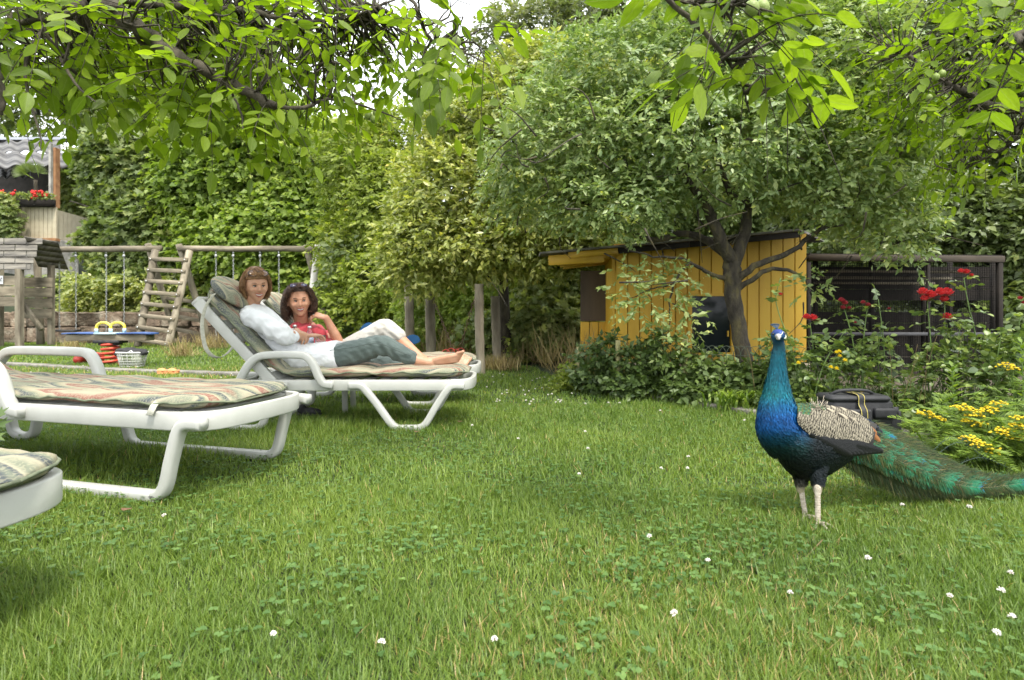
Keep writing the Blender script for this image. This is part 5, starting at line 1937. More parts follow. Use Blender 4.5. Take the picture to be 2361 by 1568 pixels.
# ================================================================ HOUSE ON THE TERRACE (upper left)
def terrace_house():
    D = 19.5
    t = thing('terrace_house', P(60, 560, D), 'house terrace with cream panelled balcony wall and striped awning roof', 'house')
    m_cream = mat('cream_panel', (.44, .38, .26), (.52, .46, .33), 6, .6, objrand=.03)
    m_br = mat('terracotta_edge', (.30, .14, .06), (.42, .22, .10), 6, .8)
    m_conc = mat('old_concrete', (.20, .19, .17), (.42, .40, .36), 4, .9, .6, 20)
    m_awn = colmat('striped_awning', .7)
    def bx(name, U0, U1, V0, V1, d0, d1, m):
        a, b = P(U0, V0, d0), P(U1, V1, d0)
        mb = MB(); mb.box(((a.x + b.x) / 2, (d0 + d1) / 2, (a.z + b.z) / 2), (abs(b.x - a.x), abs(d1 - d0), abs(a.z - b.z)))
        return mb.build(name, m, t, smooth=False)
    for k in range(17):
        ua = -40 + k * 10.0
        bx('panel', ua + .5, ua + 9.5, 478, 549, D, D + .06, m_cream)
    # side face turning back to the right
    A, B = P(125, 0, D), P(245, 0, D + 3.2)
    for k in range(13):
        f0, f1 = k / 13, (k + .94) / 13
        a, b = A.lerp(B, f0), A.lerp(B, f1)
        zt, zb = P(0, 482, D).z, P(0, 549, D).z
        mb = MB()
        n = Vector((.05, -.05, 0))
        V = [Vector((a.x, a.y, zb)), Vector((b.x, b.y, zb)), Vector((b.x, b.y, zt)), Vector((a.x, a.y, zt))]
        mb.add([*V, *[p + Vector((-.03, .05, 0)) for p in V]], [(0, 1, 2, 3), (4, 7, 6, 5), (0, 4, 5, 1), (1, 5, 6, 2), (2, 6, 7, 3), (3, 7, 4, 0)])
        mb.build('panel', m_cream, t, smooth=False)
    bx('floor_edge', -60, 128, 549, 555, D - .1, D + .1, m_br)
    bx('retaining_wall', -60, 135, 555, 640, D + .1, D + 1.0, m_conc)
    mb = MB(); zz = P(0, 556, D).z
    mb.beam(Vector((A.x, A.y, zz - .1)), Vector((B.x, B.y, zz - .1)), .2, .35); mb.build('floor_edge', m_conc, t)
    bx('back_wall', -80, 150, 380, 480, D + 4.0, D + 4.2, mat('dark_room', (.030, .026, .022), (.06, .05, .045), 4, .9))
    bx('pillar', 118, 128, 340, 478, D + .3, D + .5, m_br)
    bx('pillar', 112, 117, 330, 478, D + .1, D + .2, m_conc)
    # awning: two wavy striped sheets
    for k, (V0, V1, d0, d1, U0, U1) in enumerate(((322, 352, D + 3.5, D + 2.2, -60, 140), (352, 384, D + 2.2, D + .6, -60, 175), (392, 410, D + 2.6, D + 2.0, -40, 70))):
        nx, ny = 70, 10
        V, F, c = [], [], []
        for j in range(ny):
            f = j / (ny - 1)
            for i in range(nx):
                u = U0 + (U1 - U0) * i / (nx - 1)
                p = P(u, V0 + (V1 - V0) * f, d0 + (d1 - d0) * f)
                p.z += .06 * math.sin(i * .5) + .05 * math.sin(j * 1.7 + i * .12)
                V.append(p)
                dark = (j + int(.5 * math.sin(i * .25))) % 2
                c.append((.035, .033, .035) if dark else (.17, .165, .16))
        for j in range(ny - 1):
            for i in range(nx - 1):
                a = j * nx + i
                F.append((a, a + 1, a + nx + 1, a + nx))
        mb = MB(); mb.add([tuple(v) for v in V], F)
        me = mb.mesh('awning', off=t.location)
        setcol(me, np.array(c))
        o = link('awning', me, m_awn, t)
        s = o.modifiers.new('th', 'SOLIDIFY'); s.thickness = .02
    bx('roof_edge', -60, 145, 316, 322, D + 3.3, D + 3.7, mat('white_gutter', (.4, .42, .48)))
    # flower boxes with red geraniums
    m_gr = mat('red_petal', (.50, .015, .010), (.68, .03, .02), 20, .6)
    for U0, U1, lab in ((-40, 52, 'geranium box at the edge of the cream balcony'), (58, 130, 'geranium box near the corner of the cream balcony')):
        b = thing('flower_box', P((U0 + U1) / 2, 478, D - .1), lab, 'flower box', 'geranium boxes along the balcony rail')
        a, e = P(U0, 462, D), P(U1, 478, D)
        mb = MB(); mb.box(((a.x + e.x) / 2, D - .12, (a.z + e.z) / 2), (e.x - a.x, .2, a.z - e.z)); mb.build('box', m_darkwood, b)
        n = 260
        C = np.stack([rng.uniform(a.x, e.x, n), D - .12 + rng.normal(0, .1, n), a.z + rng.uniform(-.05, .22, n)], -1)
        V, F = leaves(C, rvec(n), rvec(n), .10, .09)
        npobj('foliage', V, F, m_maple, b, rnd=np.repeat(rng.random(n), 2))['kind'] = 'stuff'
        for k in range(6):
            c = Vector((random.uniform(a.x + .1, e.x - .1), D - .2, a.z + random.uniform(.05, .28)))
            mb = MB()
            for j in range(9):
                mb.ell(c + Vector((random.gauss(0, .05), random.gauss(0, .03), random.gauss(0, .035))), .035, nu=6, nv=4)
            mb.build('flower_head', m_gr, b)
    # palm in a pot on the terrace
    pl = thing('palm_plant', P(80, 478, D + .6), 'small fan palm standing on the terrace', 'palm')
    c = P(82, 415, D + .6)
    m_p = leafmat('palm_leaf', [(0, (.12, .17, .05)), (1, (.24, .30, .10))], .4)
    Vs, Fs, n0 = [], [], 0
    for k in range(9):
        dr = unit(rng.normal(0, 1, 3) * np.array([1, .5, .6]) + np.array([0, -.2, .2]))
        b0 = np.array(c) + dr * .3
        for j in range(14):
            a = (j - 6.5) / 7 * 1.1
            sd = unit(np.cross(dr, (0, 1, 0)))
            dd = dr * math.cos(a) + sd * math.sin(a)
            V, F = leaves(b0[None], dd[None], np.array([[0, -1, .3]]), .42, .045, LEAF4)
            Vs.append(V); Fs.append(F + n0); n0 += len(V)
    npobj('fronds', np.vstack(Vs), np.vstack(Fs), m_p, pl, rnd=rng.random(n0 // 2))['kind'] = 'stuff'
    mb = MB(); log(mb, P(82, 478, D + .6), c, .06); mb.build('trunk', bark_dark, pl)
    tree('ivy_shrub', 'ivy climbing over the edge of the cream balcony wall', 'ivy', m_maple,
         [(0, 505, 18.9, 42, 34, .4), (5, 540, 18.7, 34, 24, .3), (-20, 470, 19, 50, 20, .3)], 90, 9, .22, .10, .85, (-17.2, 18.9, 1.2), .05, 88, tmpl=LEAFM)


terrace_house()

# ================================================================ PLANTS OF THE BED
m_rose_obj = leafmat('rose_leaf_single', [(0, (0.075, 0.120, 0.040)), (.5, (0.120, 0.185, 0.060)), (1, (0.20, 0.28, 0.09))], .22, .4, .8, use_obj=True)
m_red_petal = mat('rose_petal', (.50, .018, .022), (.70, .045, .045), 25, .55, sheen=.2)
m_faded = mat('faded_rose_petal', (.24, .020, .030), (.42, .06, .07), 25, .7)
m_yel_petal = mat('yellow_petal', (.72, .56, .02), (.82, .68, .05), 25, .6)
m_tansy_head = mat('tansy_button', (.62, .43, .008), (.80, .60, .02), 60, .7, .5, 300)
RL = []
for _s in range(4):
    V_, F_ = [], []
    for i in range(6):
        t_ = i / 5
        wd_ = .5 * math.sin(PI * min(1, t_ * .93 + .06) ** .85) ** .7 if 0 < i < 5 else .03
        for q_ in (-1, 0, 1):
            V_.append((q_ * wd_, t_, .13 * abs(q_) * wd_ * 2 - .12 * t_ * t_ * (1 + .3 * _s) + .03 * q_ * math.sin(_s + 4 * t_)))
    for i in range(5):
        for j in range(2):
            a_ = i * 3 + j
            F_.append((a_, a_ + 1, a_ + 4, a_ + 3))
    RL.append((np.array(V_), np.array(F_)))


def leaf_set(parent, C, D, N, L, W, tmpl, m_obj, m_stuff, nobj, meshes):
    d = np.maximum(C[:, 1], .4)
    order = np.argsort(-L / d)
    D, S, U = frames(D, N)
    b0 = np.array(wloc(parent))
    for i in order[:nobj]:
        o = bpy.data.objects.new('leaf', meshes[i % len(meshes)])
        COL.objects.link(o)
        o.parent = parent
        p = C[i] - b0
        o.matrix_local = Matrix([[S[i][r] * W[i], D[i][r] * L[i], U[i][r] * W[i], p[r]] for r in range(3)] + [[0, 0, 0, 1]])
    rest = order[nobj:]
    if len(rest):
        T, TF = tmpl
        V = C[rest][:, None] + S[rest][:, None] * (T[None, :, 0:1] * W[rest][:, None, None]) + D[rest][:, None] * (T[None, :, 1:2] * L[rest][:, None, None]) + U[rest][:, None] * (T[None, :, 2:3] * W[rest][:, None, None])
        F = (TF[None] + (np.arange(len(rest)) * len(T))[:, None, None]).reshape(-1, TF.shape[1])
        o = npobj('foliage', V.reshape(-1, 3), F, m_stuff, parent, rnd=np.repeat(np.clip(rng.normal(.5, .25, len(rest)), 0, 1), len(TF)))
        o['kind'] = 'stuff'


ROSE_ME = []
for _v in RL:
    _m = npmesh('leaf', _v[0], _v[1]); _m.materials.append(m_rose_obj); ROSE_ME.append(_m)


def rose_head(mb, c, r, full=True):
    rr = random.Random(int(c.x * 9999))
    for ring, (n, rad, tilt, z) in enumerate(((7, 1.0, .25, -.15), (6, .75, .7, .05), (5, .5, 1.1, .2), (3, .25, 1.4, .3))):
        for k in range(n):
            a = 2 * PI * k / n + ring * .5 + rr.uniform(-.2, .2)
            dr = Vector((math.cos(a), math.sin(a), 0))
            b = c + dr * r * rad * .35 + Vector((0, 0, z * r))
            up = Vector((0, 0, 1))
            out = (dr * math.cos(tilt) + up * math.sin(tilt)).normalized()
            sd = dr.cross(up)
            V, F = [], []
            for i in range(4):
                t = i / 3
                w_ = r * .55 * math.sin(PI * (t * .75 + .15))
                for q in (-1, 0, 1):
                    V.append(b + out * r * .85 * t + sd * w_ * q - dr * (r * .12 * (1 - abs(q))) + up * (-.12 * r * t * t * (1 if ring == 0 else 0)))
            for i in range(3):
                for j in range(2):
                    x = i * 3 + j
                    F.append((x, x + 1, x + 4, x + 3))
            mb.add([tuple(v) for v in V], F)


def rose_bush(label, base, canes, heads, fill, nobj, seed, m=m_rose, faded=()):
    """canes: lists of (U,V,d); heads: (U,V,d,r) ; fill: blobs (U,V,d,ru,rv,rd,n)"""
    rr = random.Random(seed)
    t = thing('rose_bush', base, label, 'rose bush', 'rose bushes in the bed behind the peacock')
    mb = MB()
    C, D, N, L, W = [], [], [], [], []
    def leafrow(p, dr, l):
        """compound leaf of five leaflets"""
        dr = unit(np.array(dr, dtype=float)); sd = unit(np.cross(dr, (0, 0, 1)) + rng.normal(0, .2, 3)); up = np.cross(sd, dr)
        st = [p + dr * l * 2.2 * k - np.array([0, 0, l * .5 * k * k]) for k in (0, .33, .66, 1)]
        mb.tube(st, .0012, 3)
        for k in range(5):
            if k == 4: b, dd = st[-1], dr + np.array([0, 0, -.4])
            else: b, dd = st[1 + k // 2], sd * (1 if k % 2 else -1) + dr * .4 + np.array([0, 0, -.15])
            C.append(b); D.append(unit(dd + rng.normal(0, .15, 3))); N.append(up + rng.normal(0, .35, 3)); q = l * rr.uniform(.8, 1.2); L.append(q); W.append(q * rr.uniform(.68, .85))
    for cn in canes:
        q = spline([tuple(P(*c[:3])) for c in cn], 16)
        mb.tube(q, np.linspace(.006, .0025, 16), 5)
        for k in range(4, 16, 1):
            if rr.random() < .8:
                leafrow(q[k], rng.normal(0, 1, 3) * np.array([1, .8, .35]) + np.array([0, -.3, .25]), .042 * rr.uniform(.75, 1.15))
    for (U, V, d, ru, rv, rd, n) in fill:
        c0 = np.array(P(U, V, d)); s = np.array([ru * d / FX, rd, rv * d / FX])
        for k in range(int(n * 1.6)):
            p = c0 + unit(rng.normal(0, 1, 3)) * rng.random() ** .4 * s
            if p[2] < .03: continue
            leafrow(p, rng.normal(0, 1, 3) * np.array([1, .8, .4]) + np.array([0, -.4, .3]), .040 * rr.uniform(.7, 1.15))
            if k % 3 == 0:
                b = np.array([c0[0] + rr.uniform(-.15, .15), c0[1] + rr.uniform(-.1, .2), 0])
                mb.tube(spline([b, (b + p) / 2 + rng.normal(0, .05, 3), p], 7), np.linspace(.004, .0015, 7), 4)
    mb.build('canes', stem_green, t)
    leaf_set(t, np.array(C), np.array(D), np.array(N), np.array(L), np.array(W), RL[0], m_rose_obj, m, nobj, ROSE_ME)
    for i, (U, V, d, r) in enumerate(heads):
        h = MB(); rose_head(h, P(U, V, d), r * 1.3)
        h.build('rose_flower', m_faded if i in faded else m_red_petal, t)
    return t


def roses():
    rose_bush('rose bush with a tight pair of red roses beside the peacock head', P(1880, 940, 4.1),
              [[(1885, 950, 4.1), (1880, 850, 4.1), (1868, 745, 4.1)], [(1850, 950, 4.15), (1830, 820, 4.15), (1790, 700, 4.2), (1800, 640, 4.2)], [(1870, 945, 4.0), (1900, 840, 4.0), (1950, 760, 4.0)], [(1850, 950, 4.2), (1810, 850, 4.2), (1765, 760, 4.25)]],
              [(1860, 735, 4.1, .026), (1875, 737, 4.1, .028), (1800, 680, 4.2, .014)],
              [(1890, 850, 4.1, 60, 70, .2, 50), (1870, 920, 4.1, 70, 40, .2, 30), (1810, 800, 4.2, 40, 60, .15, 16), (1960, 850, 4.0, 60, 70, .2, 36)], 150, 1)
    rose_bush('rose bush carrying faded dark red clusters on thin stems', P(1985, 950, 4.0),
              [[(1975, 950, 4.0), (1968, 800, 4.0), (1945, 705, 4.0)], [(1985, 950, 4.0), (1990, 800, 4.0), (2000, 706, 4.0)], [(2030, 950, 4.0), (2025, 820, 4.0), (2032, 745, 4.0)], [(2040, 950, 4.0), (2038, 800, 4.0), (2025, 690, 4.0)]],
              [(1940, 695, 4, .020), (1948, 702, 4, .020), (1944, 712, 4, .018), (1958, 712, 4, .014), (1990, 700, 4, .016), (2001, 706, 4, .018), (2012, 708, 4, .014), (2050, 713, 4, .010), (1972, 745, 4, .010)],
              [(2010, 830, 4.0, 60, 55, .2, 40), (2040, 920, 4.0, 80, 55, .2, 42), (1960, 940, 3.95, 60, 35, .15, 18)], 130, 2, faded=range(9))
    rose_bush('tallest rose bush with the full bright red rose clusters', P(2180, 960, 3.8),
              [[(2150, 960, 3.8), (2148, 820, 3.8), (2138, 695, 3.8)], [(2170, 960, 3.8), (2178, 820, 3.8), (2178, 690, 3.8)], [(2190, 960, 3.8), (2188, 860, 3.8), (2184, 745, 3.8)], [(2225, 960, 3.8), (2250, 800, 3.8), (2232, 700, 3.8), (2222, 640, 3.8)], [(2250, 950, 3.7), (2275, 840, 3.7), (2290, 770, 3.7)]],
              [(2128, 678, 3.8, .030), (2146, 686, 3.8, .034), (2132, 692, 3.8, .024), (2168, 680, 3.8, .034), (2184, 680, 3.8, .034), (2177, 694, 3.8, .026), (2184, 735, 3.8, .028), (2216, 628, 3.8, .018), (2228, 630, 3.8, .020), (2240, 636, 3.8, .012)],
              [(2160, 850, 3.8, 70, 70, .2, 52), (2240, 850, 3.75, 80, 80, .2, 54), (2130, 930, 3.8, 80, 40, .2, 34), (2210, 760, 3.8, 50, 50, .12, 14), (2290, 800, 3.75, 40, 50, .12, 14)], 200, 3)
    rose_bush('rose shoots with pale buds at the far end of the bed near the picture edge', P(2340, 940, 3.5),
              [[(2340, 960, 3.5), (2345, 820, 3.5), (2352, 720, 3.5)], [(2310, 950, 3.5), (2300, 840, 3.5), (2310, 760, 3.5)]],
              [(2352, 690, 3.5, .014), (2360, 700, 3.5, .012)],
              [(2330, 830, 3.5, 50, 70, .15, 30), (2300, 900, 3.5, 60, 40, .15, 20), (2400, 850, 3.4, 50, 80, .2, 18)], 90, 4, faded=(0, 1))


roses()


def soft_plant(name, label, cat, base, blobs, dens, K, tl, L, Wr, m, seed, group=None, stems=8, tmpl=LEAF4, droop=.25, h=.4, flowers=None, kind=None, stem_m=None):
    t = thing(name, base, label, cat, group)
    V, F, r, C, D, _ = crown_mesh(blobs, dens, K, tl, L, Wr, seed, tmpl, front=.6, droop=droop, inner=.15)
    keep = np.repeat(V.reshape(-1, len(tmpl[0]), 3)[:, 0, 2] > .004, len(tmpl[1]))
    F = F[keep]; r = r[keep]
    o = npobj('foliage', V, F, m, t, rnd=r)
    mb = MB()
    for k in range(stems):
        c = C[random.randrange(len(C))]
        b = np.array([base[0] + random.uniform(-.12, .12), base[1] + random.uniform(-.08, .08), 0])
        mb.tube(spline([b, (b + c) / 2 + rng.normal(0, .03, 3), c], 7), np.linspace(.004, .0015, 7), 4)
    mb.build('stems', stem_m or stem_green, t)
    return t


def bed_plants():
    g = 'nettle clumps grown through the wire fence'
    for i, (U, d, lab, b2) in enumerate(((1375, 5.15, 'dark nettle clump at the left corner of the wire fence', [(1370, 850, 5.15, 45, 60, .14), (1400, 810, 5.1, 20, 35, .1)]),
                           (1480, 4.95, 'dark nettle clump between the two pale fence posts', [(1480, 850, 4.95, 60, 55, .14), (1520, 800, 4.9, 30, 30, .1), (1450, 890, 4.9, 60, 25, .15)]),
                           (1590, 4.75, 'nettles and bindweed under the hut window', [(1580, 855, 4.75, 60, 50, .14), (1640, 870, 4.7, 50, 50, .14), (1610, 900, 4.6, 70, 22, .12)]),
                           (1750, 4.6, 'shady weeds around the foot of the plum trunk', [(1730, 880, 4.55, 60, 45, .14), (1790, 860, 4.6, 50, 60, .14), (1700, 905, 4.5, 60, 22, .12)]))):
        soft_plant('nettle_clump', lab, 'nettles', ((U - 1180.5) / FX * d, d, 0), b2, 330, 7, .12, .055, .6, m_nettle, 200 + i, g, stems=18, stem_m=stem_green)
    soft_plant('young_shrub', 'small yellow-green shrub in front of the left end of the wire fence', 'bush', ((1318 - 1180.5) / FX * 5.4, 5.4, 0), [(1318, 868, 5.4, 22, 28, .1), (1300, 885, 5.3, 22, 12, .1)], 500, 7, .1, .045, .55, m_elder, 210)
    # long strap leaves
    t = thing('daylily_clump', ((1700 - 1180.5) / FX * 4.3, 4.3, 0), 'clump of arching strap leaves at the foot of the plum tree', 'plant')
    Vs, Fs, n0 = [], [], 0
    for k in range(90):
        b = np.array([t.location.x + random.gauss(0, .09), 4.3 + random.gauss(0, .05), 0])
        a = random.uniform(0, 2 * PI); L_ = random.uniform(.2, .38)
        out = np.array([math.cos(a), math.sin(a), 0])
        pts = [b + out * L_ * .6 * s ** 1.6 + np.array([0, 0, L_ * (s - .55 * s ** 2.4)]) for s in np.linspace(0, 1, 6)]
        sd = np.cross(out, (0, 0, 1))
        V = np.array([p + sd * q * .009 * (1 - .9 * (i / 5) ** 2) for i, p in enumerate(pts) for q in (-1, 1)])
        F = np.array([(i * 2, i * 2 + 1, i * 2 + 3, i * 2 + 2) for i in range(5)])
        Vs.append(V); Fs.append(F + n0); n0 += 12
    npobj('leaves', np.vstack(Vs), np.vstack(Fs), m_tansy, t, rnd=rng.random(len(np.vstack(Fs))))['kind'] = 'stuff'
    # cover on the soil
    n = 5200
    x = rng.uniform(.7, 4.6, n); y = db(x) + np.abs(rng.normal(0, .9, n)) + .02
    C = np.stack([x, y, rng.uniform(.01, .10, n) + .06 * smooth01(y - db(x), 0, 1)], -1)
    c, dd, nn, Ls, Ws, per = sprays(C, rvec(n) + np.array([0, -.2, .8]), 6, .08, .04, .6)
    V, F = leaves(c, dd, nn, Ls, Ws)
    tag(npobj('ground_cover', V, F, m_nettle, rnd=np.repeat(np.clip(np.repeat(.55 + .3 * nz(C, 3, 1), 6) + rng.normal(0, .15, len(c)), 0, 1), 2)), 'low weeds covering the earth of the bed', kind='stuff')
    n = 2600
    x = rng.uniform(.55, 3.2, n); y = db(x) + rng.normal(0, .09, n)
    C = np.stack([x, y, 0 * x], -1)
    V, F = leaves(C, rvec(n, .4) + np.array([0, 0, 1.0]), rvec(n), rng.uniform(.03, .11, n), np.full(n, .006))
    tag(npobj('edge_grass', V, F, m_tansy, rnd=np.repeat(rng.random(n), 2)), 'longer grass left standing along the bed edge', kind='stuff')
    # feathery tansy with yellow heads
    heads = [(2145, 960), (2133, 952), (2158, 967), (2215, 938), (2232, 944), (2248, 958), (2268, 950), (2240, 972), (2256, 978), (2282, 944), (2250, 1020), (2236, 1012), (2262, 1028), (2305, 998), (2318, 842), (2330, 850), (2340, 982), (2352, 965), (2358, 992), (2345, 1010), (2290, 1040), (2366, 1010), (2310, 990), (2300, 930)]
    grp = 'tansy plants with yellow heads'
    sets = [([0, 1, 2], 2165, 2.85, 'tansy leaning out furthest left with one yellow cluster, nearest the black bag'), ([3, 4, 5, 6, 7, 8, 9, 23], 2255, 2.8, 'tansy with the densest group of yellow heads in the middle'),
            ([10, 11, 12, 20], 2270, 2.6, 'low tansy whose flat yellow heads hang over the train feathers'), ([13, 16, 17, 18, 19, 21, 22], 2345, 2.65, 'tansy at the picture edge with deep yellow heads'), ([14, 15], 2330, 3.0, 'tall tansy bending its yellow heads above the others')]
    for si, (ids, Ub, d, lab) in enumerate(sets):
        b = Vector(((Ub - 1180.5) / FX * d + .1, d + .15, 0))
        t = thing('tansy_plant', b, lab, 'plant', grp)
        st = MB()
        Cs, Ds = [], []
        for i in ids:
            U, V = heads[i]
            c = P(U, V, d)
            st.tube(spline([(b.x + random.uniform(-.08, .08), b.y, 0), (b.x * .5 + c.x * .5 + .05, (b.y + c.y) / 2, c.z * .55), tuple(c)], 10), np.linspace(.004, .002, 10), 5)
            h = MB()
            rad = .030
            for k in range(22):
                a = random.uniform(0, 2 * PI); rr_ = rad * math.sqrt(random.random()) * 1.2
                p = c + Vector((math.cos(a) * rr_ * 1.2, math.sin(a) * rr_, .010 * (1 - (rr_ / rad) ** 2) + random.gauss(0, .004)))
                h.ell(p, (.0062, .0062, .0040), nu=7, nv=5)
                st.tube([c - Vector((0, 0, .03)), p], .0007, 3)
            h.build('flower_head', m_tansy_head, t)
            for k in range(10):
                f = random.uniform(.1, .85)
                Cs.append((b.x + (c.x - b.x) * f, b.y + (c.y - b.y) * f, c.z * f)); Ds.append(rng.normal(0, 1, 3) * np.array([1, .8, .3]) + np.array([0, -.2, .25]))
        for k in range(26):
            Cs.append((b.x + random.gauss(0, .16), b.y + random.gauss(0, .12), random.uniform(.02, .30))); Ds.append(rng.normal(0, 1, 3) * np.array([1, .8, .3]) + np.array([0, -.2, .3]))
        st.build('stems', stem_green, t)
        # feathery leaves: a midrib with narrow leaflets both sides
        C, D, N, L, W = [], [], [], [], []
        for c, dr in zip(Cs, Ds):
            dr = unit(dr); sd = unit(np.cross(dr, (0, 0, 1)) + rng.normal(0, .1, 3)); Lf = random.uniform(.09, .15)
            for k in range(9):
                f = .2 + .8 * k / 8
                p = np.array(c) + dr * Lf * f - np.array([0, 0, .25 * Lf * f * f])
                for s in (-1, 1):
                    C.append(p); D.append(sd * s + dr * .6 + rng.normal(0, .08, 3)); N.append(np.array([0, -.2, 1]) + rng.normal(0, .2, 3)); L.append(Lf * .42 * math.sin(PI * (.15 + .8 * f * .9))); W.append(.009)
        V, F = leaves(np.array(C), np.array(D), np.array(N), np.array(L), np.array(W))
        npobj('foliage', V, F, m_tansy, t, rnd=np.repeat(np.clip(rng.normal(.5, .2, len(C)), 0, 1), 2))['kind'] = 'stuff'
    # tall narrow-leaved plant
    d = 3.3
    for U, Vt, lab in ((2195, 845, 'upright plant with whorls of narrow leaves below the red roses'), (2355, 790, 'upright narrow-leaved plant cut by the picture edge')):
        b = Vector(((U - 1180.5) / FX * d, d, 0)); tp = P(U, Vt, d)
        t = thing('goldenrod', b, lab, 'plant', 'upright narrow-leaved plants')
        st = MB(); q = spline([tuple(b), (b.x + .01, d, tp.z * .5), tuple(tp)], 12); st.tube(q, np.linspace(.004, .002, 12), 5); st.build('stems', stem_green, t)
        C, D = [], []
        for k in range(46):
            f = .25 + .75 * k / 45; a = k * 2.4
            C.append(q[int(f * 11)] * 1.0 + np.array([0, 0, (f * 11 % 1) * tp.z / 11])); D.append((math.cos(a), math.sin(a), .35 + .5 * f ** 4))
        V, F = leaves(np.array(C), np.array(D), np.tile((0, 0, 1.0), (46, 1)), np.linspace(.10, .05, 46), np.full(46, .02), LEAF8)
        npobj('leaves', V, F, m_tansy, t, rnd=np.repeat(rng.random(46), 8))['kind'] = 'stuff'
    # evening primrose blooms
    t = thing('primrose_plant', P(1930, 950, 3.95), 'yellow evening primrose blooms scattered among the rose leaves', 'plant')
    mb = MB()
    for k, (U, V) in enumerate(((1929, 814), (1935, 812), (1948, 832), (1916, 848), (1929, 851), (1841, 838), (1989, 906), (1936, 822))):
        c = P(U, V, 3.72)
        h = MB(); rose_head(h, c, .015); h.build('flower_head', m_yel_petal, t)
        mb.tube(spline([(t.location.x, 3.95, 0), (c.x * .6 + t.location.x * .4, 3.9, c.z * .5), tuple(c)], 8), .002, 4)
    mb.build('stems', stem_green, t)
    # dead grass stalks in the bed
    t = thing('dead_stalks', P(2080, 950, 3.7), 'bent straw-coloured stalks standing among the roses', 'dry grass')
    mb = MB()
    for (U0, V0, U1, V1) in ((2090, 950, 2105, 790), (2115, 940, 2150, 770), (2060, 950, 2040, 800), (2130, 950, 2128, 800), (2190, 930, 2210, 760), (2270, 930, 2250, 790), (2310, 930, 2290, 820), (2075, 940, 2110, 815), (1740, 900, 1712, 800)):
        a, b = P(U0, V0, 3.7), P(U1, V1, 3.7)
        mb.tube(spline([tuple(a), tuple(a * .4 + b * .6 + Vector((.02, 0, .03))), tuple(b + Vector((.03, 0, -.01)))], 9), np.linspace(.002, .0012, 9), 4)
    mb.build('stalks', m_straw, t)['kind'] = 'stuff'
    tufts = [(165, 795, 9.9), (468, 800, 11.8), (500, 815, 11.4), (1130, 850, 7.4), (1160, 860, 7.2), (690, 805, 11), (420, 830, 9.4), (330, 770, 12.6)]
    for k, (U, V, d) in enumerate(tufts):
        n = 160
        b = np.array([(U - 1180.5) / FX * d, d, 0])
        C = b + rng.normal(0, .07, (n, 3)) * np.array([1.6, 1, 0])
        V_, F_ = leaves(C, rvec(n, .3) + np.array([0, 0, 1.0]), rvec(n), rng.uniform(.15, .42 if d > 9 else .25, n), np.full(n, .012))
        labs = ['straw tuft at the foot of the playhouse', 'straw tuft behind the ladder foot', 'dead grass tuft under the right swings', 'straw tuft beside the tall straight post', 'straw tuft at the foot of the grey split post', 'dead grass tuft behind the white lounger', 'dry tuft between basket and ladder', 'tall seed-headed tuft behind the yellow hoops']
        o = npobj('dry_tuft', V_ , F_, m_straw, rnd=np.repeat(rng.random(n), 2))
        tag(o, labs[k], 'dry grass', 'straw-coloured tufts around the lawn')


bed_plants()


def camera_bag():
    d = 3.45
    c = Vector(((1970 - 1180.5) / FX * d, d, 0))
    t = thing('bag', c, 'black padded shoulder bag with yellow-edged strap on the bed edge', 'bag')
    m_b = mat('black_nylon', (.016, .016, .018), (.030, .030, .033), 12, .62, .5, 260, bdist=.003)
    m_y = mat('yellow_strap_edge', (.42, .34, .08), (.52, .44, .14), 30, .7)
    def rb(name, cx, cy, cz, sx, sy, sz, par=t, m=m_b, r=.35):
        mb = MB()
        mb.sweep([(cx, cy, cz - sz / 2), (cx, cy, cz - sz / 2 + .015), (cx, cy, cz + sz / 2 - .015), (cx, cy, cz + sz / 2)], rounded(sx / 2, sy / 2, r, 4), side=(1, 0, 0), sw=[.94, 1, 1, .94], sn=[.9, 1, 1, .9])
        return mb.build(name, m, par)
    rb('body', c.x, c.y, .11, .38, .18, .22)
    rb('lid', c.x - .015, c.y - .004, .232, .375, .19, .035)
    rb('front_pocket', c.x - .07, c.y - .105, .10, .20, .045, .15)
    rb('side_pocket', c.x + .20, c.y - .01, .09, .07, .15, .14)
    rb('pocket_flap', c.x + .12, c.y - .10, .15, .13, .03, .06)
    mb = MB()
    q = spline([(c.x - .02, c.y + .09, .25), (c.x - .02, c.y - .0, .258), (c.x - .02, c.y - .094, .253), (c.x - .022, c.y - .105, .20), (c.x - .022, c.y - .133, .16), (c.x - .022, c.y - .134, .06)], 24)
    mb.sweep(q, rounded(.020, .002, .4, 2), side=(1, 0, 0)); s = mb.build('strap', m_b, t)
    for sx in (-.017, .017):
        k = MB(); k.sweep([(p[0] + sx, p[1] - .001, p[2] + .002) for p in q], rounded(.0022, .0024, .4, 2), side=(1, 0, 0)); k.build('yellow_edge', m_y, s)
    k = MB(); k.box((c.x + .19, c.y - .09, .16), (.03, .012, .05)); k.build('buckle', m_rubber, t)
    k = MB(); k.tube(spline([(c.x - .15, c.y, .245), (c.x - .1, c.y - .03, .275), (c.x + .05, c.y - .03, .275), (c.x + .12, c.y, .245)], 14), .010, 8); k.build('handle', m_b, t)


camera_bag()


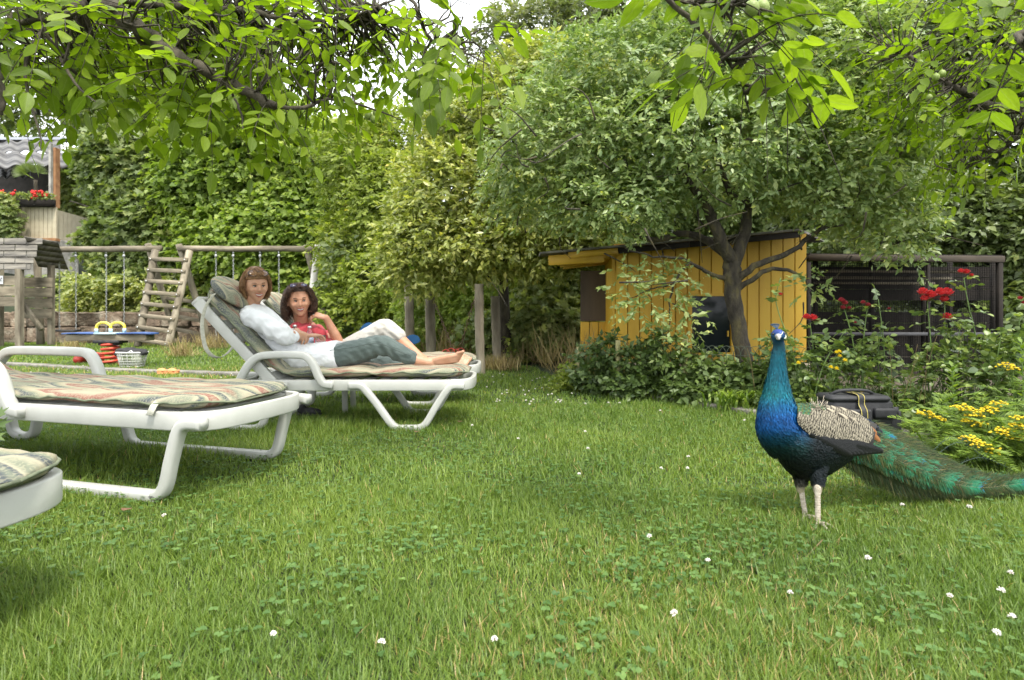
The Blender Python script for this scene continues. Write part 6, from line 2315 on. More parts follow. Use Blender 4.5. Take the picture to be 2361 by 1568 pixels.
def lawn_bits():
    # dry stalk lying near the peacock
    mb = MB(); mb.tube(spline([tuple(P(1842, 1300, 1.72)), tuple(P(1868, 1275, 1.75)), tuple(P(1896, 1245, 1.80))], 9), .0024, 5)
    o = mb.build('stalk', m_straw); tag(o, 'single straw-coloured stalk lying in the lawn before the peacock', 'stalk')
    m_b = mat('brown_dead_leaf', (.10, .05, .03), (.22, .12, .06), 40, .8)
    for U, V, lab in ((285, 1190, 'curled brown leaf below the empty lounger'), (960, 1000, 'small brown leaf in the lawn under the lounger legs'), (1060, 975, 'orange-brown leaf lying right of the lounger legs')):
        g = G(U, V + 10)
        Vv, Ff = LV[2]
        o = npobj('dead_leaf', Vv * .035 + np.array([g.x, g.y, .035]), Ff, m_b)
        tag(o, lab, 'leaf', 'brown leaves on the lawn')
    # nettle sprig cutting in at the left edge
    t = thing('nettle_sprig', P(-30, 1000, 1.6), 'dark toothed sprig poking in at the left edge beside the lounger', 'plant')
    C = np.array([P(-20, 985, 1.6), P(-25, 1000, 1.6), P(-20, 970, 1.6)])
    V, F = leaves(C, np.array([(1, .2, .35), (1, -.2, -.3), (.8, .3, .8)]), np.tile((0, -.7, .6), (3, 1)), .055, .035, LEAFM)
    npobj('leaves', V, F, m_nettle, t, rnd=np.repeat([.2, .6, .4], 10))
    mb = MB(); mb.tube([(C[0][0] - .03, 1.6, 0), tuple(C[0])], .002, 5); mb.build('stems', stem_green, t)


lawn_bits()

# ================================================================ THE PEACOCK
def peacock():
    t = thing('peacock', G(1872, 1200), 'blue peacock standing on the lawn with its long green train trailing to the right', 'peacock')
    ORG = t.location.copy()
    mb = MB()
    # neck and breast: (U, V, distance, half width in picture units, depth factor)
    nk = [(1794, 782, 2.03, 12, 1), (1796, 800, 2.035, 13, 1), (1794, 825, 2.04, 15.5, 1), (1793, 850, 2.045, 18.5, 1), (1792, 880, 2.05, 24, 1), (1792, 905, 2.055, 30, 1), (1792, 930, 2.06, 38, .95), (1795, 960, 2.065, 46, .92), (1801, 990, 2.075, 54, .9), (1812, 1020, 2.085, 57, .85), (1826, 1050, 2.09, 50, .85)]
    q = spline([(*P(u, v, d), r * d / FX, k) for u, v, d, r, k in nk], 60)
    for a, b in zip(q[:-1], q[1:]):
        pass
    seg = 26
    ang = np.linspace(0, 2 * PI, seg, endpoint=False)
    V = np.stack([q[:, None, 0] + q[:, None, 3] * np.cos(ang), q[:, None, 1] + q[:, None, 3] * q[:, None, 4] * np.sin(ang), np.repeat(q[:, 2:3], seg, 1)], -1)
    # rings stay level: the neck is upright
    F = [(i * seg + j, i * seg + (j + 1) % seg, (i + 1) * seg + (j + 1) % seg, (i + 1) * seg + j) for i in range(59) for j in range(seg)]
    mb.add(V.reshape(-1, 3), [f[::-1] for f in F] + [tuple(range(seg)), tuple(59 * seg + j for j in range(seg))[::-1]])
    # trunk from the breast to the rump
    bd = [(1790, 1000, 2.07, 34, .8), (1806, 1010, 2.08, 62, .9), (1835, 1020, 2.09, 80, .9), (1870, 1022, 2.10, 80, .95), (1905, 1018, 2.12, 72, 1), (1945, 1008, 2.14, 55, 1.1), (1985, 998, 2.17, 38, 1.3), (2015, 1000, 2.19, 24, 1.6)]
    q = spline([(*P(u, v, d), r * d / FX, k) for u, v, d, r, k in bd], 40)
    V = np.stack([np.repeat(q[:, 0:1], seg, 1), q[:, None, 1] + .095 * (q[:, None, 3] / .13) ** .6 * np.cos(ang), q[:, None, 2] + q[:, None, 3] * np.sin(ang)], -1)
    F = [(i * seg + j, i * seg + (j + 1) % seg, (i + 1) * seg + (j + 1) % seg, (i + 1) * seg + j) for i in range(39) for j in range(seg)]
    mb.add(V.reshape(-1, 3), F + [tuple(range(seg))[::-1], tuple(39 * seg + j for j in range(seg))])
    # skull, cheeks, thighs
    HC0 = P(1794, 774, 2.03)
    mb.ell(HC0, (.0235, .030, .0245)); mb.ell(HC0 + Vector((.002, .006, -.012)), (.021, .026, .020))
    mb.ell(HC0 + Vector((-.008, -.020, -.004)), (.012, .014, .011))
    TH = [((1843, 1065, 2.09), (1846, 1130, 2.075), .036, .014), ((1882, 1060, 2.055), (1885, 1134, 2.015), .040, .014)]
    for a, b, r0, r1 in TH:
        mb.chain([(P(*a), r0), (P(*a).lerp(P(*b), .5), (r0 + r1) / 2), (P(*b), r1)])
    me = fuse(mb, .0034, 4)
    co = coords(me)
    Zv = 720 - (co[:, 2] - HC) / co[:, 1] * FX
    Uv = co[:, 0] / co[:, 1] * FX + 1180.5

    def pigment(Uv, Zv, co):
        stops_v = np.array([750, 775, 795, 815, 850, 880, 910, 935, 960, 985, 1005, 1030, 1060, 1100, 1116, 1135, 1150])
        c = np.array([(.035, .035, .30), (.006, .05, .13), (.004, .030, .045), (.004, .085, .12), (.003, .10, .15), (.003, .105, .155), (.004, .110, .150), (.003, .085, .21), (.004, .070, .25), (.004, .068, .23), (.003, .045, .09), (.003, .022, .022), (.004, .008, .008), (.003, .004, .005), (.05, .045, .035), (.42, .36, .25), (.42, .36, .26)])
        out = np.stack([np.interp(Zv, stops_v, c[:, k]) for k in range(3)], -1)
        # side of the neck shades into deep navy, the back of the body into green-black
        n = nz(co, 26, 1.0)
        out *= (1 + .22 * n)[:, None]
        w = smooth01(Uv, 1838, 1880) * smooth01(Zv, 930, 990) * (1 - smooth01(Zv, 1112, 1128))
        out = out * (1 - w[:, None]) + np.array([.003, .007, .009]) * w[:, None]
        g = np.exp(-((Zv - 905) / 40) ** 2) * (Uv < 1795) * .6
        out[:, 1] *= 1 + .25 * g
        return np.clip(out, 0, 1)
    setcol(me, pigment(Uv, Zv, co))
    m_body = colmat('peacock_plumage', rough=.45, spec=.4, bmp=.35, bscale=150, sheen=.0, stretch=(1, 1, .35), bdist=.004, metal=.3)
    place(me, 'body', m_body, t)
    # fine feathers lying on the body
    fa = np.array([tuple(p.vertices[:3]) for p in me.polygons])
    pv = co[fa].mean(1)
    pn = unit(np.cross(co[fa[:, 1]] - co[fa[:, 0]], co[fa[:, 2]] - co[fa[:, 0]]))
    cen = pv.copy(); cen[:, 0] = np.interp(pv[:, 2], q[:, 2][::-1] * 0 + np.linspace(.15, .7, 40), np.full(40, 1.0))
    idx = rng.choice(len(pv), 15000, replace=True)
    pc, nn = pv[idx] + rng.normal(0, .001, (15000, 3)), pn[idx]
    zz = 720 - (pc[:, 2] - HC) / pc[:, 1] * FX
    uu = pc[:, 0] / pc[:, 1] * FX + 1180.5
    wb = smooth01(zz, 955, 1020)[:, None]
    flow = np.array([.05, 0, -1.0]) * (1 - wb) + np.array([1.0, 0, -.45]) * wb
    flow = flow + rng.normal(0, .12, flow.shape)
    flow -= nn * (flow * nn).sum(1)[:, None] * .92
    sz = np.interp(zz, [750, 800, 900, 1000, 1150], [.006, .009, .013, .018, .015])
    keep = (zz > 800) & (zz < 1118)
    pc, nn, flow, sz, zz, uu = pc[keep], nn[keep], flow[keep], sz[keep], zz[keep], uu[keep]
    V, F = leaves(pc + nn * .0006, unit(flow) + nn * .10, nn, sz, sz * .5, LEAF4)
    col = pigment(uu, zz, pc) * (1 + rng.normal(0, .22, len(pc)))[:, None].clip(.4, 1.8)
    o = npobj('plumage', V, F, m_body, t, col=np.clip(np.repeat(col, 4, 0), 0, 1))
    o['kind'] = 'stuff'

    # head details
    def on_skull(U, V, off=.0005):
        dx, dz = (U - 1794) * 2.03 / FX, -(V - 774) * 2.03 / FX
        s = max(0, 1 - (dx / .0240) ** 2 - (dz / .0255) ** 2)
        return Vector((HC0.x + dx, 2.03 - .030 * math.sqrt(s) - off, HC0.z + dz))
    m_white = mat('white_facial_skin', (.50, .52, .42), (.60, .62, .52), 60, .7)
    m_eye = mat('black_eye', (.004, .004, .004), rough=.08, spec=.9)
    m_beak = mat('grey_beak', (.30, .28, .26), (.46, .43, .40), 90, .45)
    k = MB(); k.tube([on_skull(1798.5, 764), on_skull(1795, 768), on_skull(1791, 772.5), on_skull(1788, 775)], [.0008, .0015, .0015, .0008], 8); k.build('eye_stripe', m_white, t)
    k = MB(); k.tube([on_skull(1807, 770), on_skull(1806.5, 776), on_skull(1803.5, 779), on_skull(1799.5, 779.5)], [.0008, .0020, .0026, .0010], 8); k.build('cheek_patch', m_white, t)
    k = MB(); k.ell(on_skull(1803, 769, -.001), (.0042, .0042, .0042)); k.build('eye', m_eye, t)
    k = MB(); k.ell(on_skull(1780, 770, -.0005), (.0038, .0042, .0042)); k.build('eye', m_eye, t)
    b0 = on_skull(1788, 775, -.004)
    k = MB()
    k.tube(spline([(b0.x, b0.y + .004, b0.z), (b0.x - .004, b0.y - .010, b0.z + .001), (b0.x - .008, b0.y - .020, b0.z - .004), (b0.x - .010, b0.y - .025, b0.z - .011)], 12), np.interp(np.linspace(0, 1, 12), [0, .5, 1], [.0105, .0075, .0012]), 12)
    k.tube(spline([(b0.x, b0.y + .004, b0.z - .006), (b0.x - .005, b0.y - .010, b0.z - .008), (b0.x - .008, b0.y - .018, b0.z - .010)], 8), np.linspace(.008, .002, 8), 10)
    k.build('beak', m_beak, t)
    k = MB()
    for i in range(9):
        a = (i - 4) * .13
        b = HC0 + Vector((.001, .008, .022)); e = b + Vector((math.sin(a) * .030 - .003, .012, math.cos(a) * .019))
        k.tube([b, e], .0010, 5)
        k.ell(e, (.0020, .0012, .0034), nu=6, nv=4)
    k.build('crest', mat('crest_barb', (.006, .02, .05), (.01, .05, .10), 50, .4), t)

    # legs
    m_leg = mat('scaly_leg', (.32, .27, .21), (.50, .44, .35), 70, .7, .8, 160, stretch=(1, 1, 2), bdist=.004)
    for (U0, V0, U1, V1, d0, d1) in ((1846, 1120, 1857, 1197, 2.075, 2.06), (1885, 1125, 1886, 1206, 2.005, 1.985)):
        a, b = P(U0, V0, d0), P(U1, V1, d1); b.z = max(b.z, .006)
        k = MB()
        k.chain([(a, .012), (a.lerp(b, .25), .0095), (a.lerp(b, .6), .0085), (a.lerp(b, .92), .0095), (b, .011)], 10)
        for j in range(9):
            c = a.lerp(b, .25 + .07 * j)
            k.tube([(c.x + .0093 * math.cos(x), c.y + .0093 * math.sin(x), c.z) for x in np.linspace(0, 2 * PI, 13)], .0012, 4, cap=False)
        for aa, ln in ((-2.2, .055), (-1.57, .062), (-.95, .055), (1.4, .028)):
            dr = Vector((math.cos(aa), math.sin(aa), 0))
            k.chain([(b, .007), (b + dr * ln * .5 + Vector((0, 0, .006)), .0055), (b + dr * ln, .004), (b + dr * (ln + .008) - Vector((0, 0, .004)), .0015)], 8)
        me = fuse(k, .0022, 2)
        place(me, 'leg', m_leg, t)

    # wing
    W0 = P(1930, 985, 2.0)
    wing = bpy.data.objects.new('wing', None)
    COL.objects.link(wing); wing.parent = t; wing.location = W0 - ORG
    top = spline([(1838, 934), (1880, 936), (1925, 944), (1975, 958), (2022, 978)], 60)
    bot = spline([(1842, 970), (1872, 1000), (1910, 1018), (1955, 1030), (2012, 1036)], 60)

    def wp(s, u, off=0.0):
        a = np.array([np.interp(s, np.linspace(0, 1, 60), top[:, k]) for k in (0, 1)])
        b = np.array([np.interp(s, np.linspace(0, 1, 60), bot[:, k]) for k in (0, 1)])
        c = a + (b - a) * u
        d = 1.975 + .055 * (1 - u) ** 2 + .012 * u * u + .085 * s ** 1.6 + .02 * (1 - s) ** 3 - off
        return np.array(P(c[0], c[1], d))
    # under-shell so nothing shows between the feathers
    k = MB()
    gs, gu = 24, 10
    V = [wp(i / (gs - 1), j / (gu - 1), -.006) for i in range(gs) for j in range(gu)] + [wp(i / (gs - 1), j / (gu - 1), -.022) for i in range(gs) for j in range(gu)]
    n_ = gs * gu
    F = [(i * gu + j, i * gu + j + 1, (i + 1) * gu + j + 1, (i + 1) * gu + j) for i in range(gs - 1) for j in range(gu - 1)]
    F += [tuple(x + n_ for x in f[::-1]) for f in F]
    k.add(V, F)
    m_dark = mat('dark_under_feather', (.010, .009, .008), (.03, .026, .02), 60, .7)
    k.build('wing_shell', m_dark, wing)
    m_wing = colmat('barred_feather', rough=.7, spec=.3, bmp=.3, bscale=220)
    TL, TWn = 13, 5

    def feather(name, base, dr, nrm, L, Wd, fn, par, m, curl=.08, rx=0.0):
        dr = unit(np.array(dr, dtype=float)); sd = unit(np.cross(dr, nrm)); up = np.cross(sd, dr)
        V, c = [], []
        for i in range(TL):
            f = i / (TL - 1)
            w_ = Wd / 2 * (math.sin(PI * min(1, .12 + .80 * f)) ** .6 if f < 1 else .25)
            for j in range(TWn):
                g = j / (TWn - 1) * 2 - 1
                p = np.array(base) + dr * L * f + sd * g * w_ + up * (curl * L * math.sin(PI * f) * .4 - abs(g) * w_ * .25 + .0018 * (1 - f))
                V.append(p); c.append(fn(f, g))
        F = [(i * TWn + j, i * TWn + j + 1, (i + 1) * TWn + j + 1, (i + 1) * TWn + j) for i in range(TL - 1) for j in range(TWn - 1)]
        return npobj(name, np.array(V), np.array(F), m, par, col=np.clip(np.array(c), 0, 1))
    rr = random.Random(5)
    rows = 15
    for i in range(rows - 1, -1, -1):
        s = i / rows * .93
        nu = 8
        for j in range(nu):
            u = (j + (.5 if i % 2 else 0)) / nu
            if s > .82 and u < .25: continue
            base = wp(s, u, .002 + .0006 * (rows - i)); tip = wp(min(1, s + .12), min(1.05, u + .07), .003)
            L = rr.uniform(.040, .050); ph = rr.uniform(0, 6)
            green = i <= 2 and u < .45 or (u < .12 and i < 6)
            def fn(f, g, ph=ph, green=green, fr=rr.uniform(25, 30)):
                if green:
                    return (.02, .03, .015) if abs(g) > .8 or f > .93 else ((.10, .13, .04) if math.sin(f * 20 + ph) > 0 else (.03, .13, .07))
                v = math.sin(f * fr + ph + 1.4 * math.sin(g * 2.2 + ph) + .6 * g)
                return (.018, .015, .012) if v > .05 else (.31, .275, .205)
            feather('feather', base, tip - base, (0, -1, .25), L, rr.uniform(.024, .030), fn, wing, m_wing)
    # long barred tertials crossing the back
    for j, (s0, u0, s1, u1, L) in enumerate(((.45, -.05, 1.0, -.22, .15), (.40, .05, .95, -.02, .14), (.55, .12, 1.0, .12, .12))):
        a, b = wp(s0, u0, .012), wp(s1, u1, .01)
        feather('feather', a, b - a, (0, -1, .6), L, .020, lambda f, g, j=j: (.05, .04, .03) if math.sin(f * 60 + j + g * 2) > .1 else (.34, .30, .22), wing, m_wing, .02)
    # black secondaries along the lower edge and the rusty primaries
    m_blk = colmat('black_feather', rough=.45, spec=.5, bmp=.3, bscale=200)
    for j in range(9):
        f0 = j / 8
        a = np.array(P(1868 + 70 * f0, 1000 + 18 * f0, 1.995 + .03 * f0)); b = np.array(P(1965 + 72 * f0, 1050 - 8 * f0, 2.03 + .05 * f0))
        feather('feather', a, b - a, (0, -1, -.1), np.linalg.norm(b - a), .038, lambda f, g: (.005, .005, .007), wing, m_blk, .05)
    for (U0, V0, U1, V1, d) in ((1992, 978, 2022, 1000, 2.085), (2000, 990, 2030, 1018, 2.09), (1895, 1052, 1925, 1060, 2.02)):
        a, b = np.array(P(U0, V0, d)), np.array(P(U1, V1, d + .01))
        feather('feather', a, b - a, (0, -1, 0), np.linalg.norm(b - a), .020, lambda f, g: (.30, .13, .05), wing, m_wing, .05)
    # little ruffled down on the back
    k = MB()
    b = np.array(P(1880, 940, 2.03))
    for j in range(60):
        p = b + rng.normal(0, .012, 3) * np.array([1.4, .6, .3])
        k.tube([p, p + rng.normal(0, .010, 3) + np.array([0, 0, .012])], .0007, 3)
    k.build('down_tuft', mat('buff_down', (.36, .31, .24), (.48, .42, .33), 50, .9), wing)

    # ---- the train
    UP = [(1950, 958), (2000, 970), (2055, 992), (2110, 1024), (2165, 1058), (2235, 1090), (2300, 1102), (2361, 1100), (2500, 1084), (2700, 1074)]
    LO = [(1925, 1045), (1950, 1064), (2000, 1086), (2060, 1108), (2125, 1126), (2190, 1138), (2260, 1140), (2361, 1124), (2500, 1108), (2700, 1098)]
    upc, loc = spline(UP, 100), spline(LO, 100)
    sgrid = np.linspace(0, 1, 100)

    def tp(s, c, off=0.0):
        u = np.array([np.interp(s, sgrid, upc[:, k]) for k in (0, 1)])
        l = np.array([np.interp(s, sgrid, loc[:, k]) for k in (0, 1)])
        q_ = u + (l - u) * c
        d = 2.16 + .16 * s + .05 * (1 - c) - .075 * math.sin(PI * np.clip(c, 0, 1)) * (1 - .6 * s) - off
        p = np.array(P(q_[0], q_[1], d))
        p[2] = max(p[2], .012)
        return p
    # dense filler inside the train, its under-shadow put into the dark colour
    k = MB()
    gs, gu = 40, 9
    V = [tp(i / (gs - 1), .05 + .86 * j / (gu - 1), -.020) for i in range(gs) for j in range(gu)]
    V += [tp(i / (gs - 1), .05 + .86 * j / (gu - 1), -.09 * (1 - .5 * i / gs)) for i in range(gs) for j in range(gu)]
    n_ = gs * gu
    F = [(i * gu + j, i * gu + j + 1, (i + 1) * gu + j + 1, (i + 1) * gu + j) for i in range(gs - 1) for j in range(gu - 1)]
    F += [tuple(x + n_ for x in f[::-1]) for f in F]
    k.add(V, F)
    k.build('train_base', mat('train_under_shadow', (.010, .010, .006), (.030, .028, .014), 40, .8), t)
    m_tr = colmat('train_feather_barbs', rough=.45, spec=.35, metal=.15)
    rac = (.13, .12, .06)

    def train_feather(s0, s1, c0, c1, bl, eye, rr, rr_w=.0011, pale=False, dens=1.0, lift=.0, bw=.00085, vivid=0.0):
        n = 34
        ss = np.linspace(0, 1, n)
        wob = rr.uniform(-1, 1)
        pts = np.array([tp(s0 + (s1 - s0) * f, c0 + (c1 - c0) * f + .03 * wob * math.sin(3 * f + wob), lift + .004 + .016 * rr_lift * math.sin(PI * f) ** .7) for f in ss for rr_lift in (1,)])
        L = np.concatenate([[0], np.cumsum(np.linalg.norm(np.diff(pts, axis=0), axis=1))])
        tot = L[-1]
        kk = MB()
        kk.tube(pts, np.linspace(rr_w * (3.2 if pale else 1), rr_w * (.6 if not pale else 1.2), n), 4)
        V0 = np.vstack(kk.v); F0 = [f for f in kk.f if len(f) == 4]
        cs = [np.tile((.58, .47, .36) if pale else rac, (len(V0), 1))]
        Vs, Fs, n0 = [V0], [np.array(F0)], len(V0)
        m = int(tot / .0048 * dens)
        sb = np.linspace(.10, 1, m) ** .92 * tot
        B = np.stack([np.interp(sb, L, pts[:, k_]) for k_ in range(3)], -1)
        T = unit(np.stack([np.gradient(B[:, k_]) for k_ in range(3)], -1))
        for sg in (-1, 1):
            side = unit(np.cross(T, np.array([0, -1, .15])))
            b = B + T * rng.uniform(-.002, .002, (m, 1))
            l = bl * (.55 + .45 * np.sin(PI * np.clip(sb / tot * .95 + .05, 0, 1))) * rng.uniform(.6, 1.25, m)
            endf = np.clip((tot - sb) / .05, 0, 1)
            fwd = .75 + .7 * (1 - endf)
            dr = unit(side * sg + T * fwd[:, None] + rng.normal(0, .13, (m, 3)) + np.array([0, -.08, -.12]))
            mid = b + dr * l[:, None] * .5
            tip = mid + unit(dr + T * .35 + np.array([0, -.03, -.65]) * rng.uniform(.2, 1.3, (m, 1))) * l[:, None] * .55
            tip[:, 2] = np.maximum(tip[:, 2], .004)
            nb = np.cross(dr, np.array([0, -1, 0.2])); nb = unit(nb) * bw
            q4 = np.stack([b - nb, b + nb, mid + nb * 1.1, mid - nb * 1.1, tip + nb * .4, tip - nb * .4], 1)
            Vs.append(q4.reshape(-1, 3))
            base = (np.arange(m) * 6)[:, None] + n0
            Fs.append(np.vstack([base + np.array([[0, 1, 2, 3]]), base + np.array([[3, 2, 4, 5]])]))
            n0 += m * 6
            g = rng.random(m)[:, None]
            cA = np.array([.010, .026, .008]) * (1 - g) + np.array([.045, .078, .014]) * g
            cA = np.where((rng.random(m) < .12)[:, None], np.array([.12, .10, .035]), cA)
            cG = np.array([.01, .20, .10]) * (1 - g) + np.array([.02, .26, .13]) * g
            de = (tot - sb) / eye
            wG = np.clip(1.4 - np.abs(de - 1.0), 0, 1)[:, None]
            c1_ = cA * (1 - wG * .85) + cG * wG * .85
            wB = np.clip(1.6 - np.abs(de - .45) * 2.2, 0, 1)[:, None]
            cA = cA * (1 - vivid * .5)
            cb = np.array([.005, .24, .30]) * g + np.array([.005, .08, .36]) * (1 - g)
            inner = c1_ * (1 - wB) + cb * wB
            outer = c1_ * .55 + np.array([.05, .06, .015]) * .45
            cc = np.stack([inner, inner, inner * .8 + outer * .2, inner * .8 + outer * .2, outer, outer], 1)
            cs.append(cc.reshape(-1, 3))
        return npobj('train_feather', np.vstack(Vs), np.vstack(Fs), m_tr, t, col=np.clip(np.vstack(cs), 0, 1), smooth=False)
    rq = random.Random(12)
    # long feathers
    for i in range(56):
        c0 = (i + rq.random()) / 56
        train_feather(rq.uniform(0, .06), rq.uniform(.55, 1.0), c0, np.clip(c0 + rq.gauss(0, .10), .0, .98), rq.uniform(.030, .055), .055, rq)
    # shorter ones in overlapping ranks, each ending in a blue-green eye
    for r_, (se, nn_) in enumerate(((.80, 7), (.68, 8), (.58, 8), (.50, 9), (.42, 10), (.34, 10), (.27, 11), (.20, 11), (.14, 9))):
        for j in range(nn_):
            c0 = .14 + .74 * (j + rq.random() * .6) / nn_
            train_feather(max(0, se - .22), se + rq.uniform(-.02, .02), c0 * .85 + .05, c0, rq.uniform(.020, .030), .070 - .004 * r_, rq, dens=1.9, lift=.010 + .004 * r_, bw=.0013, vivid=1.0)
    # hanging fringe at the lower side and stray curled ends
    for i in range(16):
        train_feather(rq.uniform(0, .1), rq.uniform(.25, .6), .8 + .15 * rq.random(), 1.0 + rq.uniform(-.02, .05), rq.uniform(.05, .075), .03, rq)
    train_feather(.35, .98, .95, 1.0, .03, .05, rq, .0012, pale=True, dens=1.6)
    for (U0, V0, U1, V1, U2, V2) in ((2150, 1055, 2210, 1020, 2265, 1050), (2190, 1080, 2260, 1055, 2330, 1080), (2140, 1050, 2180, 1015, 2225, 1010)):
        k = MB()
        pts = spline([tuple(P(U0, V0, 2.3)), tuple(P(U1, V1, 2.3)), tuple(P(U2, V2, 2.32))], 20)
        k.tube(pts, np.linspace(.0013, .0006, 20), 4)
        for j in range(2, 20):
            for sg in (-1, 1):
                e = pts[j] + np.array([.010, 0, sg * .012]) + rng.normal(0, .004, 3)
                k.tube([pts[j], e], .0005, 3)
        k.build('train_feather', mat('dark_bare_feather', (.012, .03, .03), (.05, .09, .05), 40, .5), t)


peacock()

# ================================================================ THE TWO WOMEN
def skinmat(name, c1, c2):
    m = mat(name, c1, c2, 18, .48, .12, 160, spec=.4, bdist=.003)
    b = m.node_tree.nodes["Principled BSDF"]
    b.inputs['Subsurface Weight'].default_value = .12
    b.inputs['Subsurface Radius'].default_value = (.012, .005, .003)
    return m


class Head:
    def __init__(h, c, F, s=1.0, roll=0.0, pitch=0.0):
        h.c = np.array(c, dtype=float)
        h.F = unit(np.array(F, dtype=float))
        up = np.array([0, 0, 1.0])
        h.L = unit(np.cross(up, h.F))
        h.U = np.cross(h.F, h.L)
        cr, sr = math.cos(roll), math.sin(roll)
        h.L, h.U = h.L * cr + h.U * sr, h.U * cr - h.L * sr
        h.s = s

    def rad(h, az, el):
        az = np.asarray(az, dtype=float); el = np.asarray(el, dtype=float)
        a, e = np.radians(az), np.radians(el)
        x, y, z = np.sin(a) * np.cos(e), np.cos(a) * np.cos(e), np.sin(e)
        jaw = 1 - .20 * smooth01(-z, .15, .9)
        rx, ry, rz = .074 * jaw, np.where(y > 0, .088, .098), .112
        r = 1 / np.sqrt((x / rx) ** 2 + (y / ry) ** 2 + (z / rz) ** 2)
        def g(a0, e0, sa, se, amp, both=False):
            v = np.exp(-((az - a0) / sa) ** 2 - ((el - e0) / se) ** 2)
            if both: v = v + np.exp(-((az + a0) / sa) ** 2 - ((el - e0) / se) ** 2)
            return amp * v
        r = r + g(0, -7, 6.5, 10, .016) + g(0, -15, 6.5, 5.5, .015) + g(8, -17, 4.5, 4, .004, True)
        r = r + g(19, 2, 9.5, 7, -.0115, True) + g(14, 12, 14, 4.5, .0040, True) + g(0, 4, 4, 5, -.003)
        r = r + g(31, -17, 11, 8, .0085, True) + g(0, -30.5, 13, 2.5, .0035) + g(0, -39, 11, 2.6, .0040) + g(0, -34.5, 15, 1.8, -.0035)
        r = r + g(24, -30, 3.5, 9, -.0045, True) + g(0, -60, 22, 12, .011) + g(0, -46, 12, 4, -.003)
        return r

    def at(h, az, el, off=0.0):
        a, e = math.radians(az), math.radians(el)
        d = h.L * (math.sin(a) * math.cos(e)) + h.F * (math.cos(a) * math.cos(e)) + h.U * math.sin(e)
        return h.c + d * (float(h.rad(az, el)) + off) * h.s

    def skull(h, mb):
        nu, nv = 110, 76
        az = np.linspace(-180, 180, nu, endpoint=False)
        el = np.linspace(-88, 88, nv)
        A, E = np.meshgrid(az, el)
        r = h.rad(A, E) * h.s
        a, e = np.radians(A), np.radians(E)
        V = h.c + (np.sin(a) * np.cos(e) * r)[..., None] * h.L + (np.cos(a) * np.cos(e) * r)[..., None] * h.F + (np.sin(e) * r)[..., None] * h.U
        F = [(i * nu + j, i * nu + (j + 1) % nu, (i + 1) * nu + (j + 1) % nu, (i + 1) * nu + j) for i in range(nv - 1) for j in range(nu)]
        F = [f[::-1] for f in F] + [tuple(range(nu)), tuple((nv - 1) * nu + j for j in range(nu))[::-1]]
        mb.add(V.reshape(-1, 3), F)
        for sg in (-1, 1):
            R = np.stack([h.F, h.L, h.U], 1)
            mb.ell(h.at(sg * 92, -6, .004), (.017 * h.s, .008 * h.s, .030 * h.s), R)


def face_parts(h, t, lip, brow, iris):
    s = h.s
    m_w = mat('eye_white', (.62, .60, .57), rough=.25)
    m_i = mat('iris', iris, rough=.15, spec=.8)
    m_l = mat('lip_skin', lip, rough=.4)
    m_t = mat('teeth', (0.576, 0.560, 0.512), rough=.25, spec=.6)
    m_b = mat('brow_hair', brow, rough=.8)
    m_d = mat('lash_line', (.03, .018, .014), rough=.7)
    R = np.stack([h.L, h.F, h.U], 1)
    for sg in (-1, 1):
        e = MB(); e.ell(h.at(sg * 19, 1.5, -.0030), (.0125 * s, .0085 * s, .0052 * s), R, 16, 12); ev = e.build('eye', m_w, t)
        e = MB(); e.ell(h.at(sg * 19 + 2, 1.5, .0026), (.0050 * s, .0040 * s, .0046 * s), R, 12, 8); e.build('iris', m_i, ev)
        k = MB(); k.tube([h.at(sg * 19 + a, 5.2 - .045 * a * a * .6, .0052) for a in np.linspace(-8.5, 8.5, 9)], [.001, .0022, .0028, .003, .003, .003, .0028, .0022, .001], 6); k.build('eyelashes', m_d, t)
        k = MB(); k.tube([h.at(sg * 19 + a, -2.2 + .03 * a * a * .6, .0022) for a in np.linspace(-8, 8, 7)], [.0004, .0008, .001, .001, .001, .0008, .0004], 5); k.build('lower_lid', mat('lid_skin', tuple(c * .6 for c in lip), rough=.6), t)
        k = MB(); k.tube([h.at(sg * (10 + a), 13 + 2.4 * math.sin(a / 20 * PI * .8), .0016) for a in np.linspace(0, 20, 8)], [.0012, .0022, .0025, .0025, .0022, .0018, .0013, .0006], 6); k.build('eyebrow', m_b, t)
    az = np.linspace(-17, 17, 13)
    smile = lambda a: .020 * a * a * .6
    k = MB()
    k.sweep([h.at(a, -35.6 + smile(a) * 1.15, .0034) for a in az[1:-1]], rounded(.0058 * s, .0014 * s, .5, 3), up=tuple(h.F), sw=[.35, .75, 1, 1, 1, 1, 1, 1, 1, .75, .35])
    k.build('teeth', m_t, t)
    k = MB(); k.tube([h.at(a, -31.2 + smile(a) * 1.0 + (.6 if abs(a) < 4 else 0), .0030) for a in az], np.array([.0010, .0018, .0024, .0028, .0030, .0031, .0029, .0031, .0030, .0028, .0024, .0018, .0010]) * s, 8); k.build('upper_lip', m_l, t)
    k = MB(); k.tube([h.at(a, -40.6 + smile(a) * 1.6, .0026) for a in az], np.array([.0010, .0020, .0028, .0034, .0038, .0040, .0040, .0040, .0038, .0034, .0028, .0020, .0010]) * s, 8); k.build('lower_lip', m_l, t)


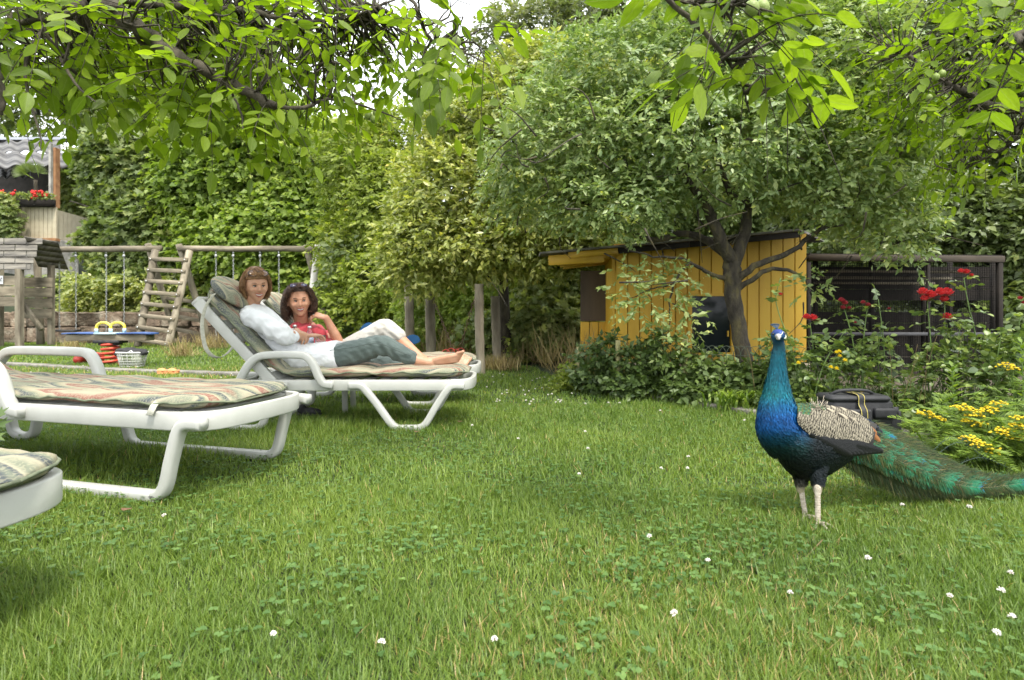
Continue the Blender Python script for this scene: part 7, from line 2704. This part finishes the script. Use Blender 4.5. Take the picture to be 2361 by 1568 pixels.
def hand(mb, w, dr, n, curls, thumb=(.6, .5, .1), s=1.0, spread=.10):
    w = np.array(w, dtype=float); dr = unit(np.array(dr, dtype=float)); n = np.array(n, dtype=float); n = unit(n - dr * (n @ dr)); sd = np.cross(dr, n)
    for k in range(4):
        o = (k - 1.5)
        b = w + dr * .02 * s + sd * o * .011 * s
        kn = w + dr * (.082 - .004 * abs(o - .3)) * s + sd * o * .0205 * s
        mb.chain([(b, .014 * s), ((b + kn) / 2, .013 * s), (kn, .0105 * s)], 10)
        L = (.040, .045, .042, .033)[k] * s
        a = 0.0
        p = kn; d = unit(dr + sd * o * spread)
        pts = [(p, .0098 * s)]
        for j, c in enumerate(curls[k]):
            a += math.radians(c)
            q = d * math.cos(a) + n * math.sin(a)
            p = p + q * L * (1, .65, .5)[j]
            pts.append((p, (.0086, .0078, .0062)[j] * s))
        mb.chain(pts, 9)
    tb = w + dr * .018 * s + sd * -.022 * s
    tv = unit(-sd * thumb[0] + dr * thumb[1] + n * thumb[2])
    tv2 = unit(tv + dr * .6)
    mb.chain([(tb, .014 * s), (tb + tv * .035 * s, .011 * s), (tb + tv * .035 * s + tv2 * .028 * s, .0095 * s), (tb + tv * .035 * s + tv2 * .052 * s, .007 * s)], 9)
    mb.ell(w, .024 * s)


def foot(mb, ankle, heel, ball, side, s=1.0):
    """side: unit vector across the toes towards the big toe"""
    a, h_, b = (np.array(v, dtype=float) for v in (ankle, heel, ball))
    side = unit(np.array(side, dtype=float)); dr = unit(b - h_)
    up = np.cross(dr, side)
    if up @ (a - (h_ + b) / 2) < 0: up = -up
    mb.chain([(a, .034 * s), (h_ + up * .012, .030 * s), (h_, .026 * s)], 12)
    for o in (-.020, 0, .020):
        mb.chain([(a - up * .005, .028 * s), ((a + b) / 2 + side * o * .7 + up * .006, .024 * s), (b + side * o, .018 * s)], 10)
        mb.chain([(h_, .024 * s), ((h_ + b) / 2 + side * o * .6 + up * (.010 if o > 0 else .002), .018 * s), (b + side * o, .017 * s)], 10)
    for k in range(5):
        o = .034 - .017 * k
        r = (.0115, .0085, .008, .0076, .0072)[k] * s
        L = (.045, .043, .038, .032, .026)[k] * s
        p = b + side * o * s
        mb.chain([(p, r * 1.25), (p + dr * L * .55 + up * .004, r), (p + dr * L, r * 1.05)], 9)


def cloth(mb, voxel, name, m, t, amp, freq, stretch=(1, 1, 1), extra=None, iters=4):
    me = fuse(mb, voxel, iters)
    co = coords(me).copy()
    nr = np.empty(len(me.vertices) * 3, dtype=np.float32); me.vertices.foreach_get('normal', nr); nr = nr.reshape(-1, 3)
    q = co * np.array(stretch)
    d = amp * (.45 * nz(q, freq, 3) + .75 * (1 - np.abs(nz(q, freq * 3.0, 8)) * 1.6) + .3 * nz(q, freq * 6, 4) - .3)
    if extra is not None: d = d + extra(co)
    co += nr * d[:, None]
    me.vertices.foreach_set('co', co.astype(np.float32).ravel())
    me.update()
    return place(me, name, m, t)


def strands(h, t, name, m, n, starts, length, r, wave=0.0, lift=.012, seed=0, hang=None, vol=0.0):
    """hair strands running down over the head"""
    g = np.random.default_rng(seed)
    mb_v, mb_f, n0 = [], [], 0
    for k in range(n):
        az0, el0, az1, el1, hg = starts(g)
        m_ = 12
        pts = []
        ph = g.random() * 6.28
        lf = lift * g.uniform(.55, 1.3)
        for i in range(m_):
            f = i / (m_ - 1)
            az = az0 + (az1 - az0) * f ** .8
            el = el0 + (el1 - el0) * f
            pts.append(h.at(az, min(el, 86), lf + vol * math.sin(PI * min(1, f * .9)) * g.uniform(.7, 1.2) * .3 + vol * f * .5))
        if hg > 0:
            p = pts[-1]; out = unit(p - h.c); out[2] = 0
            for i in range(1, 9):
                f = i / 8
                pts.append(p + np.array([0, 0, -hg * f]) + out * .012 * math.sin(f * 3) * (1 + 8 * vol))
        pts = np.array(pts)
        if wave:
            L = np.arange(len(pts))
            a = L * 1.15 + ph
            pts += (np.stack([np.cos(a), np.sin(a), .4 * np.cos(a * 1.3)], -1)) * wave * np.clip(L / 5, .25, 1)[:, None]
        q = spline(pts, 22)
        rad = r * np.interp(np.linspace(0, 1, 22), [0, .7, 1], [.8, 1, .25])
        tb = MB(); tb.tube(q, rad, 3, cap=False)
        V = np.vstack(tb.v)
        mb_v.append(V); mb_f.append(np.array(tb.f) + n0); n0 += len(V)
    o = npobj(name, np.vstack(mb_v), np.vstack(mb_f), m, t)
    return o


def hairmat(name, c1, c2):
    m, nt, b = _mat(name)
    n = noise(nt, 30, 4)
    r = ramp(nt, [(.35, c1), (.65, c2)])
    nt.links.new(n.outputs['Fac'], r.inputs[0]); nt.links.new(r.outputs[0], b.inputs['Base Color'])
    b.inputs['Roughness'].default_value = .42
    b.inputs['Specular IOR Level'].default_value = .45
    return m


def person_one():
    t = thing('person', P(690, 850, 3.9), 'woman with short brown hair, white shirt and grey-green trousers, arms folded on her lap', 'person')
    h = Head(P(590, 660, 3.88), (.62, -.78, -.06), 1.02, roll=.05)
    b = MB()
    h.skull(b)
    b.chain([(P(579, 730, 3.90), .045), (P(578, 708, 3.90), .052), (h.c - h.U * .03, .055)])
    b.chain([(P(588, 738, 3.90), .07), (P(625, 775, 3.9), .08), (P(690, 825, 3.9), .07)])
    # near arm: shoulder, elbow, forearm folded across
    sh, el, wr = P(575, 727, 3.73), P(652, 772, 3.66), P(700, 776, 3.86)
    b.chain([(sh, .032), (sh.lerp(el, .5), .036), (el, .036)])
    b.chain([(el, .038), (el.lerp(wr, .4), .037), (wr, .026)])
    hand(b, wr, (.5, .8, .1), (0, -.2, -1), [(20, 20, 15)] * 4)
    sh2, el2, wr2 = P(592, 728, 4.08), P(664, 782, 4.10), P(684, 764, 3.92)
    b.chain([(sh2, .044), (sh2.lerp(el2, .5), .040), (el2, .036)])
    b.chain([(el2, .036), (wr2, .026)])
    hand(b, wr2, (.74, -.60, -.12), (-.15, -.25, -1), [(32, 38, 18), (30, 40, 18), (34, 38, 20), (38, 38, 20)], thumb=(.5, .7, .2))
    # legs
    b.chain([(P(715, 834, 3.83), .055), (P(800, 820, 3.79), .060), (P(880, 798, 3.78), .048), (P(922, 815, 3.80), .044), (P(955, 829, 3.81), .040), (P(988, 836, 3.83), .030)])
    foot(b, P(994, 834, 3.84), P(1006, 841, 3.86), P(1053, 825, 3.80), (.25, -.35, 1.0), .95)
    b.chain([(P(715, 838, 4.0), .055), (P(800, 840, 4.0), .055), (P(880, 838, 4.02), .050), (P(930, 847, 4.0), .045), (P(1000, 851, 3.95), .034), (P(1040, 852, 3.93), .030)])
    foot(b, P(1046, 850, 3.92), P(1060, 856, 3.90), P(1074, 830, 3.97), (-.9, -.25, .12), .92)
    m_skin = skinmat('sunned_skin', (0.414, 0.218, 0.132), (0.494, 0.282, 0.184))
    place(fuse(b, .0040, 3), 'body', m_skin, t)
    face_parts(h, t, (.33, .075, .06), (.13, .07, .035), (.09, .08, .05))
    # shirt
    m_sh = mat('white_cotton', (0.604, 0.616, 0.633), (0.683, 0.692, 0.705), 5, .85, .45, 22, sheen=.2, bdist=.012)
    c = MB()
    tor = spline([(*P(577, 710, 3.90), .060, .12), (*P(588, 727, 3.90), .092, .185), (*P(612, 757, 3.90), .112, .185), (*P(645, 790, 3.90), .118, .165), (*P(690, 824, 3.90), .112, .18), (*P(735, 830, 3.90), .120, .19), (*P(770, 824, 3.88), .112, .18), (*P(788, 821, 3.88), .104, .17)], 44)
    ss = [(math.cos(a), math.sin(a)) for a in np.linspace(0, 2 * PI, 28, endpoint=False)]
    c.sweep(tor[:, :3], ss, side=(0, 1, 0), sw=tor[:, 4], sn=tor[:, 3])
    c.chain([(P(582, 733, 3.83), .074), (P(575, 734, 3.74), .068), (sh.lerp(el, .35), .066), (sh.lerp(el, .7), .064), (el, .062), (P(662, 778, 3.70), .058), (P(672, 777, 3.74), .048)], n=40)
    c.chain([(P(592, 738, 4.0), .07), (sh2, .062), (sh2.lerp(el2, .5), .060), (el2, .056), (P(672, 772, 4.02), .046)])
    A, B = np.array(sh), np.array(el)
    def gather(co):
        v = B - A; f = ((co - A) @ v) / (v @ v); dd = np.linalg.norm(co - (A + np.clip(f, 0, 1)[:, None] * v), axis=1)
        u = np.linalg.norm(co - np.array(P(668, 778, 3.72)), axis=1)
        return .0060 * np.sin(u * 150 + 6 * nz(co, 14, 2)) * np.exp(-(u / .085) ** 2) + .0050 * np.sin(f * 17 + 5 * nz(co, 8, 5)) * np.exp(-(dd / .12) ** 2) * (f > .1)
    cloth(c, .0055, 'shirt', m_sh, t, .0060, 13, (1, .6, 1.2), gather)
    # collar and hem piping
    k = MB(); k.tube([np.array(P(578, 715, 3.91)) + .060 * math.cos(a) * np.array([.7, 0, -.7]) * 1.15 + .105 * math.sin(a) * np.array([0, 1, 0]) + np.array([.0, 0, .006]) for a in np.linspace(0, 2 * PI, 30)], .008, 6, cap=False)
    k.build('collar', m_sh, t)
    # trousers
    m_tr = mat('grey_green_trousers', (0.064, 0.089, 0.083), (0.098, 0.128, 0.119), 7, .8, .5, 26, sheen=.15, bdist=.012)
    c = MB()
    c.chain([(P(755, 828, 3.83), .082), (P(790, 820, 3.80), .084), (P(835, 807, 3.79), .082), (P(875, 797, 3.78), .070), (P(902, 804, 3.79), .064), (P(945, 825, 3.80), .054)], n=44)
    c.chain([(P(755, 834, 3.97), .082), (P(790, 838, 3.98), .080), (P(850, 838, 4.0), .072), (P(900, 842, 4.0), .062), (P(938, 848, 3.99), .050)], n=40)
    kn = np.array(P(885, 815, 3.78))
    cloth(c, .0055, 'trousers', m_tr, t, .007, 14, (.7, 1, 1), lambda co: .007 * np.sin(co[:, 0] * 95 + co[:, 2] * 60 + 4 * nz(co, 9, 1)) * np.exp(-(np.linalg.norm(co - kn, axis=1) / .12) ** 2))
    k = MB(); k.tube(spline([tuple(P(760, 808, 3.70)), tuple(P(810, 801, 3.69)), tuple(P(860, 792, 3.69)), tuple(P(885, 795, 3.70)), tuple(P(915, 808, 3.72)), tuple(P(948, 821, 3.745))], 40), .0022, 5); k.build('side_seam', mat('trouser_seam', (.06, .08, .075)), t)
    # hair
    m_h = hairmat('brown_hair', (.13, .062, .024), (.33, .185, .080))
    cap = MB()
    nu, nv = 70, 44
    az = np.linspace(-180, 180, nu, endpoint=False); el = np.linspace(-40, 89, nv)
    V = []
    for e in el:
        for a in az:
            back = abs(a) > 72 - (0 if e < 30 else 200)
            off = .013 if (back or e > 34) else -.012
            if e < -20 and abs(a) < 100: off = -.012
            V.append(h.at(a, e, off))
    F = [(i * nu + j, i * nu + (j + 1) % nu, (i + 1) * nu + (j + 1) % nu, (i + 1) * nu + j) for i in range(nv - 1) for j in range(nu)]
    cap.add(V, F)
    cap.build('hair_cap', m_h, t)
    def st(g):
        a0 = g.uniform(-180, 180); e0 = g.uniform(60, 86)
        a = a0
        u = g.random()
        if u < .22:
            a = g.uniform(-70, 55); return (a * .5 - 30, 82, a + 14 + g.normal(0, 7), g.uniform(31, 42) - .10 * max(0, a), 0)
        if u < .42:
            sg = 1 if g.random() < .5 else -1
            a = sg * g.uniform(66, 92); return (a * .9, g.uniform(60, 84), a + sg * g.uniform(-6, 10), g.uniform(-34, -2), 0)
        a = (g.uniform(80, 280) + 180) % 360 - 180
        return (a, e0, a + g.normal(0, 6), g.uniform(-52, -30), g.uniform(0, .025))
    strands(h, t, 'hair', m_h, 1500, st, 0, .0017, wave=.0035, lift=.019, seed=3)
    # sunglasses pushed up on the hair
    g = thing('sunglasses', h.at(0, 55, .03), 'brown sunglasses pushed up on the short brown hair', 'sunglasses')
    m_len = mat('brown_lens', (.10, .045, .02), (.16, .07, .03), 6, .12, spec=.9)
    m_fr = mat('dark_frame', (.03, .028, .03), (.06, .055, .05), 20, .25, metal=.3)
    for sg in (-1, 1):
        R = np.stack([h.L, unit(h.F * .8 + h.U * .6), unit(h.U * .8 - h.F * .6)], 1)
        c0 = h.at(sg * 24, 48, .020)
        e = MB(); e.ell(c0, (.030, .005, .021), R, 20, 12); e.build('lens', m_len, g)
        e = MB(); e.tube([c0 + R @ np.array([.031 * math.cos(a), .001, .022 * math.sin(a)]) for a in np.linspace(0, 2 * PI, 28)], .0024, 6, cap=False); e.build('rim', m_fr, g)
        e = MB(); e.tube([h.at(sg * 50, 44, .020), h.at(sg * 72, 28, .018), h.at(sg * 92, 8, .016)], .0022, 6); e.build('temple', m_fr, g)
    e = MB(); e.tube([h.at(-8, 50, .024), h.at(0, 51, .026), h.at(8, 50, .024)], .0028, 6); e.build('bridge', m_fr, g)


def person_two():
    t = thing('person', P(780, 835, 4.6), 'woman with dark curly hair, red shirt and white trousers, finger at her cheek', 'person')
    h = Head(P(690, 694, 4.34), (.40, -.92, -.05), 1.10, roll=.08)
    b = MB()
    h.skull(b)
    b.chain([(P(697, 752, 4.46), .066), (P(694, 735, 4.42), .056), (h.c - h.U * .03, .056)])
    b.chain([(P(705, 768, 4.5), .10), (P(740, 790, 4.5), .10), (P(785, 815, 4.5), .11)])
    sh, el, wr = P(722, 762, 4.62), P(784, 795, 4.46), P(752, 733, 4.36)
    b.chain([(sh, .046), (sh.lerp(el, .5), .042), (el, .037)])
    b.chain([(el, .038), (el.lerp(wr, .35), .040), (el.lerp(wr, .7), .032), (wr, .025)])
    hand(b, wr, (-.93, -.12, .30), (-.25, .35, -.90), [(2, 4, 4), (42, 45, 20), (46, 45, 20), (50, 45, 20)], thumb=(.4, .8, .4), s=1.0)
    sh2, el2 = P(682, 762, 4.36), P(715, 800, 4.30)
    b.chain([(sh2, .046), (el2, .038), (P(760, 806, 4.40), .028)])
    b.chain([(P(790, 815, 4.44), .09), (P(845, 785, 4.42), .075), (P(890, 757, 4.41), .056), (P(905, 768, 4.40), .055), (P(935, 795, 4.39), .046), (P(965, 820, 4.38), .034), (P(990, 838, 4.38), .030)])
    foot(b, P(992, 840, 4.38), P(992, 850, 4.38), P(1022, 846, 4.34), (.1, -.9, .1), .9)
    b.chain([(P(790, 822, 4.66), .09), (P(860, 828, 4.66), .065), (P(960, 838, 4.64), .045), (P(1020, 838, 4.62), .032)])
    foot(b, P(1026, 836, 4.62), P(1036, 842, 4.62), P(1058, 836, 4.58), (.1, -.9, .1), .9)
    m_skin = skinmat('tanned_skin', (0.516, 0.256, 0.155), (0.624, 0.324, 0.210))
    place(fuse(b, .0042, 3), 'body', m_skin, t)
    face_parts(h, t, (.35, .07, .06), (.05, .025, .015), (.10, .075, .045))
    m_red = mat('red_shirt_cloth', (.50, .045, .065), (.60, .070, .090), 6, .8, .4, 24, sheen=.15, bdist=.012)
    c = MB()
    tor = spline([(*P(697, 748, 4.47), .062, .12), (*P(703, 762, 4.48), .095, .185), (*P(722, 778, 4.5), .108, .18), (*P(752, 798, 4.5), .095, .165), (*P(785, 812, 4.5), .095, .18), (*P(815, 818, 4.5), .09, .17)], 36)
    ss = [(math.cos(a), math.sin(a)) for a in np.linspace(0, 2 * PI, 28, endpoint=False)]
    c.sweep(tor[:, :3], ss, side=(0, 1, 0), sw=tor[:, 4], sn=tor[:, 3])
    for sy in (4.40, 4.60):
        c.ell(P(733, 768, sy), (.06, .07, .055))
    c.chain([(P(705, 762, 4.56), .066), (sh, .062), (sh.lerp(el, .45), .058)])
    c.chain([(P(695, 762, 4.42), .066), (sh2, .062), (sh2.lerp(el2, .5), .056)])
    cloth(c, .0060, 'shirt', m_red, t, .007, 12, (1, .6, 1), lambda co: .005 * np.sin(co[:, 0] * 60 - co[:, 2] * 50 + 4 * nz(co, 7, 1)))
    m_wt = mat('cream_trousers', (0.508, 0.476, 0.426), (0.590, 0.558, 0.508), 6, .85, .4, 26, bdist=.01)
    c = MB()
    c.chain([(P(795, 818, 4.46), .105), (P(820, 800, 4.44), .098), (P(855, 778, 4.42), .088), (P(886, 757, 4.41), .074), (P(902, 764, 4.40), .072), (P(917, 774, 4.395), .062)], n=40)
    c.chain([(P(795, 822, 4.64), .10), (P(860, 830, 4.66), .08), (P(920, 838, 4.65), .06)])
    kn = np.array(P(900, 772, 4.40))
    cloth(c, .0060, 'trousers', m_wt, t, .006, 14, (.7, 1, 1), lambda co: .006 * np.sin(co[:, 0] * 90 + co[:, 2] * 90 + 3 * nz(co, 9, 1)) * np.exp(-(np.linalg.norm(co - kn, axis=1) / .10) ** 2))
    # ring on her finger
    k = MB()
    rc = np.array(wr) + unit(np.array([-.93, -.12, .30])) * .095 + np.array([0, -.012, -.004])
    k.ell(rc, (.005, .004, .005), nu=8, nv=6); k.build('finger_ring', m_chain, t)
    m_h = hairmat('dark_curly_hair', (.028, .014, .010), (.12, .062, .036))
    cap = MB()
    nu, nv = 70, 44
    az = np.linspace(-180, 180, nu, endpoint=False); el_ = np.linspace(-55, 89, nv)
    V = []
    for e in el_:
        for a in az:
            back = abs(a) > 84
            off = .012 if (back or e > 44) else -.012
            V.append(h.at(a, e, off))
    F = [(i * nu + j, i * nu + (j + 1) % nu, (i + 1) * nu + (j + 1) % nu, (i + 1) * nu + j) for i in range(nv - 1) for j in range(nu)]
    cap.add(V, F); cap.build('hair_cap', m_h, t)
    def st(g):
        u = g.random()
        if u < .30:
            sg = 1 if g.random() < .42 else -1
            a = sg * g.uniform(76, 104); return (sg * g.uniform(10, 60), g.uniform(66, 86), a, g.uniform(-30, 10), g.uniform(.04, .15) if sg < 0 else g.uniform(.0, .07))
        if u < .38:
            a = g.uniform(-60, 60); return (a, 84, a * 1.1, g.uniform(36, 46), 0)
        a = (g.uniform(85, 275) + 180) % 360 - 180
        return (a, g.uniform(60, 86), a + g.normal(0, 12), g.uniform(-40, 20), g.uniform(.03, .11))
    strands(h, t, 'hair', m_h, 1900, st, 0, .0020, wave=.013, lift=.012, seed=5, vol=.022)
    g = thing('sunglasses', h.at(0, 60, .03), 'small glasses with a blue rim pushed into the dark curls', 'sunglasses')
    m_bl = mat('blue_rim', (.05, .06, .22), (.10, .08, .26), 20, .5)
    for sg in (-1, 1):
        c0 = h.at(sg * 26, 54, .036)
        R = np.stack([h.L, unit(h.F * .7 + h.U * .7), unit(h.U * .7 - h.F * .7)], 1)
        e = MB(); e.ell(c0, (.019, .004, .010), R, 16, 10); e.build('lens', mat('dark_lens', (.03, .03, .05), rough=.15), g)
        e = MB(); e.tube([c0 + R @ np.array([.020 * math.cos(a), .001, .011 * math.sin(a)]) for a in np.linspace(0, 2 * PI, 24)], .0018, 6, cap=False); e.build('rim', m_bl, g)


person_one()
person_two()
